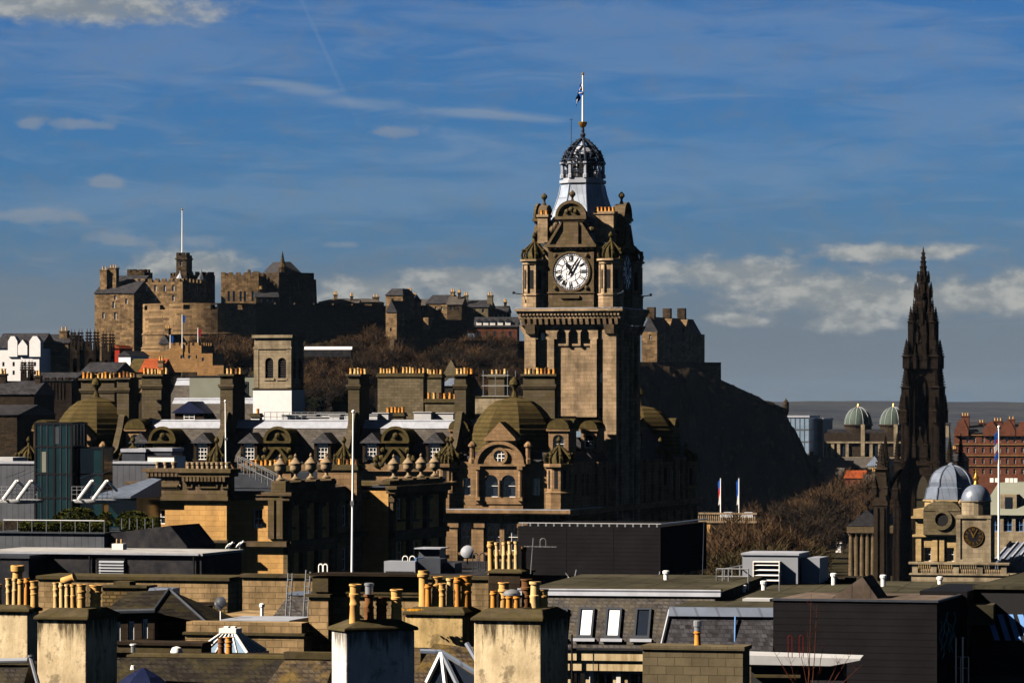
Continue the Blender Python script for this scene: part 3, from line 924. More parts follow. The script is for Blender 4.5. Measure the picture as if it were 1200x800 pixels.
# half moon battery
BD = 1190.0
fr = Fr(245, BD + 21, 0)
t = thing('round_battery', fr, 'great curved half moon battery wall, sunlit on its left side', 'castle wall')
zt, zb = fr.z(355, 0, -21), fr.z(421, 0, -21)
rr = 21.5
m = MB(); n = 64
prof = [(rr + 1.4, zb - 8), (rr + 1.2, zb + 1), (rr + .25, zb + 3.2), (rr + .45, zb + 3.4), (rr + .45, zb + 3.8), (rr, zb + 4), (rr, zt - 9.5), (rr + .25, zt - 9.4), (rr + .25, zt - 9), (rr - .05, zt - 8.9), (rr - .1, zt - 3)]
m.lathe(prof, 0, 0, n)
ring = MB()
for i in range(n):                                    # parapet with gun embrasures
    a0, a1 = 2 * math.pi * i / n, 2 * math.pi * (i + 1) / n
    gap = i % 4 == 1
    for r_in, r_out, za, zc in ((rr - 1.6, rr - 0.1, zt - 3, zt - 1.9 if gap else zt),):
        vs = [(r * math.cos(a), r * math.sin(a), z) for z in (za, zc) for (r, a) in ((r_out, a0), (r_out, a1), (r_in, a1), (r_in, a0))]
        ring.add(vs, [(0, 1, 5, 4), (1, 2, 6, 5), (2, 3, 7, 6), (3, 0, 4, 7), (4, 5, 6, 7)])
    if gap:
        ring.add([(r * math.cos(a), r * math.sin(a), z) for z in (zt - .5, zt) for (r, a) in ((rr - .1, a0), (rr - .1, a1), (rr - 1.6, a1), (rr - 1.6, a0))],
                 [(0, 1, 5, 4), (1, 2, 6, 5), (2, 3, 7, 6), (3, 0, 4, 7), (4, 5, 6, 7), (0, 3, 2, 1)])
part('wall', m, 'castle_stone', t)
part('parapet', ring, 'castle_stone', t)

# hall, memorial, long wall
t, fr, u1, z0, z1 = cz_block('castle_hall', 'broad stone castle hall with ragged gable tops, lit on its left half', 'castle building', 259, 303, 323, 372, 1216, 22, 'castle_stone', r=6, cren=1.0,
                             wins=[(p, 341, 353) for p in (268, 274, 282, 287, 296)], frame='louvre')
g = MB()
for (a, b, y) in ((259, 263, 319), (276, 280, 321), (290, 293, 316), (297, 303, 318)): g.box(fr.u(a), fr.u(b), -0.002, 1.2, z1, fr.z(y))
part('gable_top', g, 'castle_stone', t)
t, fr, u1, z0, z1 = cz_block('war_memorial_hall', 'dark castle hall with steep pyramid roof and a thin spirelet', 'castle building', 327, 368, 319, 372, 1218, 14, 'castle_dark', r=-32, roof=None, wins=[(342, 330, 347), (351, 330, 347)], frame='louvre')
part('roof', MB().frus(u1 * .05, u1 * .62, -.3, 12, z1 + .004, u1 * .22, u1 * .46, 3, 9, fr.z(306)), 'slate_dark', t)
part('spirelet', MB().lathe([(1.5, z1), (1.3, fr.z(312)), (.8, fr.z(309)), (.05, fr.z(294))], fr.u(333), 1.0, 8), 'castle_dark', t)
b = MB()
for x in (0, u1 * .33, u1 * .66, u1): b.frus(x - .5, x + .5, -1.4, -.004, z0, x - .4, x + .4, -.6, -.004, z1 - 2)
part('buttress', b, 'castle_dark', t)
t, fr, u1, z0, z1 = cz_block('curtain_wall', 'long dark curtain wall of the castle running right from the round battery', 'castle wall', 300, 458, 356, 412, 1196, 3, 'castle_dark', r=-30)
part('parapet', crenels(MB(), 0, u1, 0, 3, z1 + .003, 0.5, 6.5, 1.0, 'f'), 'castle_dark', t)
t, fr, u1, z0, z1 = cz_block('low_castle_range', 'low slate roofed castle range peeping over the long wall', 'castle building', 373, 446, 354, 375, 1235, 8, 'castle_stone', r=6, roof=('hip', 349.5), roofmat='slate', chim=[(393, 4, 346, 2), (440, 7, 349, 2)])

# gate tower and the barracks beyond
t, fr, u1, z0, z1 = cz_block('gate_tower', 'square castle gate tower with a flat slate cap, standing above the wall', 'tower', 452, 472, 346, 420, 1212, 9, 'castle_stone', r=22, wins=[(460, 350, 354)], frame='louvre')
part('roof', MB().frus(-.3, u1 + .3, -.3, 9.3, z1 + .004, 1.2, u1 - 1, 2, 7, fr.z(338)), 'slate_dark', t)
t, fr, u1, z0, z1 = cz_block('gatehouse', 'sunlit narrow gatehouse gable beneath the square castle gate tower', 'castle building', 453, 465, 366, 420, 1196, 9, 'castle_stone', r=24, roof=('v', 352), wins=[(458, 384, 388)], frame='louvre', wpx=2)
cz_block('round_bastion', 'low dark bastion wall under the castle barracks', 'castle wall', 478, 548, 374, 422, 1198, 8, 'castle_dark', r=-28)
cz_block('castle_barracks', 'stone castle barracks with slate roof right of the gate tower', 'castle building', 499, 524, 356, 390, 1225, 12, 'castle_stone', r=22, roof=('u', 345), wins=[(504, 359, 363), (511, 359, 363), (518, 359, 363)], chim=[(530, 4, 343, 4)])
cz_block('castle_lodging', 'small grey castle lodging with white gable and chimneys', 'castle building', 540, 572, 360, 390, 1232, 10, 'grey_stone', r=12, roof=('u', 351), wins=[(546, 362, 366), (556, 362, 366), (566, 362, 366)], chim=[(546, 4, 347, 2), (574, 6, 347, 2)])
t, fr, u1, z0, z1 = cz_block('red_barracks', 'long dark red barracks building with a row of roof dormers', 'castle building', 556, 606, 383, 410, 1208, 10, 'red_stone', r=4, roof=('u', 371), wins=[(p, 388, 394) for p in (562, 571, 580, 589, 598)], wpx=3)
for k, p in enumerate((561, 569, 577, 586, 595)):
    q = fr.u(p)
    d = part('dormer', MB().box(q - .8, q + .8, .6, 3, z1 + .4, z1 + 1.7), 'white', t)
    part('dormer_roof', gable(MB(), q - 1, q + 1, .4, 3.2, z1 + 1.7, z1 + 2.6, 'v'), 'slate_dark', d)
cz_block('lower_castle_wall', 'lowest dark castle wall between the bare trees and the clock tower', 'castle wall', 462, 640, 398, 445, 1150, 3, 'castle_dark', r=-28)
cz_block('castle_stair_tower', 'sunlit slim stone tower on the castle slope left of the bastion', 'tower', 496, 502, 372, 386, 1200, 4, 'castle_stone', r=24)

for (a, b, yt, yb, D, dp, mt, r_, rf, rm_, ch, lab) in (
        (462, 482, 353, 400, 1219, 9, 'castle_stone', 18, ('u', 345), 'slate_dark', [(480, 3, 342, 3)], 'stone castle house tucked right behind the square gate tower'),
        (484, 500, 358, 400, 1228, 9, 'grey_stone', 18, ('u', 350), 'slate', [(486, 3, 348, 3)], 'low slate roofed castle house left of the barracks'),
        (524, 541, 357, 400, 1216, 9, 'castle_dark', 10, ('u', 347), 'slate', [(538, 3, 344, 3)], 'dark castle house between barracks and lodging'),
        (574, 594, 366, 395, 1238, 9, 'castle_dark', 8, ('u', 358), 'slate_dark', [(592, 3, 355, 3)], 'dark gabled castle house left of the clock tower cornice'),
        (392, 420, 355, 375, 1228, 7, 'castle_dark', 4, ('u', 350.5), 'slate', [(412, 3, 348, 2)], 'long low castle store with slate roof over the dark wall'),
        (300, 326, 348, 372, 1207, 5, 'castle_dark', -10, ('u', 342), 'slate_dark', [(306, 3, 340, 2)], 'dark lean-to castle house below the ragged hall')):
    cz_block('castle_house', lab, 'castle building', a, b, yt, yb, D, dp, mt, r=r_, roof=rf, roofmat=rm_, chim=ch, wins=[(a + (b - a) * q, yt + 2.5, yt + 6) for q in (.25, .5, .75)], wpx=1.8)
# new barracks on the right shoulder of the rock
t, fr, u1, z0, z1 = cz_block('new_barracks', 'tall gabled barracks on the right shoulder of the castle rock', 'castle building', 752, 770, 389, 440, 1262, 46, 'castle_stone', r=22,
                             sidewins=[(p, y, y + 7) for p in (779, 786, 793, 800, 807, 811) for y in (393, 406)], wins=[(762, 392, 398)], roof=None)
part('roof', gable(MB(), -.3, u1 + .3, -.002, 42, z1 + .004, fr.z(371), 'v'), 'slate_dark', t)
for v_ in (9, 24):
    g = gable(MB(), u1 - 4, u1 + .5, v_, v_ + 8, z1 - .2, z1 + 4.5, 'u'); part('cross_gable', g, 'castle_stone', t)
for v_, h_ in ((1, 3), (16, 3), (30, 3.4)):
    c = MB().box(u1 / 2 - 1.3, u1 / 2 + 1.3, v_, v_ + 1.6, fr.z(374), fr.z(371) + h_); part('chimney', c, 'castle_dark', t)
cz_block('shoulder_wall', 'plain rampart wall stepping down on the right of the tall barracks', 'castle wall', 750, 845, 424, 470, 1258, 4, 'castle_dark', r=-20)
mw = MB(); pts = [(842, 447), (868, 459), (884, 466), (899, 475), (918, 480)]
t = thing('descending_wall', Fr(600, 1200, 0), 'rampart wall descending the right edge of the castle rock', 'castle wall')


def crest(px, py): D = rock_front(px) + 40; return ((px - 600) / F * D, D - 1200, CZ + (HY - py) / F * D)


for (a, ya), (b, yb) in zip(pts, pts[1:]):
    p, q = crest(a, ya - 2), crest(b, yb - 2)
    mw.add([(p[0], p[1], p[2] - 6), (q[0], q[1], q[2] - 6), (q[0], q[1], q[2]), p, (p[0] + 1, p[1] + 1.4, p[2] - 6), (q[0] + 1, q[1] + 1.4, q[2] - 6), (q[0] + 1, q[1] + 1.4, q[2]), (p[0] + 1, p[1] + 1.4, p[2])],
           [(0, 1, 2, 3), (4, 7, 6, 5), (3, 2, 6, 7), (0, 4, 5, 1), (0, 3, 7, 4), (1, 5, 6, 2)])
part('wall', mw, 'castle_dark', t)
fr = Fr(921, rock_front(921) + 40, 0); t = thing('sentry_turret', fr, 'tiny domed sentry turret at the right tip of the castle rampart', 'turret')
part('turret_wall', MB().lathe([(.5, fr.z(487)), (1.0, fr.z(482)), (1.0, fr.z(474))], 0, 0, 10), 'castle_dark', t)
part('turret_roof', MB().lathe([(1.15, fr.z(474) + .01), (.9, fr.z(471)), (.25, fr.z(468)), (.05, fr.z(466))], 0, 0, 10), 'castle_dark', t)

# ================================================================== old town on the left
t, fr, u1, z0, z1 = cz_block('white_townhouse', 'tall white harled house with red trimmed windows at the left edge', 'house', -6, 46, 408, 470, 930, 12, 'harl', r=14, roof=('u', 390), roofmat='slate_dark',
                             wins=[(p, y, y + 5) for p in (4, 16, 29, 41) for y in (424, 434)], wpx=2.6, frame='red_paint')
for a, b, y in ((10, 21, 394), (35, 48, 394)):
    part('chimney_gable', MB().ext([(fr.u(a), fr.z(418)), (fr.u(b), fr.z(418)), (fr.u(b), fr.z(y + 6)), (fr.u((a + b) / 2) + .5, fr.z(y)), (fr.u((a + b) / 2) - .5, fr.z(y)), (fr.u(a), fr.z(y + 6))], -.4, 1.6), 'harl', t)
g = MB().ext([(fr.u(22), fr.z(416)), (fr.u(33), fr.z(416)), (fr.u(33), fr.z(405)), (fr.u(27.5), fr.z(398)), (fr.u(22), fr.z(405))], -.6, 2)
part('gable', g, 'harl', t)
cz_block('slate_roof_house', 'dark slate roofed house hiding the foot of the white townhouse', 'house', -14, 40, 462, 540, 700, 10, 'soot_stone', r=14, roof=('u', 446), roofmat='slate_dark', chim=[(3, 7, 440, 4), (44, 6, 442, 4)])
cz_block('brown_townhouse', 'brown stone townhouse joined to the right of the white house', 'house', 50, 80, 402, 470, 935, 12, 'castle_stone', r=14, roof=('u', 391), wins=[(56, 404, 409), (66, 412, 417), (74, 412, 417)], chim=[(74, 9, 389, 3)])


def spire_tower(px0, px1, y_top, y_sh, y_bot, D, label, group):
    fr = Fr(px0, D, 16); t = thing('gothic_tower', fr, label, 'tower', group)
    w = fr.u(px1); z0, z1, zt = fr.z(y_bot), fr.z(y_sh), fr.z(y_top)
    ops = [(w * .28, w * .72, z1 - (z1 - z0) * .4, z1 - (z1 - z0) * .12, 'arch')]
    part('tower_wall', shell(MB(), 0, w, 0, w, z0, z1, ops, ops, .4), 'gothic_stone', t)
    part('belfry_louvre', MB().box(w * .2, w - .45, .45, w * .8, z0 + 1, z1 - .5), 'louvre', t)
    p = w * .13
    for x in (p, w - p):
        for y in (p, w - p):
            b = MB().box(x - p, x + p, y - p, y + p, z1 - 4, z1 + 1.0)
            b.lathe([(p * 1.35, z1 + 1.0), (p * .95, z1 + 1.6), (p * .8, z1 + (zt - z1) * .4), (p * .25, zt - .4), (.03, zt)], x, y, 4, math.pi / 4)
            for k in range(1, 5):
                q = k / 5.5; rr_ = p * (1.0 - q) + .1
                for s in (-1, 1): b.ball((x + s * rr_, y, z1 + 1 + (zt - z1 - 1) * q), .2, 5, 3)
            part('pinnacle', b, 'gothic_stone', t)
    part('parapet', crenels(MB(), p * 2, w - p * 2, 0, w, z1 + .003, .7, 1.3, .4, 'f'), 'gothic_stone', t); part('parapet', crenels(MB(), 0, w, p * 2, w - p * 2, z1 + .003, .7, 1.3, .4, 'r'), 'gothic_stone', t)


G_ = 'black gothic college towers'
spire_tower(82, 93.5, 385, 410, 490, 800, 'black gothic tower with four pinnacles, left of the tall middle pair', G_)
spire_tower(100, 112, 384.5, 410, 490, 795, 'black gothic tower with four pinnacles, middle one of the tall three', G_)
spire_tower(119, 130, 387, 412, 490, 790, 'black gothic tower with four pinnacles, beside the red wall', G_)
spire_tower(24, 35, 421, 442, 520, 740, 'lower black gothic tower with stubby pinnacles under the white house', G_)
t, fr, u1, z0, z1 = cz_block('gothic_hall', 'dark gothic college hall with tall thin sunlit windows, between the black towers', 'hall', 36, 84, 446, 530, 780, 12, 'gothic_stone', r=16, cren=.6,
                             wins=[(p, 435 + 14, 462 + 6) for p in (60, 64, 68, 72, 76)], roof=('u', 436), wpx=1.8, frame='orange_stone')
cz_block('college_gable', 'sooty college gable wall below the black gothic towers', 'hall', 96, 135, 436, 520, 770, 10, 'soot_stone', r=16, roof=('u', 424), wins=[(104, 442, 450), (114, 442, 450), (124, 442, 450)], wpx=2, frame='louvre')
cz_block('roof_block', 'dark flat roofed block with a pale edge at the far left', 'building', -30, 20, 486, 560, 640, 16, 'soot_stone', r=16, roof=('u', 474), roofmat='slate_dark')
cz_block('red_gable_house', 'narrow red walled house under the round battery', 'house', 131, 140, 408, 450, 900, 8, 'red_paint', r=16, roof=('v', 404), roofmat='red_tile')
cz_block('white_gable_house', 'small white gabled house with slate roof beside the red wall', 'house', 139, 153, 417, 450, 885, 8, 'harl', r=25, roof=('v', 411), wins=[(146, 424, 428)], wpx=2)
cz_block('green_roof_house', 'house with a mossy green roof slope below the battery', 'house', 150, 164, 436, 460, 872, 8, 'grey_stone', r=16, roof=('u', 420), roofmat='moss_stone')
cz_block('orange_roof_house', 'house with a bright orange tiled roof below the battery', 'house', 164, 188, 436, 460, 868, 8, 'castle_stone', r=16, roof=('u', 420), roofmat='red_tile', chim=[(188, 6, 424, 1)])
cz_block('terrace_house', 'orange stone terrace house with battlements at the foot of the battery', 'house', 198, 236, 405, 436, 1050, 10, 'orange_stone', r=16, cren=.8, wins=[(213, 416, 420), (222, 416, 420), (231, 416, 420)], wpx=3, pane='glass')
cz_block('end_terrace_house', 'low orange stone house with flat top right of the battlemented terrace', 'house', 231, 249, 414, 440, 1040, 9, 'orange_stone', r=16, wins=[(238, 419, 423)], wpx=3)
cz_block('left_terrace_house', 'orange stone house with steep slate gable left of the battlemented terrace', 'house', 157, 198, 412, 440, 1055, 9, 'orange_stone', r=16, roof=None, wins=[(170, 416, 420)], wpx=3)
cz_block('slate_gable_house', 'dark slate gabled house standing against the curved battery wall', 'house', 187, 199, 403, 420, 1075, 8, 'castle_stone', r=30, roof=('v', 392), chim=[(195, 5, 386, 1)])
cz_block('sandy_garden_wall', 'sunlit sandy garden wall below the terrace houses', 'wall', 244, 262, 428, 440, 1020, 2, 'orange_stone', r=16)
for px, y0, y1, lab, c in ((199.5, 392, 408, 'thin flagpole with a dark flag before the battery, left of three', 'saltire'), (213.5, 368, 408, 'taller white flagpole with blue flag standing before the battery', 'saltire'), (232, 384, 408, 'thin flagpole with red flag before the battery, right of three', 'flag_red')):
    fr = Fr(px, 1048, 0); t = thing('flagpole', fr, lab, 'flagpole', 'flagpoles before the battery', fr.z(y1))
    h = fr.z(y0) - fr.z(y1)
    part('shaft', MB().tube((0, 0, 0), (0, 0, h), .13, 6, .09), 'pole', t)
    part('flag', MB().ext([(0.1, h - .1), (0.9, h - .6), (.7, h - 2.4), (.1, h - 2.0)], -.03, .03), c, t)
fr = Fr(356, 1105, 3); t = thing('marquee', fr, 'long white marquee roof catching the sun among the trees under the castle wall', 'marquee')
w = fr.u(412)
part('canopy', gable(MB(), 0, w, 0, 4, fr.z(409.5), fr.z(406), 'u'), 'white', t)
part('side_wall', MB().box(.1, w - .1, .1, 3.9, fr.z(418), fr.z(409.5) - .003), 'felt', t)

# ================================================================== clock tower
def arch_row(mb, x0, x1, z0, z1, arches, y0, y1):
    """plate x0..x1, z0..z1 with round-headed arches cut up from its lower edge: (xa, xb, z_crown)"""
    xs = x0
    for a, b, e in arches:
        if a > xs: mb.box(xs, a, y0, y1, z0, z1)
        n = 8; r = (b - a) / 2; cx = (a + b) / 2; zs = e - r
        for i in range(n):
            t0, t1 = math.pi * (1 - i / n), math.pi * (1 - (i + 1) / n)
            xa, za, xb, zb = cx + r * math.cos(t0), zs + r * math.sin(t0), cx + r * math.cos(t1), zs + r * math.sin(t1)
            mb.add([(xa, y0, za), (xb, y0, zb), (xb, y0, z1), (xa, y0, z1), (xa, y1, za), (xb, y1, zb), (xb, y1, z1), (xa, y1, z1)],
                   [(0, 1, 2, 3), (4, 7, 6, 5), (0, 4, 5, 1), (3, 2, 6, 7)])
        xs = b
    if xs < x1: mb.box(xs, x1, y0, y1, z0, z1)
    return mb


TW = Fr(683, 445, 16)
tower = thing('clock_tower', TW, 'tall sandstone hotel clock tower with white dials and an iron crown, tallest building in view', 'clock tower')
H0 = 5.25


def tz(py): return CZ + (HY - py) / F * 439.6        # heights on the front face


def four(fn, mat, name, parent, smooth=False):
    """the same piece on all four faces, one mesh"""
    m = MB(); b = MB(); fn(b)
    for k in range(4): m.merge(b, Matrix.Rotation(R(90 * k), 4, 'Z'))
    return part(name, m, mat, parent, smooth)


def tu(px): return TW.u(px, -H0)


def shaft_face(b):
    z0, zt = 2.0, tz(386)
    y = -H0
    # corner piers, pilaster strips and the recessed main panel
    for a, c in ((tu(614.6), tu(627)), (tu(706.5), H0)): b.box(a, c - .002, y, y + 1.2, z0, zt)
    for a, c in ((tu(641), tu(649)), (tu(691.5), tu(699))): b.box(a, c, y + .05, y + 1.2, z0, tz(397))
    b.box(-4.0, 4.0, y + .75, y + 1.3, z0, zt)
    b.box(tu(649), tu(691.5), y + .45, y + .74, z0, tz(405))
    b.box(tu(649) + .003, tu(691.5) - .003, y + .30, y + .46, tz(405), tz(402.5))
    arch_row(b, tu(627) + .01, tu(706.5) - .01, tz(397), zt, [(tu(630), tu(639.5), tz(383)), (tu(652.5), tu(663), tz(380.5) - .5), (tu(666), tu(677), tz(380.5) - .5), (tu(680), tu(690), tz(380.5) - .5), (tu(700.5), tu(705.5), tz(383))], y + .05, y + .8)
    for p in (664.5, 678.5):
        b.box(tu(p) - .14, tu(p) + .14, y + .1, y + .7, tz(405), tz(397))
    # corbelled cornice
    b.frus(-H0, H0 - .01, y, y + 1.2, zt, -H0 - .35, H0 + .34, y - .35, y + 1.2, tz(381))
    for i in range(17):
        x = -5.35 + 10.7 * i / 16
        b.frus(x - .19, x + .17, y - .36, y, tz(380), x - .19, x + .17, y - .62, y, tz(373))
    b.box(-H0 - .6, H0 + .59, y - .60, y + 1.2, tz(373) + .003, tz(369.5))
    for i in range(29):
        x = -5.65 + 11.3 * i / 28
        b.box(x - .12, x + .11, y - .78, y - .6, tz(369.4), tz(367))
    b.box(-H0 - .8, H0 + .79, y - .8, y + 1.2, tz(366.9), tz(364.5))
    b.frus(-H0 - .98, H0 + .97, y - .98, y + 1.2, tz(364.4), -H0 - .9, H0 + .89, y - .9, y + 1.2, tz(361.5))
    # scrolled brackets under the corners
    for x in (-H0 + .7, H0 - .7):
        b.frus(x - .5, x + .5, y - .3, y, tz(391), x - .6, x + .6, y - .8, y, tz(380.4))


four(shaft_face, 'tower_stone', 'shaft', tower)
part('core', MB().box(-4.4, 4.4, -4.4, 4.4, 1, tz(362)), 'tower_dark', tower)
four(lambda b: b.box(-H0 - .93, H0 + .92, -H0 - .93, -3, tz(361.4), tz(360.4)), 'lead', 'ledge', tower)


for p, y0, y1 in ((634, 390, 398), (703, 377, 384), (703, 390, 398), (703, 437, 448), (703, 478, 489)):
    for k in range(4):
        part('slit_window', MB().merge(MB().box(tu(p) - .2, tu(p) + .2, -H0 + .7, -H0 + .76, tz(y1), tz(y0)), Matrix.Rotation(R(90 * k), 4, 'Z')), 'glass', tower)

# clock storey
zc = tz(318)


def clock_face_stone(b):
    y = -H0 + .15
    w = 2.62
    b.box(-w, w, y, y + 1.6, tz(360.3), tz(343.5))                      # base
    b.box(-1.2, 1.0, y - .18, y, tz(349.5), tz(346))
    b.box(-w - .1, w + .1, y - .12, y + 1.6, tz(343.4), tz(342))
    b.box(-w, w, y + .35, y + 1.6, tz(342), tz(287.4))                    # backing
    for s in (-1, 1): b.box(s * w - (.5 if s > 0 else 0), s * w + (.5 if s < 0 else 0), y, y + .36, tz(341.9), tz(293))
    b.box(-w + .501, w - .501, y, y + .36, tz(341.9), zc - 2.12)
    # square frame with a round opening
    n = 32
    for i in range(n):
        t0, t1 = 2 * math.pi * i / n, 2 * math.pi * (i + 1) / n
        def sq(t):
            c, s_ = math.cos(t), math.sin(t); k = 2.11 / max(abs(c), abs(s_)); return (k * c, zc + k * s_)
        a, c = (2.06 * math.cos(t0), zc + 2.06 * math.sin(t0)), (2.06 * math.cos(t1), zc + 2.06 * math.sin(t1))
        d, e = sq(t1), sq(t0)
        b.add([(a[0], y, a[1]), (c[0], y, c[1]), (d[0], y, d[1]), (e[0], y, e[1]), (a[0], y + .34, a[1]), (c[0], y + .34, c[1])], [(0, 1, 2, 3), (0, 4, 5, 1)])
        for r0, r1, yy in ((2.06, 2.26, y - .13),):
            a2, c2 = (r1 * math.cos(t0), zc + r1 * math.sin(t0)), (r1 * math.cos(t1), zc + r1 * math.sin(t1))
            b.add([(a[0], yy, a[1]), (c[0], yy, c[1]), (c2[0], yy, c2[1]), (a2[0], yy, a2[1]), (a[0], y, a[1]), (c[0], y, c[1]), (a2[0], y, a2[1]), (c2[0], y, c2[1])],
                  [(0, 1, 2, 3), (0, 4, 5, 1), (3, 2, 7, 6)])
    for sx_ in (-1, 1):
        for sz_ in (-1, 1): b.ball((sx_ * 1.8, y, zc + sz_ * 1.8), .26, 8, 5)
    b.box(-w, w, y - .02, y + .5, tz(293), tz(289.5))
    for i in range(9): b.box(-2.5 + i * .6, -2.25 + i * .6, y - .25, y - .02, tz(291.5), tz(289.5))
    b.box(-w - .35, w + .35, y - .38, y + 1.6, tz(289.4), tz(286))
    # scrolled gable with a central block and round top
    b.ext([(-w - .25, tz(285.9)), (w + .25, tz(285.9)), (2.2, tz(281)), (1.45, tz(268)), (1.25, tz(259.5)), (-1.25, tz(259.5)), (-1.45, tz(268)), (-2.2, tz(281))], y + .1, y + 1.3)
    b.box(-.85, .85, y - .1, y + .1, tz(285.8), tz(259.5))
    for s in (-1, 1):
        b.ext([(s * 2.8, tz(285.9)), (s * 2.45, tz(285.9)), (s * 1.0, tz(261)), (s * 1.3, tz(261))], y - .15, y + .1)
        b.ball((s * 2.25, y + .6, tz(268)), .42, 8, 5); b.ball((s * 1.9, y + .6, tz(263)), .35, 8, 5)
    b.box(-1.55, 1.55, y - .15, y + 1.2, tz(259.4), tz(257))
    b.box(-1.8, 1.8, y - .3, y + 1.4, tz(256.9), tz(253.4))
    zb = tz(253.3); r = 1.6
    prof = [(r * math.cos(math.pi * i / 12), zb + r * .98 * math.sin(math.pi * i / 12)) for i in range(13)]
    b.ext(prof, y + .05, y + 1.2)
    prof2 = [(1.78 * math.cos(math.pi * i / 12), zb + 1.78 * math.sin(math.pi * i / 12)) for i in range(13)]
    b.ext(prof2 + [(p[0] * .82, zb + (p[1] - zb) * .82) for p in prof2[::-1]], y - .2, y + .05)
    for s in (-.5, 0, .5): b.ball((s, y + .02, zb + .55 + (.25 if s == 0 else 0)), .28, 6, 4)
    finial(b, 0, y + .6, zb + r - .02, 1.35, .38)


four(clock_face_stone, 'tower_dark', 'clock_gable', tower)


def clock_walls(b):
    y = -H0 + .9
    b.box(-4.3, 4.3, y, y + 1.2, tz(360.2), tz(288))
    b.box(2.9, 3.7, y - .3, y, tz(350), tz(318)); b.box(-3.7, -2.9, y - .3, y, tz(350), tz(318))


four(clock_walls, 'tower_stone', 'clock_storey', tower)
part('parapet_roof', MB().box(-4.2, 4.2, -4.2, 4.2, tz(288) + .01, tz(284)), 'lead_dark', tower)

# corner turrets
for ku, kv in ((-1, -1), (1, -1), (1, 1), (-1, 1)):
    cx, cy = ku * 4.42, kv * 4.42
    m = MB()
    m.lathe([(1.42, tz(361)), (1.42, tz(347)), (1.52, tz(346)), (1.52, tz(344)), (1.22, tz(343.5)), (1.22, tz(310)), (1.35, tz(309)), (1.35, tz(306.5)), (1.6, tz(305.5)), (1.62, tz(303.3)), (1.2, tz(303))], cx, cy, 8, R(22.5))
    for i in range(8):
        a = R(22.5 + 45 * i); m.tube((cx + 1.25 * math.cos(a), cy + 1.25 * math.sin(a), tz(343)), (cx + 1.25 * math.cos(a), cy + 1.25 * math.sin(a), tz(310)), .14, 6)
    tt = part('corner_turret', m, 'tower_stone', tower)
    sl = MB()
    for i in range(8):
        a = R(45 * i); c, s_ = math.cos(a), math.sin(a)
        sl.add([(cx + 1.14 * c - s_ * q, cy + 1.14 * s_ + c * q, z) for q, z in ((-.22, tz(338)), (.22, tz(338)), (.22, tz(316)), (-.22, tz(316)))], [(0, 1, 2, 3)])
    part('turret_slit', sl, 'louvre', tt)
    m = MB(); rib_crown(m, cx, cy, tz(303), 1.25, tz(283) - tz(303), 8, .15)
    part('turret_crown', m, 'moss_stone', tt, True)

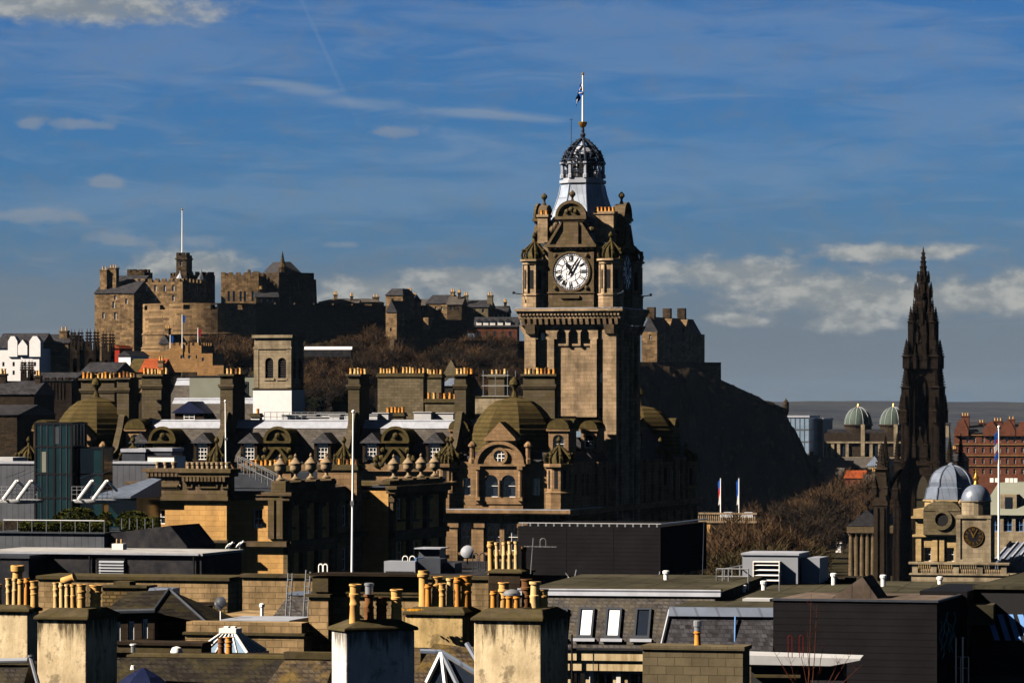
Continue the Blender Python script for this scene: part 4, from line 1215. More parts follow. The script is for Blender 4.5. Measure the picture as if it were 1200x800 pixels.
# clock dials
ROMAN = ['XII', 'I', 'II', 'III', 'IV', 'V', 'VI', 'VII', 'VIII', 'IX', 'X', 'XI']
for k in range(4):
    Mk = Matrix.Rotation(R(90 * k), 4, 'Z')
    y = -H0 + .10

    def put(name, b, mat, parent, smooth=False):
        m = MB(); m.merge(b, Mk); return part(name, m, mat, parent, smooth)

    def bar(b, p, q, w, y0, y1):
        p, q = Vector((p[0], p[1])), Vector((q[0], q[1])); d = (q - p).normalized(); nn = Vector((-d.y, d.x)) * w / 2
        b.ext([tuple(p + nn), tuple(p - nn), tuple(q - nn), tuple(q + nn)], y0, y1)

    n = 48
    b = MB().ext([(2.05 * math.cos(2 * math.pi * i / n), zc + 2.05 * math.sin(2 * math.pi * i / n)) for i in range(n)], y, y + .08)
    dial = put('clock_dial', b, 'dial', tower)
    b = MB()
    for i in range(60):
        t = 2 * math.pi * i / 60
        c, s_ = math.sin(t), math.cos(t)
        bar(b, (1.86 * c, zc + 1.86 * s_), (2.0 * c, zc + 2.0 * s_), .085 if i % 5 else .15, y - .03, y)
    for r_, w_ in ((2.03, .05), (1.80, .05), (1.10, .05)):
        for i in range(48):
            t0, t1 = 2 * math.pi * i / 48, 2 * math.pi * (i + 1) / 48
            bar(b, (r_ * math.cos(t0), zc + r_ * math.sin(t0)), (r_ * math.cos(t1), zc + r_ * math.sin(t1)), w_, y - .029, y)
    for i in range(6):                                      # star-shaped glazing bars of the skeleton dial
        t = math.pi * i / 3; c, s_ = math.sin(t), math.cos(t)
        for dt in (-math.pi / 6, math.pi / 6):
            bar(b, (.62 * math.sin(t), zc + .62 * math.cos(t)), (1.08 * math.sin(t + dt), zc + 1.08 * math.cos(t + dt)), .04, y - .025, y)
            bar(b, (.62 * math.sin(t), zc + .62 * math.cos(t)), (.42 * math.sin(t + dt), zc + .42 * math.cos(t + dt)), .04, y - .026, y)
            bar(b, (0, zc), (.42 * math.sin(t + dt), zc + .42 * math.cos(t + dt)), .035, y - .024, y)
    put('dial_bars', b, 'iron', dial)
    b = MB()
    for i, num in enumerate(ROMAN):
        t = 2 * math.pi * i / 12
        ex, ez = Vector((math.cos(t), -math.sin(t))), Vector((math.sin(t), math.cos(t)))
        ws = {'I': .15, 'V': .28, 'X': .30}
        tot = sum(ws[c] for c in num); x = -tot / 2
        def at(px_, r_): return ex * px_ + ez * r_ + Vector((0, zc))
        for c in num:
            w_ = ws[c]; m_ = x + w_ / 2
            if c == 'I': bar(b, at(m_, 1.18), at(m_, 1.74), .09, y - .035, y)
            elif c == 'V':
                bar(b, at(m_, 1.18), at(m_ - .10, 1.74), .085, y - .035, y); bar(b, at(m_, 1.18), at(m_ + .10, 1.74), .05, y - .034, y)
            else:
                bar(b, at(m_ + .11, 1.18), at(m_ - .11, 1.74), .085, y - .035, y); bar(b, at(m_ - .11, 1.18), at(m_ + .11, 1.74), .05, y - .034, y)
            x += w_
    put('numerals', b, 'black', dial)
    b = MB()
    th = 2 * math.pi * (11 + 5 / 60) / 12; tm = 2 * math.pi * 5 / 60
    d = Vector((math.sin(th), math.cos(th))); nn = Vector((d.y, -d.x)); o = Vector((0, zc))
    b.ext([tuple(o - nn * .1 - d * .25), tuple(o + nn * .1 - d * .25), tuple(o + nn * .11 + d * .55), tuple(o + nn * .26 + d * .72), tuple(o + d * 1.2), tuple(o - nn * .26 + d * .72), tuple(o - nn * .11 + d * .55)], y - .10, y - .06)
    put('hour_hand', b, 'black', dial)
    b = MB()
    d = Vector((math.sin(tm), math.cos(tm))); nn = Vector((d.y, -d.x))
    b.ext([tuple(o - nn * .11 - d * .4), tuple(o + nn * .11 - d * .4), tuple(o + nn * .09 + d * 1.2), tuple(o + d * 1.9), tuple(o - nn * .09 + d * 1.2)], y - .16, y - .12)
    put('minute_hand', b, 'black', dial)

# chimneys on the tower roof
for (a, b_, v0, yt, yb) in ((630, 641.5, -3.6, 253, 288), (697, 719, -3.3, 250, 288), (648, 652, 2.0, 252, 288)):
    ua, ub = TW.u(a, v0), TW.u(b_, v0)
    c = MB().box(ua, ub, v0, v0 + 1.5, tz(yb), tz(yt)); c.box(ua - .12, ub + .12, v0 - .12, v0 + 1.62, tz(yt) + .003, tz(yt) + .3)
    ch = part('chimney', c, 'tower_stone', tower)
    n = max(2, int((ub - ua) / .42))
    for i in range(n): pot(ch, ua + (ub - ua) * (i + .5) / n, v0 + .75, tz(yt) + .3, .5, .17, 0, 'pot_orange')

# leaded spire, gallery, crown
zs0, zs1 = tz(288), tz(214)
sp = MB()
prof = [(4.15, zs0), (3.75, tz(270)), (3.35, tz(252)), (2.85, tz(238)), (2.5, tz(226)), (2.28, tz(214))]
sp.lathe([(r / math.cos(R(22.5)), z) for r, z in prof], 0, 0, 8, R(22.5))
for i in range(8):
    a = R(22.5 + 45 * i); k = 1 / math.cos(R(22.5))
    for (r0, za), (r1, zb_) in zip(prof, prof[1:]):
        sp.tube((r0 * k * math.cos(a), r0 * k * math.sin(a), za), (r1 * k * math.cos(a), r1 * k * math.sin(a), zb_), .09, 5)
part('spire_roof', sp, 'lead_spire', tower)
g = MB()
g.lathe([(2.3, tz(214)), (2.65, tz(212)), (2.65, tz(208.5)), (2.35, tz(208)), (2.35, tz(206))], 0, 0, 8, R(22.5))
for i in range(8):
    a = R(22.5 + 45 * i); c, s_ = math.cos(a), math.sin(a)
    g.lathe([(.30, tz(206)), (.30, tz(202)), (.2, tz(201)), (.2, tz(190)), (.33, tz(189)), (.33, tz(187))], 2.3 * c, 2.3 * s_, 6)
part('gallery', g, 'lead', tower)
g = MB()
for i in range(8):
    a, a2 = R(22.5 + 45 * i), R(67.5 + 45 * i)
    p, q = Vector((2.3 * math.cos(a), 2.3 * math.sin(a), 0)), Vector((2.3 * math.cos(a2), 2.3 * math.sin(a2), 0))
    for zz in (tz(196.5), tz(199)): g.tube(p + Vector((0, 0, zz)), q + Vector((0, 0, zz)), .05, 5)
    for j in range(1, 5):
        w_ = p.lerp(q, j / 5); g.tube(w_ + Vector((0, 0, tz(206))), w_ + Vector((0, 0, tz(196.5))), .045, 5)
part('gallery_rail', g, 'iron', tower)
g = MB()
g.lathe([(1.2, tz(206)), (1.15, tz(178)), (1.45, tz(177.5)), (1.4, tz(176)), (.9, tz(171)), (.35, tz(166)), (.12, tz(161))], 0, 0, 8, R(22.5))
part('lantern', g, 'lead', tower)
g = MB()
for i in range(8):
    a = R(45 * i); c, s_ = math.cos(a), math.sin(a)
    def ring(r_, zz): 
        pts = [(1.09 * c - s_ * r_ * math.cos(q), 1.09 * s_ + c * r_ * math.cos(q), zz + r_ * math.sin(q)) for q in [2 * math.pi * j / 10 for j in range(10)]]
        g.add(pts, [tuple(range(10))])
    g.add([(1.13 * c - s_ * q, 1.13 * s_ + c * q, z) for q, z in ((-.36, tz(205)), (.36, tz(205)), (.36, tz(188)), (-.36, tz(188)))], [(0, 1, 2, 3)])
    g.add([(1.14 * c - s_ * .36 * math.cos(q), 1.14 * s_ + c * .36 * math.cos(q), tz(183) + .36 * math.sin(q)) for q in [2 * math.pi * j / 10 for j in range(10)]], [tuple(range(10))])
part('lantern_opening', g, 'louvre', tower)
cr = MB()
zq0, zq1 = tz(190), tz(158)
for i in range(8):
    a = R(22.5 + 45 * i); c, s_ = math.cos(a), math.sin(a)
    def cp(q, off=0.0):
        r_ = 2.35 * math.cos(q * math.pi / 2) ** .72 * (1 - .12 * q) + .1 + off
        return Vector((r_ * c, r_ * s_, zq0 + (zq1 - zq0) * q))
    outer = [cp(j / 10) for j in range(11)]; inner = [cp(j / 10, -.32 * (1 - j / 10)) + Vector((0, 0, -.15)) for j in range(11)]
    cr.path(outer, .12, 5); cr.path(inner, .085, 5)
    for j in range(1, 10):
        cr.tube(outer[j], inner[j - 1], .05, 4)
        cr.tube(outer[j], outer[j] + Vector((c * .16, s_ * .16, .2)), .075, 4, .02)
    a2 = R(67.5 + 45 * i)
    for q in (.0, .16, .42, .65):                            # rings and scrolls between the ribs
        r_ = 2.35 * math.cos(q * math.pi / 2) ** .72 * (1 - .12 * q) + .1
        pts = [Vector((r_ * math.cos(a + (a2 - a) * j / 4), r_ * math.sin(a + (a2 - a) * j / 4), zq0 + (zq1 - zq0) * q + .12 * math.sin(math.pi * j / 4))) for j in range(5)]
        cr.path(pts, .07, 4)
    for q in (.06, .22, .36):
        am = (a + a2) / 2; r_ = 2.3 * math.cos(q * math.pi / 2) ** .72
        cc = Vector((r_ * math.cos(am), r_ * math.sin(am), zq0 + (zq1 - zq0) * (q + .05)))
        tq = Vector((-math.sin(am), math.cos(am), 0))
        cr.path([cc + tq * (.42 * math.cos(w_)) * (1 - q) + Vector((0, 0, .34 * math.sin(w_))) for w_ in [2 * math.pi * j / 8 for j in range(9)]], .065, 4)
part('iron_crown', cr, 'iron', tower)
g = MB().lathe([(.12, tz(162)), (.24, tz(157)), (.34, tz(154)), (.16, tz(151)), (.2, tz(149)), (.14, tz(146))], 0, 0, 10)
part('crown_stem', g, 'iron', tower)
part('gold_cup', MB().lathe([(.12, tz(146) + .002), (.32, tz(144.5)), (.48, tz(141.5)), (.5, tz(139)), (.2, tz(138.5))], 0, 0, 12), 'gold', tower, True)
part('roof_aerial', MB().tube((-1.35, 0, tz(168)), (-1.35, 0, tz(134.5)), .035, 5).tube((-1.6, 0, tz(136)), (-1.1, 0, tz(136)), .03, 4), 'iron', tower)
pf = thing('flagpole', TW, 'white flagpole with a blue and white cross flag on the crown of the clock tower', 'flagpole', z=tz(138.5))
hp = tz(83) - tz(138.5)
part('shaft', MB().tube((0, 0, 0), (0, 0, hp), .12, 8, .08), 'pole', pf)
part('truck', MB().ball((0, 0, hp + .1), .16), 'gold', pf)
fl = MB(); NA, NB = 8, 12


def flag_pt(i, j, W, Hh, drop):
    q = i / NA; w_ = j / NB
    fold = .16 * math.sin(q * 9 + w_ * 4)
    return Vector((-W * q * (.55 + .2 * w_) + .08 * math.sin(w_ * 8), fold, -Hh * w_ - drop * q ** .8))


for j in range(NB + 1):
    for i in range(NA + 1): fl.v.append(tuple(flag_pt(i, j, 1.0, 1.6, 1.5) + Vector((-.08, 0, hp - .35))))
for j in range(NB):
    for i in range(NA):
        a = j * (NA + 1) + i; fl.f.append((a, a + 1, a + NA + 2, a + NA + 1))
fo = part('flag', fl, 'saltire', pf, True)
sm = MB()
for (i0, j0, i1, j1) in ((0, 0, NA, NB), (0, NB, NA, 0)):
    pts = [flag_pt(i0 + (i1 - i0) * k / 12, j0 + (j1 - j0) * k / 12, 1.0, 1.6, 1.5) + Vector((-.08, 0, hp - .35)) for k in range(13)]
    for p, q in zip(pts, pts[1:]): sm.tube(p, q, .045, 4)
part('cross', sm, 'flag_white', fo)
# flagstaffs / spouts poking out at the cornice corners
g = MB()
for kx, ky in ((-1, -1), (1, -1), (1, 1)):
    g.tube((kx * 5.2, ky * 5.2, tz(345)), (kx * 6.3, ky * 6.3, tz(343)), .06, 5); g.ball((kx * 6.3, ky * 6.3, tz(342.5)), .17, 6, 4)
part('floodlight_arm', g, 'iron', tower)

# ================================================================== hotel body
HB = Fr(660, 420, 16)
hotel = thing('grand_hotel', HB, 'huge sandstone hotel with slate mansard, mossy stone domes and tall chimneys around the clock tower', 'hotel')
uL = HB.u(58)                      # far left corner
ZE = HB.z(543)                     # pavilion turret tops
ZC = HB.z(597)                     # main cornice


def turret(u, v, r, yb, yt, yc, name='turret'):
    """octagonal turret from row yb to yt with an open rib crown up to row yc"""
    zb, zt, zcn = HB.z(yb, u, v), HB.z(yt, u, v), HB.z(yc, u, v)
    m = MB().lathe([(r * 1.05, zb), (r * 1.05, zb + (zt - zb) * .33), (r * 1.12, zb + (zt - zb) * .36), (r * .95, zb + (zt - zb) * .4), (r * .95, zt - .5), (r * 1.2, zt - .35), (r * 1.22, zt), (r * .9, zt + .01)], u, v, 8, R(22.5))
    t = part(name, m, 'hotel_stone', hotel)
    s = MB()
    for i in range(8):
        a = R(45 * i); c, q = math.cos(a), math.sin(a); rr_ = r * .95 * math.cos(R(22.5)) + .015
        s.add([(u + rr_ * c - q * w, v + rr_ * q + c * w, z) for w, z in ((-.2, zb + (zt - zb) * .45), (.2, zb + (zt - zb) * .45), (.2, zt - .7), (-.2, zt - .7))], [(0, 1, 2, 3)])
    part('turret_slit', s, 'louvre', t)
    c = MB(); rib_crown(c, u, v, zt + .01, r * 1.0, (zcn - zt) / 1.6, 8, .17)
    part('turret_crown', c, 'moss_stone', t, True)
    return t


def stone_dome(u, v, r, y0, y1, sides=8):
    zb, zt = HB.z(y0, u, v), HB.z(y1, u, v)
    pr = []
    N = 13
    for i in range(N + 1):
        q = i / N
        rr_ = r * math.cos(q * math.pi / 2) ** .62 if i < N else .35
        z = zb + (zt - zb) * math.sin(q * math.pi / 2) ** 1.05
        rr_ = r * max(0, 1 - q ** 2.4) ** .55 * .97 + .3
        z = zb + (zt - zb) * q
        if pr: pr.append((rr_ + .10, z - .12))
        pr.append((rr_, z))
    d = MB().lathe([(a / math.cos(R(22.5)), z) for a, z in pr], u, v, sides, R(22.5))
    t = part('dome', d, 'dome', hotel)
    f = MB(); finial(f, u, v, zt - .1, 2.2, .6); part('dome_finial', f, 'moss_stone', t, True)
    for i in range(8):
        pass
    return t


def lucarne(u, v, w, yb, yt, rot, face='hotel_stone'):
    """stone dormer with a round barrel top"""
    zb, zt = HB.z(yb, u, v), HB.z(yt, u, v)
    m = MB(); wall(m, -w / 2, w / 2, zb, zt, 0, [(-w * .28, w * .28, zb + (zt - zb) * .15, zt - .35, 'arch')], .3)
    m.box(-w / 2, w / 2, .3, 3.2, zb, zt); m.box(-w * .6, w * .6, -.2, 3.2, zt + .003, zt + .25)
    o = part('stone_dormer', m, face, hotel, loc=(u, v, 0), rot=rot)
    b = MB().ext([(w * .56 * math.cos(math.pi * i / 10), zt + .26 + w * .5 * math.sin(math.pi * i / 10)) for i in range(11)], -.25, 3.4)
    part('barrel_roof', b, 'moss_stone', o)
    window(o, 0, zb + (zt - zb) * .15, w * .56, zt - .35 - zb - (zt - zb) * .15, .2, 0, nx=1, nz=2)


def pavilion(ua, ub, vd, yT, label_dome):
    """corner pavilion with front bay, pediments, turrets and dome; ua..ub along the front"""
    um = (ua + ub) / 2; W = ub - ua
    z = lambda py: HB.z(py, um, 0)
    front = [(um - 1.75, um - .18, z(582), z(556), 'arch'), (um + .18, um + 1.75, z(582), z(556), 'arch')]
    side = [(um - 4.3, um - 3.5, z(580), z(560)), (um + 3.4, um + 4.2, z(580), z(560))]
    low = [(um - 4.6, um - 3.4, z(645), z(613)), (um - 1.75, um - .25, z(645), z(613)), (um + .25, um + 1.75, z(645), z(613)), (um + 3.2, um + 4.4, z(645), z(613))]
    m = MB()
    sides_n = [(k, k + .9, z(582), z(556)) for k in (2.6, 4.6, 7.6, 9.6)] + [(k, k + 1.1, z(645), z(613)) for k in (2.4, 4.8, 7.4, 9.8)]
    shell(m, ua, ub, 0, vd, 0, z(541), side + low, sides_n, .35)
    # projecting central bay
    bay = MB(); wall(bay, um - 2.6, um + 2.6, z(596), z(546), -.9, front, .5)
    for s in (-1, 1): bay.quad((um + s * 2.6, -.9, z(596)), (um + s * 2.6, .0, z(596)), (um + s * 2.6, .0, z(546)), (um + s * 2.6, -.9, z(546)))
    bay.box(um - 2.9, um + 2.9, -1.15, -.002, z(546) + .003, z(543.5))
    bay.box(um - 2.7, um + 2.7, -1.02, -.902, z(590), z(586))
    for x in (-2.35, 2.35): bay.tube((um + x, -1.1, z(582)), (um + x, -1.1, z(550)), .22, 8); bay.box(um + x - .3, um + x + .3, -1.4, -.903, z(586), z(582)); bay.box(um + x - .3, um + x + .3, -1.4, -.903, z(550), z(546))
    bay.tube((um, -.98, z(580)), (um, -.98, z(562)), .13, 8)
    zb = z(543.4); r = 2.55
    prof = [(um + r * math.cos(math.pi * i / 16), zb + r * .88 * math.sin(math.pi * i / 16)) for i in range(17)]
    bay.ext(prof, -.8, .3)
    p2 = [(um + (r + .22) * math.cos(math.pi * i / 16), zb + (r + .22) * .88 * math.sin(math.pi * i / 16)) for i in range(17)]
    bay.ext(p2 + [(um + (a - um) * .86, zb + (c - zb) * .86) for a, c in p2[::-1]], -1.1, -.8)
    for i in range(16):
        t0, t1 = 2 * math.pi * i / 16, 2 * math.pi * (i + 1) / 16
        q = lambda r_, t: (um + r_ * math.cos(t), z(534) + r_ * math.sin(t))
        a, b_, c, d = q(.62, t0), q(.62, t1), q(.92, t1), q(.92, t0)
        bay.add([(a[0], -1.05, a[1]), (b_[0], -1.05, b_[1]), (c[0], -1.05, c[1]), (d[0], -1.05, d[1]), (c[0], -.8, c[1]), (d[0], -.8, d[1]), (a[0], -.8, a[1]), (b_[0], -.8, b_[1])], [(0, 1, 2, 3), (3, 2, 4, 5), (0, 6, 7, 1)])
    # crowning pediment
    bay.box(um - 1.3, um + 1.3, -.7, .6, z(523), z(516))
    bay.box(um - 1.75, um + 1.75, -.95, .8, z(516) + .003, z(514))
    bay.ext([(um - 1.75, z(513.9)), (um + 1.75, z(513.9)), (um, z(494))], -.8, 1.5)
    for s in (-1, 1):
        bay.lathe([(.42, z(543)), (.42, z(538)), (.3, z(536)), (.3, z(524)), (.48, z(523)), (.48, z(521)), (.15, z(517))], um + s * 3.1, -.6, 8)
    w = part('wall', m, 'hotel_stone', hotel)
    bw = part('bay', bay, 'hotel_stone', hotel)
    oc = MB().ext([(um + .6 * math.cos(2 * math.pi * i / 14), z(534) + .6 * math.sin(2 * math.pi * i / 14)) for i in range(14)], -.86, -.802)
    ow = part('round_window', oc, 'glass', bw)
    fr_ = MB()
    for dx in (-.2, .2): fr_.box(um + dx - .04, um + dx + .04, -.9, -.862, z(534) - .55, z(534) + .55)
    for dz in (-.2, .2): fr_.box(um - .55, um + .55, -.905, -.865, z(534) + dz - .04, z(534) + dz + .04)
    part('glazing_bars', fr_, 'white', ow)
    for o in front: window(bw, (o[0] + o[1]) / 2, o[2], o[1] - o[0], o[3] - o[2], -.9 + .35, nx=1, nz=2)
    put_windows(w, side + low, sides_n, 0, ub, .35, 2, 2)
    # cornice with brackets around front and right side
    c = MB()
    c.box(ua - .9, ub + .9, -1.0, vd, z(603.8), z(601)); c.box(ua - 1.1, ub + 1.1, -1.25, vd, z(600.9), z(597))
    nb = int(W / .8)
    for i in range(nb + 1): x = ua - .6 + (W + 1.2) * i / nb; c.frus(x - .16, x + .16, -.25, -.002, z(611), x - .16, x + .16, -.9, -.002, z(604))
    for i in range(18): y = .2 + (vd - .4) * i / 17; c.frus(ub + .002, ub + .25, y - .16, y + .16, z(611), ub + .002, ub + .85, y - .16, y + .16, z(604))
    for s in (um - 5.3, um - 2.4, um + 2.4, um + 5.0):                    # pilasters of the storey below
        c.box(s - .45, s + .45, -.35, -.002, z(690), z(612)); c.box(s - .6, s + .6, -.5, -.002, z(618), z(613))
    c.box(ua - .2, ub + .2, -.3, -.002, z(650), z(647))
    part('cornice', c, 'hotel_stone', hotel)
    part('cornice_lead', MB().box(ua - 1.0, ub + 1.0, -1.1, vd - .1, z(596.9), z(596)), 'lead', hotel)
    part('pavilion_roof', MB().frus(ua, ub, .2, vd, z(541) + .01, ua + 1, ub - 1, 1.5, vd - 1, z(530)), 'slate_dark', hotel)
    turret(ua + .6, .5, 1.35, 596, 543, 511); turret(ub - .6, .5, 1.35, 596, 543, 511)
    dr = 4.55
    dt = stone_dome(um - .2, 5.6, dr, 545, 464)
    lucarne(ua + .9, 3.6, 2.0, 536, 505, 0); lucarne(ub - 1.4, 3.2, 2.2, 536, 505, 0)
    lucarne(ub - .6, 6.5, 2.2, 536, 505, R(90))


uA = HB.u(517)
pavilion(uA, 0, 13.0, 541, '')
uLb = HB.u(160)
pavilion(uLb - (0 - uA), uLb, 13.0, 541, '')

# central range between the pavilions: walls, mansard, white ridge
VZ = 0.9                                           # set back a little
eave = lambda py, u: HB.z(py, u, VZ)
u0, u1 = uLb, uA
um = (u0 + u1) / 2
zE, zR = HB.z(546, um, VZ), HB.z(493.5, um, 6.5)
cw = []
for i in range(14):
    c = u0 + (u1 - u0) * (i + .5) / 14
    cw += [(c - .6, c + .6, HB.z(590, c, VZ), HB.z(562, c, VZ)), (c - .65, c + .65, HB.z(645, c, VZ), HB.z(612, c, VZ))]
w = part('range_wall', wall(MB(), u0, u1, 0, zE, VZ, cw, .3).box(u0, u1, VZ + .6, 12, 0, zE), 'hotel_stone', hotel)
for o in cw: window(w, (o[0] + o[1]) / 2, o[2], 1.2, o[3] - o[2], VZ + .2)
c = MB().box(u0, u1, VZ - .7, VZ - .002, HB.z(602, um, 0), HB.z(598, um, 0)); c.box(u0, u1, VZ - .4, VZ + .3, zE - .5, zE + .25)
part('range_cornice', c, 'hotel_stone', hotel)
VR = 6.0
ms = MB().add([(u0 - 4, VZ + .3, zE), (u1 + 4, VZ + .3, zE), (u1 + 4, VR, zR), (u0 - 4, VR, zR), (u0 - 4, 12, zE), (u1 + 4, 12, zE), (u1 + 4, 12, zR), (u0 - 4, 12, zR)],
              [(0, 1, 2, 3), (2, 3, 7, 6), (0, 3, 7, 4), (1, 5, 6, 2), (4, 5, 6, 7)])
part('mansard', ms, 'slate', hotel)
rl = MB().frus(u0 - 4, u1 + 4, VR - .85, VR + .3, zR - .75, u0 - 4, u1 + 4, VR - .25, VR + .3, zR - .02)
rl.tube((u0 - 4, VR - .1, zR + .05), (u1 + 4, VR - .1, zR + .05), .14, 8)
part('ridge_lead', rl, 'lead', hotel)


def roof_v(z): return VZ + .3 + (VR - VZ - .3) * (z - zE) / (zR - zE)


for p in (165, 238, 293, 379, 436, 510):             # small dormers
    u = HB.u(p, 2.0)
    zb, zt = HB.z(541, u, 2), HB.z(519, u, 2)
    m = MB(); wall(m, -.95, .95, zb, zt, 0, [(-.62, .62, zb + .25, zt - .08)], .25); m.box(-.95, .95, .25, 3.6, zb, zt)
    d = part('dormer', m, 'soot_stone', hotel, loc=(u, 1.6, 0))
    part('dormer_roof', MB().add([(-1.25, -.25, zt + .003), (1.25, -.25, zt + .003), (1.25, 4.2, zt + .003), (-1.25, 4.2, zt + .003), (0, .35, zt + 1.15), (0, 4.6, zt + 1.15)], [(0, 1, 4), (1, 2, 5, 4), (2, 3, 5), (3, 0, 4, 5), (0, 3, 2, 1)]), 'slate_dark', d)
    window(d, 0, zb + .25, 1.24, zt - .08 - zb - .25, .12, nx=3, nz=4, t=.09)
for p in (191, 326, 464):                             # big round-pedimented dormers
    u = HB.u(p, 1.0)
    zz = lambda py: HB.z(py, u, 1.0)
    m = MB()
    wall(m, -1.15, 1.15, zz(546), zz(519), 0, [(-.5, .5, zz(545), zz(533), 'arch')], .3); m.box(-1.15, 1.15, .3, 4.2, zz(546), zz(519))
    m.box(-1.55, 1.55, -.3, 4.2, zz(519) + .003, zz(516.6))
    prof = [(1.4 * math.cos(math.pi * i / 12), zz(516.5) + 1.4 * math.sin(math.pi * i / 12)) for i in range(13)]
    m.ext(prof, .05, 4.6)
    p2 = [(1.6 * math.cos(math.pi * i / 12), zz(516.5) + 1.6 * math.sin(math.pi * i / 12)) for i in range(13)]
    m.ext(p2 + [(a * .8, zz(516.5) + (c - zz(516.5)) * .8) for a, c in p2[::-1]], -.25, .05)
    m.ball((0, .02, zz(516.5) + .55), .38, 8, 5)
    for s in (-1, 1):
        m.ext([(s * 1.9, zz(546)), (s * 1.5, zz(546)), (s * .15, zz(526)), (s * .45, zz(525))], -.5, 0)
        m.ball((s * 1.55, -.1, zz(537)), .4, 7, 5); m.ball((s * 1.4, -.1, zz(527)), .3, 7, 5)
        m.lathe([(.3, zz(546)), (.25, zz(541)), (.36, zz(539)), (.1, zz(533))], s * 2.1, -.4, 8)
    d = part('pediment_dormer', m, 'moss_stone', hotel, loc=(u, .9, 0))
    window(d, 0, zz(545), 1.0, zz(533) - zz(545), .18, nx=1, nz=2)


def hotel_stack(px0, px1, v, yt, yb, dv, n, wing=True, lab=None):
    ua, ub = HB.u(px0, v), HB.u(px1, v)
    z = lambda py: HB.z(py, ua, v)
    c = MB().box(ua, ub, v, v + dv, z(yb), z(yt + 3.5))
    c.box(ua - .2, ub + .2, v - .2, v + dv + .2, z(yt + 16), z(yt + 13.2)); c.box(ua - .12, ub + .12, v - .12, v + dv + .12, z(yt + 18), z(yt + 16.1))
    c.box(ua - .25, ub + .25, v - .25, v + dv + .25, z(yt + 3.4), z(yt + 1)); 
    if wing:
        um_ = (ua + ub) / 2
        c.ext([(v - 3.4, z(yb)), (v - .003, z(yb)), (v - .003, z(yt + 45)), (v - .5, z(yt + 47)), (v - 1.0, z(yt + 60)), (v - 2.4, z(yt + 84))], um_ - .35, um_ + .35, 'x')
    t = part('chimney', c, 'stack_stone', hotel)
    for vv in (v + .5, v + dv - .6):
        for i in range(n):
            if random.random() < .1: continue
            pot(t, ua + (ub - ua) * (i + .5 + random.uniform(-.12, .12)) / n, vv, z(yt + 1), random.choice([.5, .6, .6, .7]), random.choice([.19, .22]), random.choice([0, 1, 3]), random.choice(['pot', 'pot', 'pot_orange', 'pot_soot', 'pot_pale']))


hotel_stack(258, 272.5, 4.0, 437, 530, 4.0, 3)
hotel_stack(408, 421, 4.0, 437, 530, 3.5, 3)
hotel_stack(532.5, 546, 4.0, 437, 530, 3.5, 3)
hotel_stack(166, 189, 9.0, 437, 500, 3.0, 5, False)
hotel_stack(137, 151, 4.0, 441, 530, 3.0, 3)
hotel_stack(95, 134, 13.2, 442, 500, 1.5, 9, False)
hotel_stack(613, 650, 13.2, 437, 520, 1.2, 8, False)
for p in (254, 403, 529):
    u = HB.u(p, .2); turret(u, .2, .9, 575, 545, 511)
# white flat roof decks, plant and safety rails behind the ridge
d = MB().box(u0 + 20, u1, VR + .32, 16, zR - .3, zR + .05)
part('roof_deck', d, 'white_roof', hotel)
pl = MB(); rnd = random.Random(5)
for p, w_, h_, v in ((345, 16, 5, 9), (372, 30, 4, 10), (392, 12, 6, 9.5), (430, 24, 7, 11), (446, 18, 9, 12), (495, 20, 10, 12), (520, 22, 9, 13), (350, 40, 7, 13), (390, 36, 8, 14)):
    a, b = HB.u(p - w_ / 2, v), HB.u(p + w_ / 2, v)
    part('plant_housing', MB().box(a, b, v, v + 1.6, zR + .055, zR + .055 + h_ * .09).box(a - .1, b + .1, v - .1, v + 1.7, zR + .06 + h_ * .09, zR + .14 + h_ * .09), 'white_roof', hotel)
rl = MB()
a, b = HB.u(310, 7), HB.u(405, 7)
for k in range(14): rl.tube((a + (b - a) * k / 13, 7, zR), (a + (b - a) * k / 13, 7, zR + 1.0), .03, 4)
for h_ in (.5, 1.0): rl.tube((a, 7, zR + h_), (b, 7, zR + h_), .03, 4)
part('roof_rail', rl, 'steel', hotel)

# north side of the hotel running away behind the tower foot
vEnd = HB.v(815, 0)
sops = []
for i in range(13):
    v = 14.5 + (vEnd - 16) * i / 13
    for y0, y1 in ((551, 574),): sops.append((v, v + 1.1, HB.z(y1, 0, v), HB.z(y0, 0, v)))
    sops.append((v, v + 1.1, HB.z(645, 0, v), HB.z(612, 0, v)))
zN = HB.z(541, 0, 13)
m = shell(MB(), -14, 0, 13.0, vEnd, 0, zN, [], sops, .3)
w = part('side_wall', m, 'hotel_stone', hotel)
put_windows(w, [], sops, 0, 0, .3)
c = MB()
c.box(.002, .9, 13, vEnd, ZC - .6, ZC); nb = 40
for i in range(nb): v = 13.2 + (vEnd - 13.4) * i / nb; c.frus(.002, .25, v - .18, v + .18, ZC - 1.3, .002, .8, v - .18, v + .18, ZC - .61)
for i in range(14): v = 13.6 + (vEnd - 14) * i / 13; c.box(.002, .35, v - .35, v + .35, 1, zN)
part('side_cornice', c, 'hotel_stone', hotel)
part('side_roof', MB().frus(-14, 0, 13, vEnd, zN + .004, -12, -4, 14, vEnd - 2, zN + 5), 'slate_dark', hotel)
part('skylight', MB().box(HB.u(668, 12), HB.u(690, 12), 12, 12.6, HB.z(512, 0, 12), HB.z(503, 0, 12)), 'glass_blue', hotel)
for v, y in ((HB.v(757, 0), 0), (HB.v(797, 0), 0), (17.0, 0)):
    lucarne(-.6, v, 2.2, 524 if v > 20 else 530, 503, R(90))
turret(-.2, HB.v(776, 0), 1.2, 590, 541, 512)
turret(-.2, HB.v(806, 0), 1.2, 590, 541, 518)
stone_dome(-4.8, vEnd - 8.5, 4.4, 535, 474)
lucarne(HB.u(690, 10), 10, 1.8, 528, 505, 0)

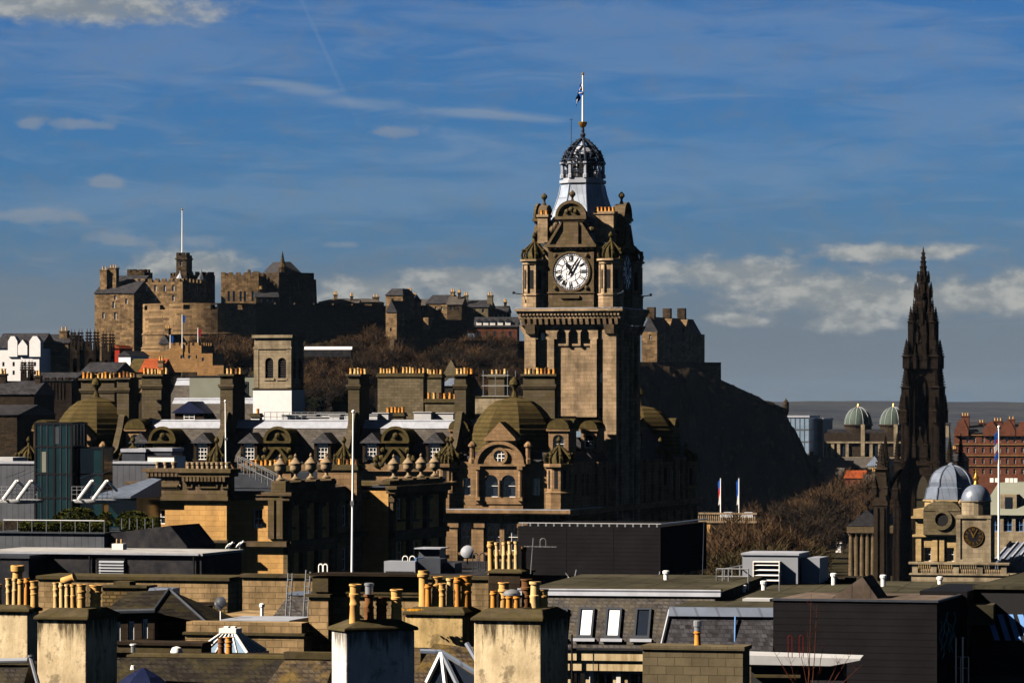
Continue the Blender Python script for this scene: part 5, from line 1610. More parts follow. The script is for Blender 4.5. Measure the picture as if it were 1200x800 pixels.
# ================================================================== roofs and chimneys behind the hotel
def stack(name_label, px0, px1, yt, yb, D, depth, n, mat='stack_stone', potmat='pot', r=16, poth=.75, potr=.22, group='chimney stacks behind the hotel', cap=True, rows=1, capm='cope'):
    fr = Fr(px0, D, r)
    t = thing('chimney_stack', fr, name_label, 'chimney', group)
    w = fr.u(px1); zt = fr.z(yt); zb = fr.z(yb)
    part('shaft', MB().box(0, w, 0, depth, zb, zt - .45), mat, t)
    part('cap', MB().box(-.15, w + .15, -.15, depth + .15, zt - .447, zt - .2).box(-.05, w + .05, -.05, depth + .05, zt - .197, zt), capm, t)
    for q in range(rows):
        for i in range(n):
            if n > 4 and random.random() < .1: continue
            pot(t, w * (i + .5 + random.uniform(-.15, .15)) / n, depth * (q + .5) / rows, zt, poth * random.choice([.7, .82, .82, .95]), potr * random.choice([.85, 1]), random.choice([0, 1, 3]), random.choice([potmat, potmat, 'pot_soot', 'pot_pale' if potmat == 'pot' else 'pot']))
    return t


def roof_house(name, label, px0, px1, ye, yr, yb, D, depth, wallm='grey_stone', roofm='slate', r=16, skylights=(), lead=True, cat='building', kind='u'):
    fr = Fr(px0, D, r); t = thing(name, fr, label, cat)
    w = fr.u(px1); zb, ze, zr = fr.z(yb), fr.z(ye), fr.z(yr, 0, depth / 2)
    part('wall', MB().box(0, w, 0, depth, zb, ze), wallm, t)
    part('roof', gable(MB(), -.2, w + .2, -.3, depth + .3, ze + .004, zr, kind), roofm, t)
    if lead and kind == 'u': part('ridge_lead', MB().tube((-.25, depth / 2, zr), (w + .25, depth / 2, zr), .22, 6).frus(-.25, w + .25, depth / 2 - .9, depth / 2, zr - (zr - ze) * .9 / (depth / 2 + .3) + .02, -.25, w + .25, depth / 2 - .05, depth / 2, zr + .05), 'lead', t)
    for (a, b, ya, yb_) in skylights:
        pass
    return t, fr, w, ze, zr


roof_house('slate_roof_house', 'slate roofed building with a white leaded ridge left of the grey roof boxes', 190, 224, 491, 445, 520, 500, 12)
fr = Fr(222, 497, 16); t = thing('plant_room', fr, 'flat grey green plant room on the roofs left of the tall dark chimney', 'plant room')
w = fr.u(259); part('cladding', MB().box(0, w, 0, 5, fr.z(467), fr.z(441.5)), 'roof_green', t); part('edge_trim', MB().box(-.15, w + .15, -.15, 5.15, fr.z(468.3), fr.z(467) - .003), 'white', t)
part('roof_cap', MB().box(-.1, w + .1, -.1, 5.1, fr.z(441.5) + .003, fr.z(440.5)), 'felt', t)
fr = Fr(283, 497, 16); t = thing('plant_room', fr, 'flat grey green plant room between the tall dark chimney and the belfry', 'plant room')
w = fr.u(300); part('cladding', MB().box(0, w, 0, 5, fr.z(466), fr.z(441)), 'roof_green', t); part('door', MB().box(fr.u(286), fr.u(291), -.06, -.003, fr.z(462), fr.z(447)), 'felt', t); part('roof_cap', MB().box(-.1, w + .1, -.1, 5.1, fr.z(441) + .003, fr.z(440)), 'felt', t)
t, fr, w, ze, zr = roof_house('lower_slate_house', 'long slate roof below the grey plant rooms with a blue gabled dormer', 193, 300, 492, 468, 520, 486, 8)
u = fr.u(226); d = part('dormer', MB().box(u - 1.9, u + 1.9, -1.2, 2.5, ze - .5, fr.z(484)), 'soot_stone', t)
part('dormer_roof', gable(MB(), u - 2.3, u + 2.3, -1.5, 3.5, fr.z(484) + .004, fr.z(470), 'v'), 'tarp', d)
window(d, u, ze + .05, 1.4, .7, -1.29)
u = fr.u(199); part('skylight', MB().add([(u - .6, .7, fr.z(488)), (u + .5, .7, fr.z(488)), (u + .9, 2.2, fr.z(478)), (u - .1, 2.2, fr.z(478)), (u - .6, .9, fr.z(490)), (u + .5, .9, fr.z(490)), (u + .9, 2.4, fr.z(480)), (u - .1, 2.4, fr.z(480))], [(0, 1, 2, 3), (0, 4, 5, 1), (1, 5, 6, 2), (2, 6, 7, 3), (3, 7, 4, 0)]), 'glass', t)

# belfry
fr = Fr(298, 470, 17); t = thing('belfry', fr, 'square stone belfry with paired louvred arches on a plain white base', 'belfry')
w = fr.u(341)
fo = px_grid(fr, (315.5, 330.5), 419, 443, 9.5); so = []
for a, b in ((344.2, 348), (350.2, 354)): so.append((fr.v(a, w), fr.v(b, w), fo[0][2], fo[0][3]))
dpt = fr.v(355.3, w)
ft = [(*o, 'arch') for o in fo]; st = [(*o, 'arch') for o in so]
part('belfry_wall', shell(MB(), 0, w, 0, dpt, fr.z(455), fr.z(409), ft, st, .35), 'pale_stone', t)
k = MB()
k.box(-.12, w + .12, -.12, dpt + .12, fr.z(409) + .003, fr.z(406.5)); k.box(0, w, 0, dpt, fr.z(406.4), fr.z(396)); k.box(-.25, w + .25, -.25, dpt + .25, fr.z(395.9), fr.z(392.5))
for a in (0, w - .5): k.box(a - .04, a + .54, -.06, -.003, fr.z(454), fr.z(409.2))
for o in fo: k.box(o[0] - .15, o[1] + .15, -.1, -.003, o[2] - .25, o[2])
for a in (0.02, dpt - .5): k.box(w + .003, w + .06, a, a + .5, fr.z(454), fr.z(409.2))
part('cornice', k, 'pale_stone', t)
lv = MB()
for o in fo:
    for i in range(9):
        z_ = o[2] + (o[3] - o[2]) * i / 9; lv.frus(o[0], o[1], .12, .16, z_, o[0], o[1], .26, .30, z_ + .2)
    lv.box(o[0] - .1, o[1] + .1, .36, .4, o[2] - .1, o[3] + .1)
for o in so:
    for i in range(9):
        z_ = o[2] + (o[3] - o[2]) * i / 9; lv.frus(w - .16, w - .12, o[0], o[1], z_, w - .30, w - .26, o[0], o[1], z_ + .2)
    lv.box(w - .4, w - .36, o[0] - .1, o[1] + .1, o[2] - .1, o[3] + .1)
part('louvre', lv, 'louvre', t)
part('base', MB().box(-.12, w + .12, -.12, dpt + .12, fr.z(500), fr.z(456.5)), 'harl', t)
part('string_course', MB().box(-.2, w + .2, -.2, dpt + .2, fr.z(456.4), fr.z(455) - .003), 'soot_stone', t)

stack('small white based chimney with one pot beside the belfry foot', 294, 304, 484, 500, 462, 1.0, 1, 'white', 'pot_orange')
stack('broad blank stone chimney wall with a long row of clay pots behind the hotel ridge', 442.5, 496, 437, 500, 468, 1.6, 14, 'grey_stone')
stack('short stone stack with five pots joined to the right of the broad blank wall', 498, 517, 438, 470, 474, 1.4, 5, 'grey_stone')
stack('low stone stack with five orange pots before the blue dormers', 498, 534, 467, 500, 464, 1.4, 6, 'grey_stone', 'pot_orange')
stack('low stack with four pale pots left of the middle tall chimney', 390, 408, 470, 500, 474, 1.2, 4, 'grey_stone')
stack('short brown stack with five orange pots on the white roof deck', 452, 473, 483, 500, 452, 1.0, 5, 'grey_stone', 'pot_orange')
stack('dark stack with four pots wrapped in scaffold poles left of the dome', 572, 591, 438, 490, 476, 2.0, 4, 'stack_stone')
fr = Fr(571, 474, 16); t = thing('scaffold', fr, 'thin steel scaffold poles round the dark stack left of the dome', 'scaffold')
m = MB(); w = fr.u(592)
for x in (-.4, w / 2, w + .4):
    for y in (-.6, 2.9): m.tube((x, y + .3, fr.z(490)), (x, y + .3, fr.z(434)), .05, 5)
for py in (440, 452, 464, 476): m.tube((-.6, -.3, fr.z(py)), (w + .6, -.3, fr.z(py)), .05, 5)
part('poles', m, 'steel', t)
roof_house('blue_dormer_house', 'dark slate house with two blue leaded dormers behind the hotel', 496, 540, 466, 440, 500, 482, 10, roofm='slate_black', lead=False)
for a, b, lab in ((498.5, 510, 'left'), (519, 532, 'right')):
    pass
bd = [o for o in COL.objects if o.name == 'blue_dormer_house'][0]; fr = Fr(496, 482, 16)
for a, b in ((498.5, 510), (519, 532)):
    d = part('dormer', MB().box(fr.u(a), fr.u(b), -.4, 3, fr.z(466), fr.z(452)), 'slate_black', bd)
    part('dormer_roof', MB().frus(fr.u(a) - .2, fr.u(b) + .2, -.6, 3.2, fr.z(452) + .004, fr.u(a) + .4, fr.u(b) - .4, 1.4, 3.2, fr.z(443)), 'lead_blue', d)
fr = Fr(519, 490, 16); t = thing('stone_gable', fr, 'plain grey stone gable with a pointed top behind the blue dormers', 'gable')
w = fr.u(538); part('gable_wall', MB().ext([(0, fr.z(470)), (w, fr.z(470)), (w, fr.z(439)), (w / 2, fr.z(421)), (0, fr.z(439))], 0, 1), 'grey_stone', t)
fr = Fr(556, 470, 16); t = thing('stone_wall', fr, 'pale sunlit stone wall top between the last tall chimney and the right dome', 'wall')
w = fr.u(640); part('wall', MB().box(0, w, 0, 1, fr.z(505), fr.z(465.5)), 'pale_stone', t); part('coping', MB().box(-.1, w + .1, -.1, 1.1, fr.z(465.5) + .003, fr.z(464)), 'cope', t)

# ================================================================== old post office block
GP = Fr(332, 300, 16)
gpo = thing('old_post_office', GP, 'long yellow sandstone block with stone urns on its parapet and a shaded right side', 'building')
gz = lambda py, u=0, v=0: GP.z(py, u, v)
gu = GP.u
vA, vB, vC = GP.v(390, 0), GP.v(455, 0), GP.v(518, 0)
v2 = GP.v(434, -2.2)
# end pavilion
side1 = px_side(GP, (336.5 - 1, 354, 373), 593, 617, 7.5, 0)
side1 = [(max(.8, a), b, c, d) for a, b, c, d in [(GP.v(p - 3.2, 0), GP.v(p + 3.2, 0), gz(617, 0, GP.v(p, 0)), gz(593, 0, GP.v(p, 0))) for p in (339.5, 355, 374)]]
low1 = [(GP.v(p - 3.4, 0), GP.v(p + 3.4, 0), gz(672, 0, GP.v(p, 0)), gz(645, 0, GP.v(p, 0))) for p in (341, 357, 375)]
front1 = [(gu(296), gu(307.5), gz(619), gz(596.5))]
u272 = gu(272)
m = shell(MB(), u272, 0, 0, vA, 0, gz(577), front1, side1 + low1, .35)
w = part('wall', m, 'gold_stone', gpo)
put_windows(w, front1, side1 + low1, 0, 0, .35, 2, 2)
# recessed link and second pavilion
rec = []
n = 3
for i in range(n):
    v = vA + (v2 - vA) * (i + .5) / n + 1.5
    rec += [(v - .65, v + .65, gz(616, -2, v), gz(592, -2, v)), (v - .65, v + .65, gz(668, -2, v), gz(642, -2, v))]
m = shell(MB(), u272, -2.2, vA, v2 + .5, 0, gz(572, -2.2, vA), [], rec, .3)
w = part('wall', m, 'hotel_stone', gpo); put_windows(w, [], rec, 0, -2.2, .3)
side2 = [(GP.v(p - 3.0, 0), GP.v(p + 3.0, 0), gz(608, 0, GP.v(p, 0)), gz(584, 0, GP.v(p, 0))) for p in (469, 485, 500)]
low2 = [(GP.v(p - 3.2, 0), GP.v(p + 3.2, 0), gz(660, 0, GP.v(p, 0)), gz(634, 0, GP.v(p, 0))) for p in (470, 486, 502)]
m = shell(MB(), -14, 0, vB, vC, 0, gz(574, 0, vB), [], side2 + low2, .35)
w = part('wall', m, 'gold_stone', gpo); put_windows(w, [], side2 + low2, 0, 0, .35)
tr = MB()
# pilasters, string courses and cornices of both pavilions
zc1, zs1 = gz(586), gz(634)
for (va, vb, zc_) in ((0, vA, zc1), (vB, vC, zc1)):
    tr.box(-.02, .75, va - .75 if va == 0 else va - .5, vb + .3, zc_ - .002, zc_ + .35); tr.box(-.02, .95, va - .9 if va == 0 else va - .7, vb + .4, zc_ + .353, zc_ + .62)
    tr.box(.002, .6, va, vb + .2, zs1 - .45, zs1); tr.box(.002, .4, va, vb, zs1 - .9, zs1 - .453)
    for i in range(4):
        v = va + .5 + (vb - va - 1.0) * i / 3
        tr.box(.002, .38, v - .42, v + .42, zs1 + .003, zc_ - .004); tr.box(.002, .5, v - .5, v + .5, zc_ - .7, zc_ - .3)
        tr.box(.002, .34, v - .5, v + .5, 2, zs1 - .91)
    n = int((vb - va) / .55)
    for i in range(n): v = va + (vb - va) * (i + .5) / n; tr.box(.002, .6, v - .12, v + .12, zc_ - .3, zc_ - .003)
for (a, b) in ((side1, 0), (side2, 0)):
    for o in a: tr.box(.002, .3, o[0] - .2, o[1] + .2, o[3] + .05, o[3] + .3); tr.box(.002, .25, o[0] - .2, o[1] + .2, o[2] - .2, o[2] - .003)
# front entablature and corner pilasters
tr.box(u272, -.021, -.3, -.002, zc1 - .002, zc1 + .35); tr.box(u272, .95, -.42, -.002, zc1 + .356, zc1 + .62)
for p in (315.5, 325.5): tr.box(gu(p), gu(p + 7), -.3, -.002, zs1 + .2, zc1 - .004)
tr.box(u272, .4, -.45, -.002, zs1 - .4, zs1)
tr.box(-2.198, -1.6, vA + .01, v2, gz(584, -2.2, vA) - .3, gz(584, -2.2, vA) + .2); tr.box(-2.198, -1.7, vA + .01, v2, zs1 - .4, zs1)
part('cornice', tr, 'tower_dark', gpo)
# parapets with urns
for (va, vb, zc_, pxs) in ((.1, vA, zc1, (324, 345, 363, 381)), (vB, vC, zc1, (460, 477, 492, 508))):
    pp = MB()
    zt = gz(565 if va < 1 else 563, 0, va)
    pp.box(-.62, .1, va - .3, vb, zc_ + .63, zt - .3); pp.box(-.8, .28, va - .45, vb + .1, zt - .297, zt)
    for p in pxs:
        v = max(va, GP.v(p + 1, -.3)); pp.box(-.85, .32, v - .5, v + .5, zc_ + .635, zt + .12)
    for i in range(len(pxs) - 1):
        a, b = GP.v(pxs[i] + 7, 0), GP.v(pxs[i + 1] - 5, 0)
        if a > va: pp.box(.1, .16, a, b, zc_ + .8, zt - .45)
    if va > 1: pp.box(-14, -.63, vB - .3, vB + .4, zc1 + .63, gz(563, 0, vB))
    part('parapet', pp, 'tower_dark', gpo)
um_ = MB().lathe([(.34, 0), (.36, .12), (.22, .2), (.13, .32), (.12, .46), (.26, .58), (.42, .74), (.46, .82), (.44, 1.12), (.50, 1.2), (.50, 1.28), (.42, 1.34), (.3, 1.5), (.14, 1.66), (.07, 1.74), (.13, 1.84), (.1, 1.94), (.02, 2.04)], 0, 0, 12)
urn_mesh = um_.mesh('urn', 'urn_stone', True)
for (va, pxs) in ((.1, (324, 345, 363, 381)), (vB, (460, 477, 492, 508))):
    for p in pxs:
        v = max(va, GP.v(p + 1, -.3)); part('urn', urn_mesh, None, gpo, loc=(-.27, v, gz(565 if va < 1 else 563, 0, va) + .12))
# roof between
rf = MB().box(u272, -.65, .05, vA, gz(577) - .2, gz(577) + .1); rf.box(-14, -.65, vB, vC, gz(574, 0, vB) + .003, gz(574, 0, vB) + .2)
rf.frus(-14, -2.6, vA, v2, gz(572, -2.2, vA) + .003, -11, -6, vA, v2, gz(556, -2.2, vA))
part('roof', rf, 'lead_dark', gpo)

# front block: balustrade, panelled parapet, yellow wall
u152, u216 = gu(151, -1.2), gu(216, -1.2)
F1 = -1.2
fo = [(gu(180, F1), gu(192, F1), gz(613.5, u152, F1), gz(597, u152, F1))]
zk = gz(586, u216, F1)
m = MB(); wall(m, u152, u216, 0, zk, F1 + .25, fo, .3)
m.box(u216, u272, F1, 8, 0, zk); m.box(u152, u216, F1 + .6, 8, 0, zk)
m.box(u152, gu(163, F1), F1, F1 + .248, 0, zk); m.quad((u152, F1 + .25, 0), (u152, F1 + .6, 0), (u152, F1 + .6, zk), (u152, F1 + .25, zk))
w = part('wall', m, 'gold_stone', gpo); put_windows(w, fo, [], F1 + .25, 0, .3)
k = MB()
k.box(u152 - .3, u272 + .2, F1 - .28, 8, zk + .003, zk + .3); k.box(u152 - .2, u272 + .12, F1 - .2, 8, zk + .303, zk + .5)
k.box(u152 - .2, u272 + .2, F1 - .35, F1 - .003, gz(635, u216, F1), gz(632, u216, F1))
zt = gz(549, u216, F1); u213 = gu(214, F1)
k.box(u213, u272 + .05, F1, F1 + 1.6, zk + .503, zt - .6); k.box(u213 - .25, u272 + .3, F1 - .25, F1 + 1.8, zt - .597, zt - .3); k.box(u213 - .4, u272 + .45, F1 - .4, F1 + 1.95, zt - .297, zt)
for i in range(12): x = u213 + (u272 - u213) * (i + .5) / 12; k.box(x - .1, x + .1, F1 - .3, F1 - .003, zt - .95, zt - .6)
for a, b in ((218, 226), (233, 255.5), (260, 268)):
    xa, xb, za, zb = gu(a, F1), gu(b, F1), gz(571.5, u216, F1), gz(562.5, u216, F1)
    for (p, q, r_, s_) in ((xa, xb, za, za + .1), (xa, xb, zb - .1, zb), (xa, xa + .1, za + .101, zb - .101), (xb - .1, xb, za + .101, zb - .101)): k.box(p, q, F1 - .12, F1 - .003, r_, s_)
k.box(u152 - .1, gu(172, F1), F1, F1 + 1.2, zk + .503, gz(567, u152, F1)); k.box(u152 - .3, gu(173.5, F1), F1 - .2, F1 + 1.4, gz(567, u152, F1) + .003, gz(564, u152, F1))
k.box(gu(174, F1), u213 - .003, F1, F1 + .5, zk + .503, zk + .75); k.box(gu(174, F1), u213 - .41, F1 - .06, F1 + .56, gz(570, u152, F1), gz(567.5, u152, F1))
xa, xb = gu(172, 3), gu(210, 3); k.box(xa, xb, 3, 5, zk + .5, gz(553, xa, 3)); k.box(xa - .3, xb + .3, 2.7, 5.3, gz(553, xa, 3) + .003, gz(548.5, xa, 3))
for i in range(8): x = xa + (xb - xa) * (i + .5) / 8; k.box(x - .11, x + .11, 2.75, 2.997, gz(558, xa, 3), gz(553, xa, 3))
part('parapet', k, 'tower_dark', gpo)
b = MB()
for i in range(13):
    x = gu(176, F1) + (u213 - .3 - gu(176, F1)) * i / 12
    b.lathe([(.1, zk + .753), (.07, zk + .85), (.13, zk + 1.0), (.06, zk + 1.2), (.1, gz(570, u152, F1) - .003)], x, F1 + .25, 7)
part('balustrade', b, 'urn_stone', gpo)
for i in range(9): pot(gpo, u213 + (u272 - u213) * (i + .5) / 9, F1 + .8, zt, .5, .2, 2, 'urn_stone')
for i in range(3): pot(gpo, xa + (xb - xa) * (i + .8) / 4, 4, gz(548.5, xa, 3), .5, .2, 2, 'urn_stone')
# roof deck behind
part('roof', MB().box(u152, u272, F1 + 1.7, 8, zk + .5, zk + .7), 'lead_dark', gpo)
# clay-pot stacks on the post office roof
stack('low stone stack with ten pots behind the first row of urns', 285, 341, 545, 590, 316, 1.0, 10, 'hotel_stone', 'pot_orange', poth=.55, potr=.19, group='stacks on the post office roof')
stack('low stone stack with orange pots between the two rows of urns', 372, 418, 544, 590, 322, 1.2, 9, 'hotel_stone', 'pot_orange', poth=.5, potr=.19, group='stacks on the post office roof')
fr = Fr(283, 306, 16); t = thing('roof_stair_rail', fr, 'grey steel stair handrail sloping down beside the first urns', 'railing')
m = MB(); a, b = (fr.u(279), fr.z(543)), (fr.u(321), fr.z(563))
for dz in (0, .5):
    m.tube((a[0], 0, a[1] + dz), (b[0], 0, b[1] + dz), .045, 5)
    m.tube((a[0], .8, a[1] + dz), (b[0], .8, b[1] + dz), .045, 5)
for i in range(7):
    q = i / 6; x, z_ = a[0] + (b[0] - a[0]) * q, a[1] + (b[1] - a[1]) * q
    for y in (0, .8): m.tube((x, y, z_ - .6), (x, y, z_ + .5), .045, 5)
part('handrail', m, 'steel', t)

# white flagpoles
for px, y0, y1, D, r_, lab in ((412.5, 482, 672, 262, .085, 'tall plain white flagpole in front of the shaded post office side'), (265, 470, 548, 304, .075, 'slim white flagpole leaning slightly beside the dark hotel chimney')):
    fr = Fr(px, D, 0); t = thing('flagpole', fr, lab, 'flagpole', None, fr.z(y1))
    h = fr.z(y0) - fr.z(y1); dx = -.05 * h if px == 265 and False else 0
    part('shaft', MB().tube((0, 0, 0), (-.012 * h if px == 265 else .008 * h, 0, h), r_, 8, r_ * .6), 'pole', t)
    part('truck', MB().ball((-.012 * h if px == 265 else .008 * h, 0, h), r_ * 1.4, 8, 5), 'pole', t)
    part('cleat', MB().box(-.12, .12, -.14, -.05, h * .42, h * .45), 'steel', t)

# ================================================================== modern roofs on the left
ML = Fr(40, 292, 16)
t = thing('glass_lift_tower', ML, 'dark teal glass lift tower standing before the left mossy dome', 'lift tower')
w = ML.u(84.5); dp = ML.v(102, w); zt, zb = ML.z(494.5), ML.z(612)
part('glazing', MB().box(.06, w - .06, .06, dp - .06, zb, zt - .06), 'glass_teal', t)
fm = MB()
for x in (0, w * .5, w - .14):
    fm.box(x, x + .14, 0, .14, zb, zt - .151); fm.box(x, x + .14, dp - .14, dp, zb, zt - .151)
fm.box(w - .14, w, dp * .5, dp * .5 + .14, zb, zt - .151)
fm.box(-.03, w + .03, -.03, dp + .03, zt - .15, zt)
for py in (524, 556, 584):
    z_ = ML.z(py); fm.box(.141, w - .141, .005, .1, z_, z_ + .12); fm.box(w - .1, w - .005, .141, dp - .141, z_ + .001, z_ + .119)
part('frame', fm, 'black', t)
for i, q in enumerate((.17, .33, .68, .84)):
    part('mullion', MB().box(w * q, w * q + .05, .01, .055, zb, zt - .2), 'lead_dark', t)
for q in (.3, .72): part('mullion', MB().box(w - .055, w - .01, dp * q, dp * q + .05, zb, zt - .2), 'lead_dark', t)
part('blind_panel', MB().box(w * .2, w * .31, .02, .057, ML.z(553), ML.z(529)), 'roof_green', t)
part('blind_panel', MB().box(w * .55, w * .66, .02, .057, ML.z(520), ML.z(500)), 'lead_dark', t)
x0_, x1_ = w + .003, ML.u(116); part('glazing_annex', MB().box(x0_, x1_, .8, dp - .2, zb, ML.z(525)), 'glass_teal', t)
an = MB().box(x0_, x1_ + .1, .7, dp - .1, ML.z(525) + .003, ML.z(523.5)).box(x1_ - .1, x1_ + .05, .72, .85, zb, ML.z(525)).box(x0_, x1_ - .11, .72, .79, ML.z(556), ML.z(554.5))
part('annex_frame', an, 'black', t)

for px0, px1, D, lab in ((-20, 41, 312, 'grey seamed metal screen at the left edge, left of the glass tower'), (116, 186, 310, 'grey seamed metal screen between the glass tower and the yellow parapet')):
    fr = Fr(px0, D, 16); t = thing('metal_screen', fr, lab, 'plant screen', 'seamed metal roof screens'); w = fr.u(px1)
    part('cladding', MB().box(0, w, 0, 5, fr.z(610), fr.z(543)), 'grey_metal', t)
    part('capping', MB().box(-.1, w + .1, -.1, 5.1, fr.z(543) + .003, fr.z(541)), 'lead', t)
fr = Fr(-20, 318, 16); t = thing('plant_box', fr, 'low white topped box over the screen at the left edge', 'plant box', 'white plant boxes'); w = fr.u(15); part('cabinet', MB().box(0, w, 0, 3, fr.z(560), fr.z(535.5)), 'white_roof', t); part('louvre_band', MB().box(.2, w - .2, -.04, -.003, fr.z(541), fr.z(540)), 'felt', t)
fr = Fr(173, 312, 16); t = thing('plant_box', fr, 'bright white plant box on the metal screen above the balustrade', 'plant box', 'white plant boxes'); w = fr.u(204); part('cabinet', MB().box(0, w, 0, 2.5, fr.z(560), fr.z(534.5)), 'white', t); part('lid', MB().box(-.06, w + .06, -.06, 2.56, fr.z(534.5) + .003, fr.z(533.8)), 'felt', t)
for a, b, y, lab in ((143, 170, 530, 'left one of two low silver air handling units above the metal screen'), (173, 201, 529, 'right one of two low silver air handling units above the metal screen')):
    fr = Fr(a, 322, 16); t = thing('air_handling_unit', fr, lab, 'air unit', 'silver air handling units'); w = fr.u(b)
    part('casing', MB().box(0, w, 0, 2.5, fr.z(540), fr.z(y - .5)), 'lead_dark', t); part('cover', MB().box(-.1, w + .1, -.1, 2.6, fr.z(y - .5) + .003, fr.z(y - 4.5)), 'lead', t)
fr = Fr(283, 318, 16)
# sloping canopies and A-frame braces
fr = Fr(113, 288, 16); t = thing('roof_canopy', fr, 'blue grey lead canopy roof sloping down left of the balustrade', 'canopy'); w = fr.u(160)
part('roof', MB().add([(0, -1.2, fr.z(581)), (w, -1.2, fr.z(581)), (w, 5, fr.z(562)), (w * .75, 5, fr.z(561)), (0, -1.2, fr.z(583)), (w, -1.2, fr.z(583)), (w, 5, fr.z(583)), (w * .75, 5, fr.z(583))], [(0, 1, 2, 3), (0, 4, 5, 1), (1, 5, 6, 2), (2, 6, 7, 3), (3, 7, 4, 0), (4, 7, 6, 5)]), 'lead_blue', t)
part('wall', MB().box(w * .3, w, 0, 4.8, fr.z(625), fr.z(583) - .003), 'glass_teal', t)
for pxs, lab in (((4, 33), 'pair of white tubular roof braces left of the glass tower'), ((92, 122), 'pair of white tubular roof braces with rail right of the glass tower')):
    fr = Fr(pxs[0], 282, 16); t = thing('roof_brace', fr, lab, 'roof brace', 'white tubular roof braces')
    m = MB(); k = fr.u(pxs[1]) / 2
    for i in (0, 1):
        x = i * k * 1.15
        m.tube((x, 0, fr.z(585)), (x + 1.05, 0, fr.z(563)), .14, 8)
        m.tube((x + 1.05, 0, fr.z(563)), (x + 1.0, 2, fr.z(575)), .1, 6)
    part('brace', m, 'pole', t)
    b = MB().lathe([(.3, fr.z(590.5)), (1.6, fr.z(589)), (1.75, fr.z(586.5)), (1.75, fr.z(585.5))], k * .9, 1.2, 20, 0, 1.0, .7)
    part('platform', b, 'white_roof', t, True)
    r_ = MB()
    for i in range(9): x = -.6 + 3.1 * i / 8; r_.tube((x, .2, fr.z(587)), (x, .2, fr.z(570)), .022, 4)
    for py in (570, 574, 579): r_.tube((-.6, .2, fr.z(py)), (2.5, .2, fr.z(py)), .022, 4)
    part('rail', r_, 'steel', t)
    w_ = MB().tube((0.1, 0, fr.z(560)), (1.3, 1, fr.z(551)), .02, 4).tube((1.0, 0, fr.z(560)), (2.3, 1, fr.z(549)), .02, 4); part('stay', w_, 'steel', t)

# roof terrace with hedges
TR = Fr(-10, 268, 16); t = thing('roof_terrace', TR, 'roof terrace deck edged by grey seamed cladding below the glass tower', 'terrace'); w = TR.u(122)
part('cladding', MB().box(0, w, 0, 9, TR.z(680), TR.z(624)), 'grey_metal', t)
part('capping', MB().box(-.1, w + .1, -.15, 9.1, TR.z(624) + .003, TR.z(622.6)), 'lead_dark', t)
wx = TR.u(216)
part('sloping_cladding', MB().ext([(w + .12, TR.z(680)), (wx, TR.z(680)), (wx, TR.z(638)), (wx - 1.2, TR.z(614)), (w + .12, TR.z(624))], .5, 6), 'felt', t)
m = MB(); xa = TR.u(2)
for i in range(8): x = xa + (w - .1 - xa) * i / 7; m.tube((x, .3, TR.z(622.5)), (x, .3, TR.z(609)), .035, 5)
m.tube((xa, .3, TR.z(609)), (w - .1, .3, TR.z(609)), .04, 5)
for i in range(5): x = w + (TR.u(168) - w) * (i + .5) / 5; m.tube((x, 2.5, TR.z(620)), (x, 2.5, TR.z(607)), .035, 5)
tt = thing('terrace_railing', TR, 'thin steel railing along the front of the planted roof terrace', 'railing'); part('railing', m, 'steel', tt)


def hedge(fr, ua, ub, va, vb, z0, z1, label, seed, rounded=False):
    rnd = random.Random(seed)
    t = thing('hedge', fr, label, 'hedge', 'clipped hedges on the roof terrace')
    m = MB()
    n = int((ub - ua) * (vb - va + z1 - z0) * 320)
    for i in range(min(n, 9000)):
        x, y, z_ = rnd.uniform(ua, ub), rnd.uniform(va, vb), rnd.uniform(z0, z1)
        f = rnd.random()
        q = (x - ua) / (ub - ua); top = z1 - (0 if not rounded else (z1 - z0) * .7 * (2 * q - 1) ** 2) + .12 * noise.noise((x * 2, y * 2, seed))
        if f < .5: z_ = top
        elif f < .9: y = va
        z_ = min(z_, top)
        p = Vector((x, y, z_)); s_ = rnd.uniform(.06, .13)
        a = Vector((rnd.uniform(-1, 1), rnd.uniform(-1, 1), rnd.uniform(-1, 1))).normalized(); b = a.orthogonal().normalized()
        m.add([p + a * s_, p + b * s_, p - a * s_ * .6], [(0, 1, 2)])
    part('foliage', m, 'hedge', t)
    part('core', MB().box(ua + .15, ub - .15, va + .15, vb - .15, z0, z0 + (z1 - z0) * (.3 if rounded else .8)), 'evergreen', t)


hedge(TR, TR.u(16), TR.u(120), .8, 1.8, TR.z(622.5), TR.z(613), 'long low clipped hedge behind the terrace railing', 1)
hedge(TR, TR.u(122), TR.u(168), 2.8, 3.8, TR.z(622), TR.z(607), 'taller square clipped hedge against the yellow stone wall', 2)
hedge(TR, TR.u(30), TR.u(80), 4.5, 6, TR.z(618), TR.z(597), 'rounded hedge mound at the foot of the glass tower', 3, True)
hedge(TR, TR.u(105), TR.u(140), 4.5, 6, TR.z(618), TR.z(600), 'rounded olive hedge mound right of the glass tower foot', 4, True)
hedge(TR, TR.u(84), TR.u(100), 4.5, 5.5, TR.z(618), TR.z(602), 'small dark rounded bush between the two hedge mounds', 5, True)

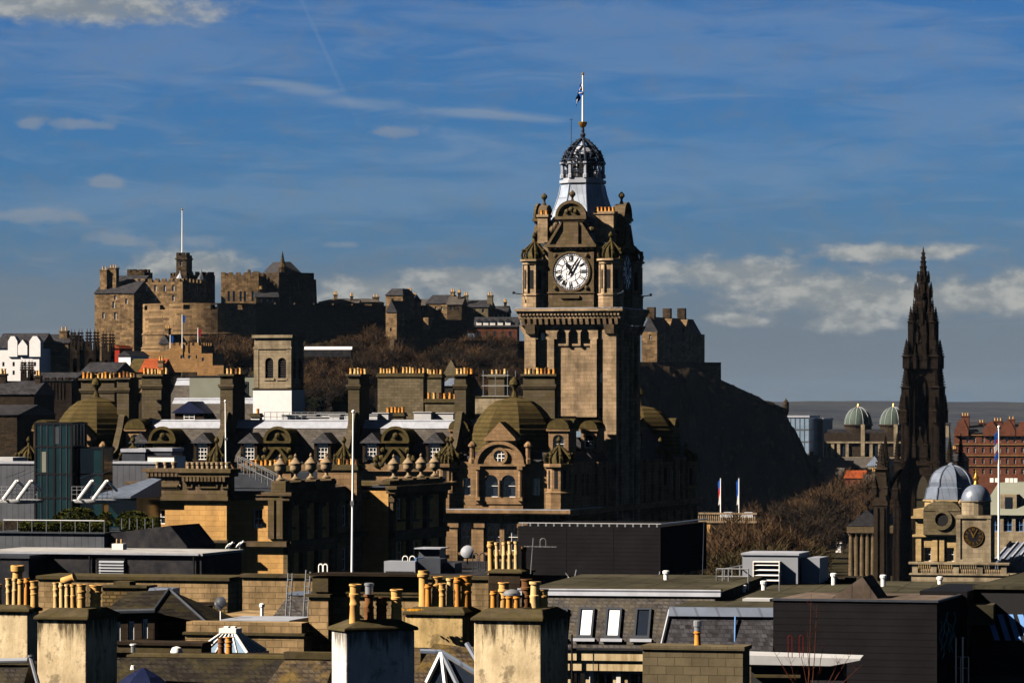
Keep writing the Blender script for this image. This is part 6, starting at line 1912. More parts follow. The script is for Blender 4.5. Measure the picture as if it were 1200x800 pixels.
# long dark box roof
LB = Fr(236, 228, 16); t = thing('flat_roof_building', LB, 'long dark clad rooftop box with a pale flat roof at the left', 'building'); uL_ = LB.u(-25)
dv = LB.v(283, 0); zt = LB.z(648)
part('wall', MB().box(uL_, 0, 0, dv, 10, zt - .15), 'felt', t)
part('roof', MB().box(uL_ - .1, .12, -.12, dv + .1, zt - .147, zt), 'felt_pale', t)
xa = LB.u(33.5, -2.6); part('projection', MB().box(uL_, xa, -2.6, -.13, 10, zt - .3), 'felt', t); part('projection_roof', MB().box(uL_, xa + .1, -2.7, -.13, zt - .297, zt - .12), 'lead_dark', t)
lv = MB(); xa, xb = LB.u(117), LB.u(146)
lv.box(xa - .15, xb + .05, -.08, -.003, LB.z(675), LB.z(655))
part('vent_frame', lv, 'black', t)
lv = MB()
for i in range(5): z_ = LB.z(674) + i * .17; lv.frus(xa, xb, -.2, -.16, z_, xa, xb, -.1, -.085, z_ + .12)
part('vent_louvre', lv, 'grey_box', t)
part('gutter', MB().box(uL_, -.1, -.22, -.123, zt - .12, zt - .02), 'lead', t)
dp_ = MB()
for p in (106, 228): dp_.tube((LB.u(p), -.12, zt - .2), (LB.u(p), -.12, LB.z(690)), .06, 6)
part('downpipe', dp_, 'black', t)
for px, lab in ((268.5, 'left one of two white gulls on the edge of the dark box roof'), (281, 'right one of two white gulls, at the corner of the dark box roof')):
    v = LB.v(px, -.2); o = thing('gull', LB, lab, 'gull', 'gulls on the dark box roof', zt + .002, (-.2, v))
    g = MB(); g.lathe([(.01, -.30), (.07, -.2), (.115, 0), (.10, .12), (.055, .2), (.045, .24)], 0, 0, 10)
    gm = MB(); gm.merge(g, Matrix.Translation((0, 0, .27)) @ Matrix.Rotation(R(55), 4, 'Y'))
    gm.ball((.21, 0, .44), .07, 8, 6); gm.tube((.26, 0, .44), (.35, 0, .42), .02, 5, .006)
    for s in (-1, 1): gm.tube((0, s * .04, .2), (0, s * .04, 0), .012, 4)
    body = part('body', gm, 'pole', o, True)
    wg = MB()
    for s in (-1, 1): wg.add([(.1, s * .10, .36), (-.34, s * .05, .08), (-.08, s * .13, .24), (.02, s * .12, .38)], [(0, 1, 2), (0, 2, 3)])
    part('wing', wg, 'grey_box', o)
fr = Fr(131, 234, 16); t = thing('roof_vent_box', fr, 'small white vent box with two stubby pipes on the pale flat roof', 'roof vent'); w = fr.u(144)
part('box', MB().box(0, w, 0, .6, zt + .002, zt + .35), 'white', t)
part('pipe', MB().tube((w * .3, .3, zt + .35), (w * .3, .3, zt + .62), .06, 6).tube((w * .7, .3, zt + .35), (w * .7, .3, zt + .62), .06, 6), 'pot_pale', t)

# ================================================================== far right city
def office(px0, px1, yt, yb, D, label, mat='glass_blue', r=16, depth=20, bands=5, cols=8):
    fr = Fr(px0, D, r); t = thing('office_block', fr, label, 'office block'); w = fr.u(px1); z0, z1 = fr.z(yb), fr.z(yt)
    part('facade', MB().box(0, w, 0, depth, z0, z1), mat, t)
    b = MB()
    for i in range(1, bands): z = z0 + (z1 - z0) * i / bands; b.box(-.05, w + .06, -.08, -.003, z - .25, z + .25); b.box(w + .003, w + .08, 0, depth, z - .25, z + .25)
    for i in range(cols + 1): x = w * i / cols; b.box(x - .12, x + .12, -.10, -.004, z0, z1)
    part('cladding_grid', b, 'grey_metal', t)
    part('roof', MB().box(-.3, w + .3, -.3, depth + .3, z1 + .003, z1 + .8), 'lead', t)
    return t


office(921, 948, 489, 560, 1560, 'pale blue glass office block just right of the castle rock', cols=5)
office(948, 964, 492, 560, 1575, 'slightly darker narrow glass office block beside the pale blue one', 'grey_metal', cols=3)
cz_block('distant_house', 'tiny pale house row on the far hillside under the trees', 'house', 1100, 1112, 497, 512, 1900, 10, 'pale_stone', r=10, roof=('u', 494))
FI = Fr(966, 1400, 14); t = thing('domed_office', FI, 'dark brick and cream office building with two green copper domes', 'office building'); w = FI.u(1062)
z0, z1 = FI.z(560), FI.z(507)
part('wall', MB().box(0, w, 0, 25, z0, z1), 'soot_stone', t)
c = MB()
for p in (969, 976, 983, 993, 1012, 1021, 1031, 1051, 1059): c.box(FI.u(p) - .55, FI.u(p) + .55, -.6, -.003, FI.z(535), FI.z(519))
c.box(-.3, w + .3, -.8, -.003, FI.z(519) + .003, FI.z(517)); c.box(-.3, w + .3, -.8, -.003, FI.z(537), FI.z(535) - .003)
for p in (1011.5, 1050): c.box(FI.u(p) - .7, FI.u(p) + .7, -.9, -.004, FI.z(534), FI.z(497))
part('column', c, 'pale_stone', t)
g = MB()
for a, b in ((970, 976), (977, 983), (984, 992), (1013, 1020), (1022, 1030), (1052, 1058)): g.box(FI.u(a) + .8, FI.u(b) - .6, -.12, -.004, FI.z(534), FI.z(520))
part('window_band', g, 'glass', t)
part('roof_tier', MB().box(.8, w - .8, 2, 24, z1 + .004, FI.z(503)), 'felt', t)
for p, rr_ in ((1002.5, 4.9), (1044, 4.9)):
    u = FI.u(p); zb = FI.z(497)
    part('drum', MB().lathe([(rr_ * .98, z1), (rr_ * .98, zb - .6), (rr_ * 1.08, zb - .5), (rr_ * 1.08, zb)], u, 6, 24), 'soot_stone', t)
    d = MB().lathe([(rr_ * math.cos(math.pi / 2 * q / 9) + (.01 if q == 9 else 0), zb + .003 + rr_ * 1.25 * math.sin(math.pi / 2 * q / 9)) for q in range(10)], u, 6, 24)
    dm = part('dome', d, 'green_copper', t, True)
    part('finial', MB().lathe([(.5, zb + rr_ * 1.24), (.4, zb + rr_ * 1.34), (.05, zb + rr_ * 1.5)], u, 6, 8), 'gold', dm)
    rb = MB()
    for i in range(12):
        a = 2 * math.pi * i / 12; rb.path([(u + (rr_ + .05) * math.cos(math.pi / 2 * q / 6) * math.cos(a), 6 + (rr_ + .05) * math.cos(math.pi / 2 * q / 6) * math.sin(a), zb + (rr_ + .05) * 1.25 * math.sin(math.pi / 2 * q / 6)) for q in range(7)], .12, 4)
    part('dome_rib', rb, 'lead', dm)
cz_block('grey_roof_row', 'low grey slate roofed row in front of the domed office', 'building', 960, 1024, 548, 590, 1330, 16, 'grey_stone', r=14, roof=('u', 536), roofmat='slate')
cz_block('white_roof_row', 'small white and grey gabled house among the low roofs near the monument', 'house', 1016, 1034, 546, 580, 1290, 10, 'pale_stone', r=30, roof=('v', 534), roofmat='lead_blue')
cz_block('red_roof_row', 'low dark red roofed building under the domed office', 'building', 990, 1012, 560, 590, 1240, 10, 'red_stone', r=14, roof=('u', 551), roofmat='red_tile')
cz_block('cream_house_row', 'small cream walled building with a slate roof beside the trees', 'house', 966, 986, 557, 590, 1270, 10, 'pale_stone', r=14, roof=('u', 548), roofmat='slate')
for k, (a, b, ye, yr, D, mt, rf, lab) in enumerate((
        (938, 958, 541, 533, 1420, 'red_stone', 'slate', 'dark red tenement with slate roof just right of the rock foot'),
        (948, 966, 552, 545, 1360, 'grey_stone', 'slate_dark', 'dark grey house below the blue glass offices'),
        (1030, 1046, 556, 549, 1300, 'cream_stone', 'slate', 'small cream house half hidden by the black monument'),
        (1012, 1030, 563, 556, 1230, 'grey_stone', 'slate', 'grey slate roofed house behind the columned gallery'),
        (1056, 1070, 512, 506, 1500, 'red_stone', 'slate_dark', 'red brick block between the green domes and the monument'),
        (1108, 1122, 540, 530, 1260, 'soot_stone', 'slate_dark', 'sooty gabled house between the monument and the red hotel'))):
    cz_block('city_house', lab, 'house', a, b, ye, ye + 45, D, 12, mt, r=10 + 7 * (k % 3), roof=('u', yr), roofmat=rf, wins=[(a + 4, ye + 3, ye + 6), (a + 9, ye + 3, ye + 6)], wpx=2, chim=[((a + b) / 2 + 3, 4, yr - 3, 5)])
# red hotel
t, fr, u1, z0, z1 = cz_block('red_hotel', 'broad red sandstone hotel with rows of windows and many chimneys at the right edge', 'hotel', 1118, 1215, 507, 600, 1290, 30, 'red_stone', r=12,
                             wins=[(p, y, y + 6) for p in (1126, 1134, 1142, 1152, 1161, 1171, 1180, 1189, 1198) for y in (512, 524, 537, 549)], roof=('u', 494), roofmat='slate_dark', wpx=2.6,
                             chim=[(1131, 9, 488, 6), (1169, 10, 494, 3), (1185, 8, 492, 8), (1150, 6, 496, 10)])
for p, wd, ya in ((1127, 8, 492), (1161, 9, 494), (1181, 9, 493), (1199, 8, 494)):
    a, b = fr.u(p - wd), fr.u(p + wd)
    part('gable', MB().ext([(a, z1 - 1), (b, z1 - 1), (b, z1 + 1), ((a + b) / 2 + .8, fr.z(ya)), ((a + b) / 2 - .8, fr.z(ya)), (a, z1 + 1)], -.8, 3), 'red_stone', t)
sc_ = MB()
for py in (510, 521, 534, 546): sc_.box(-.1, u1, -.35, -.004, fr.z(py), fr.z(py - 1))
part('string_course', sc_, 'orange_stone', t)

# ================================================================== black gothic monument
SD = 700.0
SM = Fr(1082, SD, 16); mon = thing('gothic_monument', SM, 'tall blackened gothic spire monument bristling with pinnacles, right of the castle rock', 'monument')
mon.scale = (0.68, 0.68, 1)
sz = lambda py: CZ + (HY - py) / F * SD


def pinnacle(m, x, y, z0, w, h, tip):
    """square shaft with a crocketed spirelet"""
    w *= 1.35
    m.box(x - w / 2, x + w / 2, y - w / 2, y + w / 2, z0, z0 + h)
    m.lathe([(w * .95, z0 + h), (w * .9, z0 + h + .12), (w * .55, z0 + h + .3), (w * .16, z0 + h + tip * .92), (.02, z0 + h + tip)], x, y, 4, math.pi / 4)
    k = max(3, int(tip / .55))
    for i in range(k):
        q = (i + .5) / k; r_ = w * .55 * (1 - q) + .06
        for a in range(4):
            an = a * math.pi / 2; m.ball((x + r_ * math.cos(an), y + r_ * math.sin(an), z0 + h + .3 + (tip - .5) * q), .13 * (w ** .5), 5, 3)
    m.ball((x, y, z0 + h + tip), .14, 5, 3)


def pier(x, y, w, tiers):
    m = MB(); zprev = 0
    for zt, ww in tiers:
        m.box(x - ww / 2, x + ww / 2, y - ww / 2, y + ww / 2, zprev, zt - .3); m.box(x - ww / 2 - .12, x + ww / 2 + .12, y - ww / 2 - .12, y + ww / 2 + .12, zt - .297, zt - .003); zprev = zt
        for s in (-1, 1): m.box(x + s * ww * .3 - .1, x + s * ww * .3 + .1, y - ww / 2 - .1, y - ww / 2 - .003, zprev * .4, zt - .4)
    return m


# four main piers, lower storey, with arches between them
a_ = 3.9
low_t, mid_t = sz(560), sz(455)
piers = MB()
for sx_ in (-1, 1):
    for sy_ in (-1, 1):
        piers.merge(pier(sx_ * a_, sy_ * a_, 2.8, [(sz(620), 2.9), (sz(540), 2.5), (sz(470), 2.2)]))
        pinnacle(piers, sx_ * a_, sy_ * a_, sz(470), 1.5, 2.4, 4.6)
        for dx, dy in ((1, 0), (0, 1)): pinnacle(piers, sx_ * (a_ + 1.3 * dx), sy_ * (a_ + 1.3 * dy), sz(495), .8, 2.0, 2.8)
part('pier', piers, 'gothic_stone', mon)
# detached corner buttress towers with flying arches
for sx_ in (-1, 1):
    for sy_ in (-1, 1):
        cb = MB()
        x, y = sx_ * 8.4, sy_ * 8.4
        cb.merge(pier(x, y, 2.2, [(sz(640), 2.2), (sz(592), 1.9), (sz(556), 1.5)]))
        pinnacle(cb, x, y, sz(556), 1.2, 2.2, 5.0)
        for dx, dy in ((-1, 0), (1, 0), (0, -1), (0, 1)): pinnacle(cb, x + dx * 1.0, y + dy * 1.0, sz(585), .62, 1.6, 2.6)
        pts = [(x + (sx_ * a_ - x) * q, y + (sy_ * a_ - y) * q, sz(582) + 5.2 * math.sin(q * math.pi / 2)) for q in [i / 8 for i in range(9)]]
        cb.path(pts, .5, 6)
        part('corner_buttress', cb, 'gothic_stone', mon)
main = MB()


def four_arch(m, half, z0, zt, crown, y, th=1.2):
    b = MB()
    n = 8
    # pointed arch opening in a wall panel
    pts = []
    w = half
    for i in range(n + 1):
        q = i / n; pts.append((-w * math.cos(q * math.pi / 2) ** .8, z0 + (crown - z0) * math.sin(q * math.pi / 2)))
    pts2 = pts + [(-x, z) for x, z in pts[::-1][1:]]
    for (xa, za), (xb, zb) in zip(pts2, pts2[1:]):
        b.add([(xa, -y, za), (xb, -y, zb), (xb, -y, zt), (xa, -y, zt), (xa, -y + th, za), (xb, -y + th, zb), (xb, -y + th, zt), (xa, -y + th, zt)], [(0, 1, 2, 3), (4, 7, 6, 5), (0, 4, 5, 1), (3, 2, 6, 7)])
    for k in range(4): m.merge(b, Matrix.Rotation(R(90 * k), 4, 'Z'))


four_arch(main, 2.8, sz(600), sz(545), sz(556), 4.3)
main.box(-4.6, 4.6, -4.6, 4.6, sz(545) + .003, sz(536))
# upper tower: four slender piers round a tall arch
for sx_ in (-1, 1):
    for sy_ in (-1, 1):
        main.box(sx_ * 2.9 - .8, sx_ * 2.9 + .8, sy_ * 2.9 - .8, sy_ * 2.9 + .8, sz(536) + .003, sz(432))
four_arch(main, 2.1, sz(470), sz(432), sz(440), 3.2, .9)
main.lathe([(2.6, sz(536)), (2.5, sz(436))], 0, 0, 8, R(22.5))
main.box(-4.1, 4.1, -4.1, 4.1, sz(432) + .003, sz(424))
for i in range(9):
    for s in (-1, 1):
        main.box(-4.0 + i * .98, -3.75 + i * .98, s * 4.05 - .1, s * 4.05 + .1, sz(424) + .003, sz(417)); main.box(s * 4.05 - .1, s * 4.05 + .1, -3.4 + i * .8, -3.2 + i * .8, sz(424) + .003, sz(417))
main.box(-4.15, 4.15, -4.15, 4.15, sz(417) + .003, sz(415.6))
part('tower', main, 'gothic_stone', mon)
up = MB()
up.lathe([(3.0, sz(415)), (2.8, sz(378)), (2.9, sz(377)), (2.9, sz(375)), (2.1, sz(374)), (1.95, sz(352)), (2.25, sz(349)), (2.3, sz(345)), (1.5, sz(344)), (1.35, sz(333)), (1.6, sz(331)), (1.6, sz(329.5)), (1.15, sz(329)), (.75, sz(312)), (.4, sz(299)), (.12, sz(291)), (.02, sz(289))], 0, 0, 8, R(22.5))
for i in range(8):
    an = R(22.5 + 45 * i)
    for zz, r_, k in ((sz(325), 1.1, 1), (sz(319), .95, 1), (sz(313), .82, 1), (sz(307), .66, 1), (sz(302), .52, 1), (sz(297), .38, 1)):
        up.ball((r_ * math.cos(an), r_ * math.sin(an), zz), .2, 5, 3)
part('spire', up, 'gothic_stone', mon)
pn = MB()
for sx_ in (-1, 1):
    for sy_ in (-1, 1):
        pinnacle(pn, sx_ * 3.75, sy_ * 3.75, sz(432), 1.3, sz(418) - sz(432), sz(398) - sz(418))
        pinnacle(pn, sx_ * 2.8, sy_ * 2.8, sz(415), .95, sz(378) - sz(415), sz(360) - sz(378))
for i in range(8):
    an = R(45 * i)
    pinnacle(pn, 2.5 * math.cos(an), 2.5 * math.sin(an), sz(380), .62, 1.9, 2.6); pinnacle(pn, 2.9 * math.cos(an + R(22.5)), 2.9 * math.sin(an + R(22.5)), sz(402), .5, 1.5, 2.2)
    pinnacle(pn, 2.15 * math.cos(an), 2.15 * math.sin(an), sz(349), .46, 1.1, 1.6)
    pinnacle(pn, 1.5 * math.cos(an + R(22.5)), 1.5 * math.sin(an + R(22.5)), sz(331), .34, .8, 1.1)
for s in (-1, 1):
    for q in (-1.4, 1.4):
        pinnacle(pn, q, s * 4.2, sz(432), .6, 1.7, 2.4); pinnacle(pn, s * 4.2, q, sz(432), .6, 1.7, 2.4)
        pinnacle(pn, q * 1.1, s * 4.7, sz(536), .7, 2.2, 2.8); pinnacle(pn, s * 4.7, q * 1.1, sz(536), .7, 2.2, 2.8)
part('pinnacle', pn, 'gothic_stone', mon)
fb = MB()
for sx_ in (-1, 1):
    for sy_ in (-1, 1):
        fb.path([(sx_ * (3.75 - 1.2 * q), sy_ * (3.75 - 1.2 * q), sz(420) + (sz(395) - sz(420)) * math.sin(q * math.pi / 2)) for q in [i / 6 for i in range(7)]], .28, 5)
        fb.path([(sx_ * (a_ - .9 * q), sy_ * (a_ - .9 * q), sz(500) + (sz(440) - sz(500)) * q) for q in (0, .5, 1)], .4, 5)
part('flying_buttress', fb, 'gothic_stone', mon)
for k in range(4):
    for w_, ya, yb, y0, y1, fh in ((2.6, 536, 508, -4.7, -4.2, 1.6), (1.9, 424, 404, -4.0, -3.6, 1.2)):
        gb = MB(); b = MB(); b.ext([(-w_, sz(ya)), (w_, sz(ya)), (0, sz(yb))], y0, y1); finial(b, 0, (y0 + y1) / 2, sz(yb) - .3, fh, .33)
        gb.merge(b, Matrix.Rotation(R(90 * k), 4, 'Z'))
        part('gable', gb, 'gothic_stone', mon)
part('base', MB().box(-7, 7, -7, 7, 0, 1.2).box(-5.5, 5.5, -5.5, 5.5, 1.203, 2.4), 'gothic_stone', mon)
# lone sunlit pier of the near corner tower
fr = Fr(1024, 640, 16); t = thing('gothic_pier', fr, 'slim gothic buttress pier with sunlit left face, in front of the black monument', 'monument pier')
m = MB(); w = fr.u(1039)
m.box(0, w, 0, w, 0, fr.z(592)); m.box(-.15, w + .15, -.15, w + .15, fr.z(592) + .003, fr.z(586)); m.box(.1, w - .1, .1, w - .1, fr.z(586) + .003, fr.z(568))
for q in (.25, .75): m.box(w * q - .14, w * q + .14, -.2, -.003, 0, fr.z(594))
pinnacle(m, w / 2, w / 2, fr.z(568), 1.3, 2.5, 4.2)
for dx in (.15, w - .15): pinnacle(m, dx, .15, fr.z(580), .45, 1.2, 1.8)
part('pier', m, 'soot_stone', t)

# ================================================================== columned gallery and garden buildings
CG = Fr(994, 860, 14); t = thing('columned_gallery', CG, 'classical gallery with fluted columns half hidden left of the black monument', 'gallery'); w = CG.u(1050)
part('wall', MB().box(0, w, 1.6, 20, 0, CG.z(616)), 'tower_dark', t)
m = MB()
for p in (997, 1003.5, 1010, 1016.5, 1023, 1030): m.lathe([(.62, 0), (.6, CG.z(660)), (.5, CG.z(628)), (.7, CG.z(626)), (.7, CG.z(624))], CG.u(p), .7, 12)
part('column', m, 'tower_dark', t)
part('entablature', MB().box(-.3, w, -.2, 1.5, CG.z(624) + .003, CG.z(616)), 'tower_dark', t)
part('pediment', MB().ext([(-.3, CG.z(616) + .004), (w * .8, CG.z(616) + .004), (w * .4, CG.z(597))], -.3, 18), 'slate_dark', t)
f = MB(); finial(f, w * .4, .2, CG.z(598), 2.6, .7); finial(f, .2, .2, CG.z(616) + .01, 1.8, .5); part('roof_ornament', f, 'gothic_stone', t)
BG = Fr(806, 790, 16); t = thing('garden_building', BG, 'small dark stone building with a balustrade at the foot of the castle rock', 'building'); w = BG.u(886)
part('wall', MB().box(0, w, 0, 12, 0, BG.z(612)), 'soot_stone', t)
m = MB().box(-.2, w + .2, -.3, .3, BG.z(612) + .003, BG.z(609.5)); m.box(-.2, w + .2, -.2, .2, BG.z(602), BG.z(600))
for i in range(34): x = w * (i + .5) / 34; m.lathe([(.1, BG.z(609.5)), (.16, BG.z(607)), (.07, BG.z(603)), (.1, BG.z(602))], x, 0, 6)
part('balustrade', m, 'urn_stone', t)
part('skylight', MB().frus(w * .42, w * .62, 3, 7, BG.z(606), w * .46, w * .58, 4, 6, BG.z(600)), 'lead', t)
part('skylight', MB().frus(w * .72, w * .92, 3, 7, BG.z(606), w * .76, w * .88, 4, 6, BG.z(600)), 'lead', t)
part('column', MB().box(BG.u(829), BG.u(833), -.4, -.003, 0, BG.z(614)).box(BG.u(854), BG.u(857), -.4, -.003, 0, BG.z(614)), 'gold_stone', t)
for px, lab, cs in ((844.5, 'red and blue flag furled on a thin pole, left of two below the rock', ('saltire', 'flag_red', 'flag_white')), (866, 'blue flag furled on a thin pole, right of two below the rock', ('saltire', 'saltire', 'flag_white'))):
    fr = Fr(px, 796, 16); t = thing('flagpole', fr, lab, 'flagpole', 'flagpoles at the foot of the rock', fr.z(609))
    h = fr.z(560) - fr.z(609)
    part('shaft', MB().tube((0, 0, 0), (0, 0, h), .14, 6, .10), 'pole', t)
    for i, c in enumerate(cs):
        part('flag', MB().ext([(-.08 - .03 * i, h - .2 - i * 1.5), (-.55 + .12 * i, h - .8 - i * 1.5), (-.48, h - 2.5 - i * 1.5), (-.08, h - 2.1 - i * 1.5)], -.05 - .02 * i, .05 + .02 * i), c, t)
# blue market tents and kiosks at the foot of the gardens
for px, w_, y, mat, lab in ((1008, 15, 648, 'blue_trim_and_glint', 'long low bright blue stall tent in front of the columned gallery'), (966, 9, 643, 'tarp', 'dark blue stall tent left of the bright blue one'), (982, 7, 650, 'white', 'small white stall tent between the blue ones')):
    fr = Fr(px - w_ / 2, 1000, 16); t = thing('stall_tent', fr, lab, 'tent', 'market tents in the gardens'); w = fr.u(px + w_ / 2)
    part('side_wall', MB().box(0, w, 0, 3, -1, 2.2), mat, t); part('canopy', gable(MB(), -.2, w + .2, -.2, 3.2, 2.204, 3.6, 'u'), mat, t)
fr = Fr(893, 960, 16); t = thing('kiosk', fr, 'small orange lit kiosk roof showing above the grey air unit', 'kiosk'); w = fr.u(916)
part('wall', MB().box(0, w, 0, 2, -1, fr.z(648)), 'orange_stone', t); part('roof', MB().frus(-.3, w + .3, -.3, 2.3, fr.z(648) + .004, .5, w - .5, .6, 1.4, fr.z(641)), 'pot_orange', t)

# ================================================================== domed record office with the gold clock
RH = Fr(1073, 400, 16); t = thing('record_office', RH, 'cream stone building with a grey lead dome and balustrade beside the black monument', 'building')
uR = RH.u(1135, 0)
zr = lambda py: RH.z(py)
fo = px_grid(RH, (1087.5,), 652, 672 - 4, 8)
fo = [(RH.u(1083), RH.u(1091), zr(657), zr(641)), (RH.u(1105), RH.u(1118), zr(657), zr(641))]
m = shell(MB(), 0, uR, 0, 8, 0, zr(607), fo, [], .35); w_ = part('wall', m, 'cream_stone', t); put_windows(w_, fo, [], 0, uR, .35)
k = MB().box(-.4, uR + .3, -.4, 8.3, zr(607) + .003, zr(604.5)); k.box(-.2, uR + .1, -.2, 8.1, zr(604.4), zr(596)); k.box(-.3, uR + .2, -.3, 8.2, zr(628.5), zr(626))
for p in (1074, 1093, 1101): k.box(RH.u(p), RH.u(p) + .5, -.16, -.003, zr(657), zr(629))
part('cornice', k, 'cream_stone', t)
ub = RH.u(1105)
bb = MB(); n = 20
for i in range(n):                                                     # attic with a blind round window
    t0, t1 = 2 * math.pi * i / n, 2 * math.pi * (i + 1) / n
    q = lambda r_, a: (ub + r_ * math.cos(a), zr(608) + r_ * math.sin(a))
    a, b_, c, d = q(.68, t0), q(.68, t1), q(1.05, t1), q(1.05, t0)
    bb.add([(a[0], -.75, a[1]), (b_[0], -.75, b_[1]), (c[0], -.75, c[1]), (d[0], -.75, d[1]), (c[0], -.5, c[1]), (d[0], -.5, d[1]), (a[0], -.5, a[1]), (b_[0], -.5, b_[1])], [(0, 1, 2, 3), (3, 2, 4, 5), (0, 6, 7, 1)])
bb.box(ub - 1.9, ub + 1.9, -.55, -.003, zr(626), zr(598)); bb.ext([(ub + 1.9 * math.cos(math.pi * i / 12), zr(598) + .003 + 1.0 * math.sin(math.pi * i / 12)) for i in range(13)], -.6, .4)
part('attic', bb, 'grey_stone', t)
part('round_opening', MB().ext([(ub + .67 * math.cos(2 * math.pi * i / 16), zr(608) + .67 * math.sin(2 * math.pi * i / 16)) for i in range(16)], -.6, -.552), 'louvre', t)
ud = RH.u(1108); vd = 3.4; zb = zr(585.5)
part('drum', MB().lathe([(2.75, zr(597)), (2.75, zb - .2), (2.95, zb - .15), (2.95, zb)], ud, vd, 8, R(22.5)), 'cream_stone', t)
prof = [(2.75, zb + .003), (2.6, zr(578)), (2.5, zr(572))] + [(2.25 * math.cos(q * math.pi / 18) , zr(570) + 2.15 * math.sin(q * math.pi / 18)) for q in range(0, 9)] + [(.35, zr(545)), (.3, zr(543.5)), (.05, zr(542))]
d = MB().lathe(prof, ud, vd, 8, R(22.5))
for i in range(8):
    a = R(22.5 + 45 * i); d.path([(ud + (r_ + .03) * math.cos(a), vd + (r_ + .03) * math.sin(a), z_) for r_, z_ in prof[:12]], .07, 4)
part('dome', d, 'lead_blue', t)
for p in (1093, 1125): f = MB(); finial(f, RH.u(p), .4, zr(596), 1.0, .26); part('urn', f, 'urn_stone', t)
bal = Fr(1068, 388, 16); z_ = bal.z
wb = bal.u(1180)
m = MB().box(0, wb, 0, 9, 0, z_(673)); m.box(-.2, wb + .2, -.15, .5, z_(673) + .003, z_(671)); m.box(-.25, wb + .25, -.2, .55, z_(660.5), z_(658))
for p in (1069, 1091, 1117, 1145, 1173): m.box(bal.u(p), bal.u(p) + .55, -.02, .42, z_(671) + .003, z_(660.5) - .003)
tb = thing('balustrade_wall', bal, 'stone wall with open balustrade below the gold clock turret', 'balustrade')
part('wall', m, 'pale_stone', tb)
m = MB()
for i in range(40):
    x = .6 + (wb - 1) * i / 39; m.lathe([(.09, z_(671) + .003), (.13, z_(668)), (.06, z_(664)), (.1, z_(660.5) - .003)], x, .2, 6)
part('baluster', m, 'urn_stone', tb)

CT = Fr(1122, 392, 16); t = thing('clock_turret', CT, 'stone clock turret with a black and gold dial, small lead dome and gilded finial', 'clock turret')
w = CT.u(1160); z = CT.z; dpt = 3.0
part('wall', MB().box(0, w, 0, dpt, 0, z(607)).box(-.15, w + .15, -.15, dpt + .15, z(607) + .003, z(603.5)).box(-.12, w + .12, -.12, dpt + .12, z(659), z(655)).box(-.003 - .1, .3, -.1, -.003, z(654.9), z(607)).box(w - .3, w + .1, -.1, -.003, z(654.9), z(607)), 'pale_stone', t)
uc = w / 2 - .02; zc2 = z(628); yf = -.06
rr_ = .97
dial = part('clock_dial', MB().ext([(uc + rr_ * math.cos(2 * math.pi * i / 32), zc2 + rr_ * math.sin(2 * math.pi * i / 32)) for i in range(32)], yf, -.003), 'black', t)
g = MB()
def bar2(m, p, q, wd, y0, y1):
    p, q = Vector(p), Vector(q); d = (q - p).normalized(); nn = Vector((-d.y, d.x)) * wd / 2
    m.ext([tuple(p + nn), tuple(p - nn), tuple(q - nn), tuple(q + nn)], y0, y1)
for i in range(40):
    t0, t1 = 2 * math.pi * i / 40, 2 * math.pi * (i + 1) / 40
    bar2(g, (uc + .98 * math.cos(t0), zc2 + .98 * math.sin(t0)), (uc + .98 * math.cos(t1), zc2 + .98 * math.sin(t1)), .035, yf - .05, yf - .002)
for i, num in enumerate(ROMAN):
    tt_ = 2 * math.pi * i / 12; ex, ez = Vector((math.cos(tt_), -math.sin(tt_))), Vector((math.sin(tt_), math.cos(tt_)))
    ws = {'I': .075, 'V': .14, 'X': .15}; x = -sum(ws[c] for c in num) / 2
    at_ = lambda a, r_: ex * a + ez * r_ + Vector((uc, zc2))
    for c in num:
        m_ = x + ws[c] / 2
        if c == 'I': bar2(g, at_(m_, .56), at_(m_, .86), .024, yf - .03, yf - .002)
        elif c == 'V': bar2(g, at_(m_, .56), at_(m_ - .05, .86), .024, yf - .03, yf - .002); bar2(g, at_(m_, .56), at_(m_ + .05, .86), .022, yf - .029, yf - .002)
        else: bar2(g, at_(m_ + .05, .56), at_(m_ - .05, .86), .024, yf - .03, yf - .002); bar2(g, at_(m_ - .05, .56), at_(m_ + .05, .86), .022, yf - .029, yf - .002)
        x += ws[c]
part('numerals', g, 'gold', dial)
for nm, th, L, wd, yy in (('hour_hand', 2 * math.pi * (11 + 5 / 60) / 12, .48, .10, .06), ('minute_hand', 2 * math.pi * 5 / 60, .78, .06, .08)):
    g = MB(); bar2(g, (uc - .12 * math.sin(th), zc2 - .12 * math.cos(th)), (uc + L * math.sin(th), zc2 + L * math.cos(th)), wd, yf - yy, yf - yy + .018); part(nm, g, 'gold', dial)
zb = z(603.5)
part('drum', MB().lathe([(1.45, zb + .003), (1.45, z(588)), (1.55, z(587.5)), (1.55, z(586.5))], w / 2, dpt / 2, 20), 'pale_stone', t)
d = MB().lathe([(1.5 * math.cos(math.pi / 2 * q / 8) + (.02 if q == 8 else 0), z(586.4) + 1.62 * math.sin(math.pi / 2 * q / 8)) for q in range(9)], w / 2, dpt / 2, 20)
part('dome', d, 'lead_blue', t, True)
zz = z(586.4) + 1.6
part('gilded_finial', MB().lathe([(.3, zz), (.18, zz + .2), (.14, zz + .35), (.34, zz + .6), (.14, zz + .85), (.06, zz + 1.2), (.05, zz + 1.6)], w / 2, dpt / 2, 10).box(w / 2 - .25, w / 2 + .25, dpt / 2 - .03, dpt / 2 + .03, zz + 1.25, zz + 1.32), 'gold', t, True)
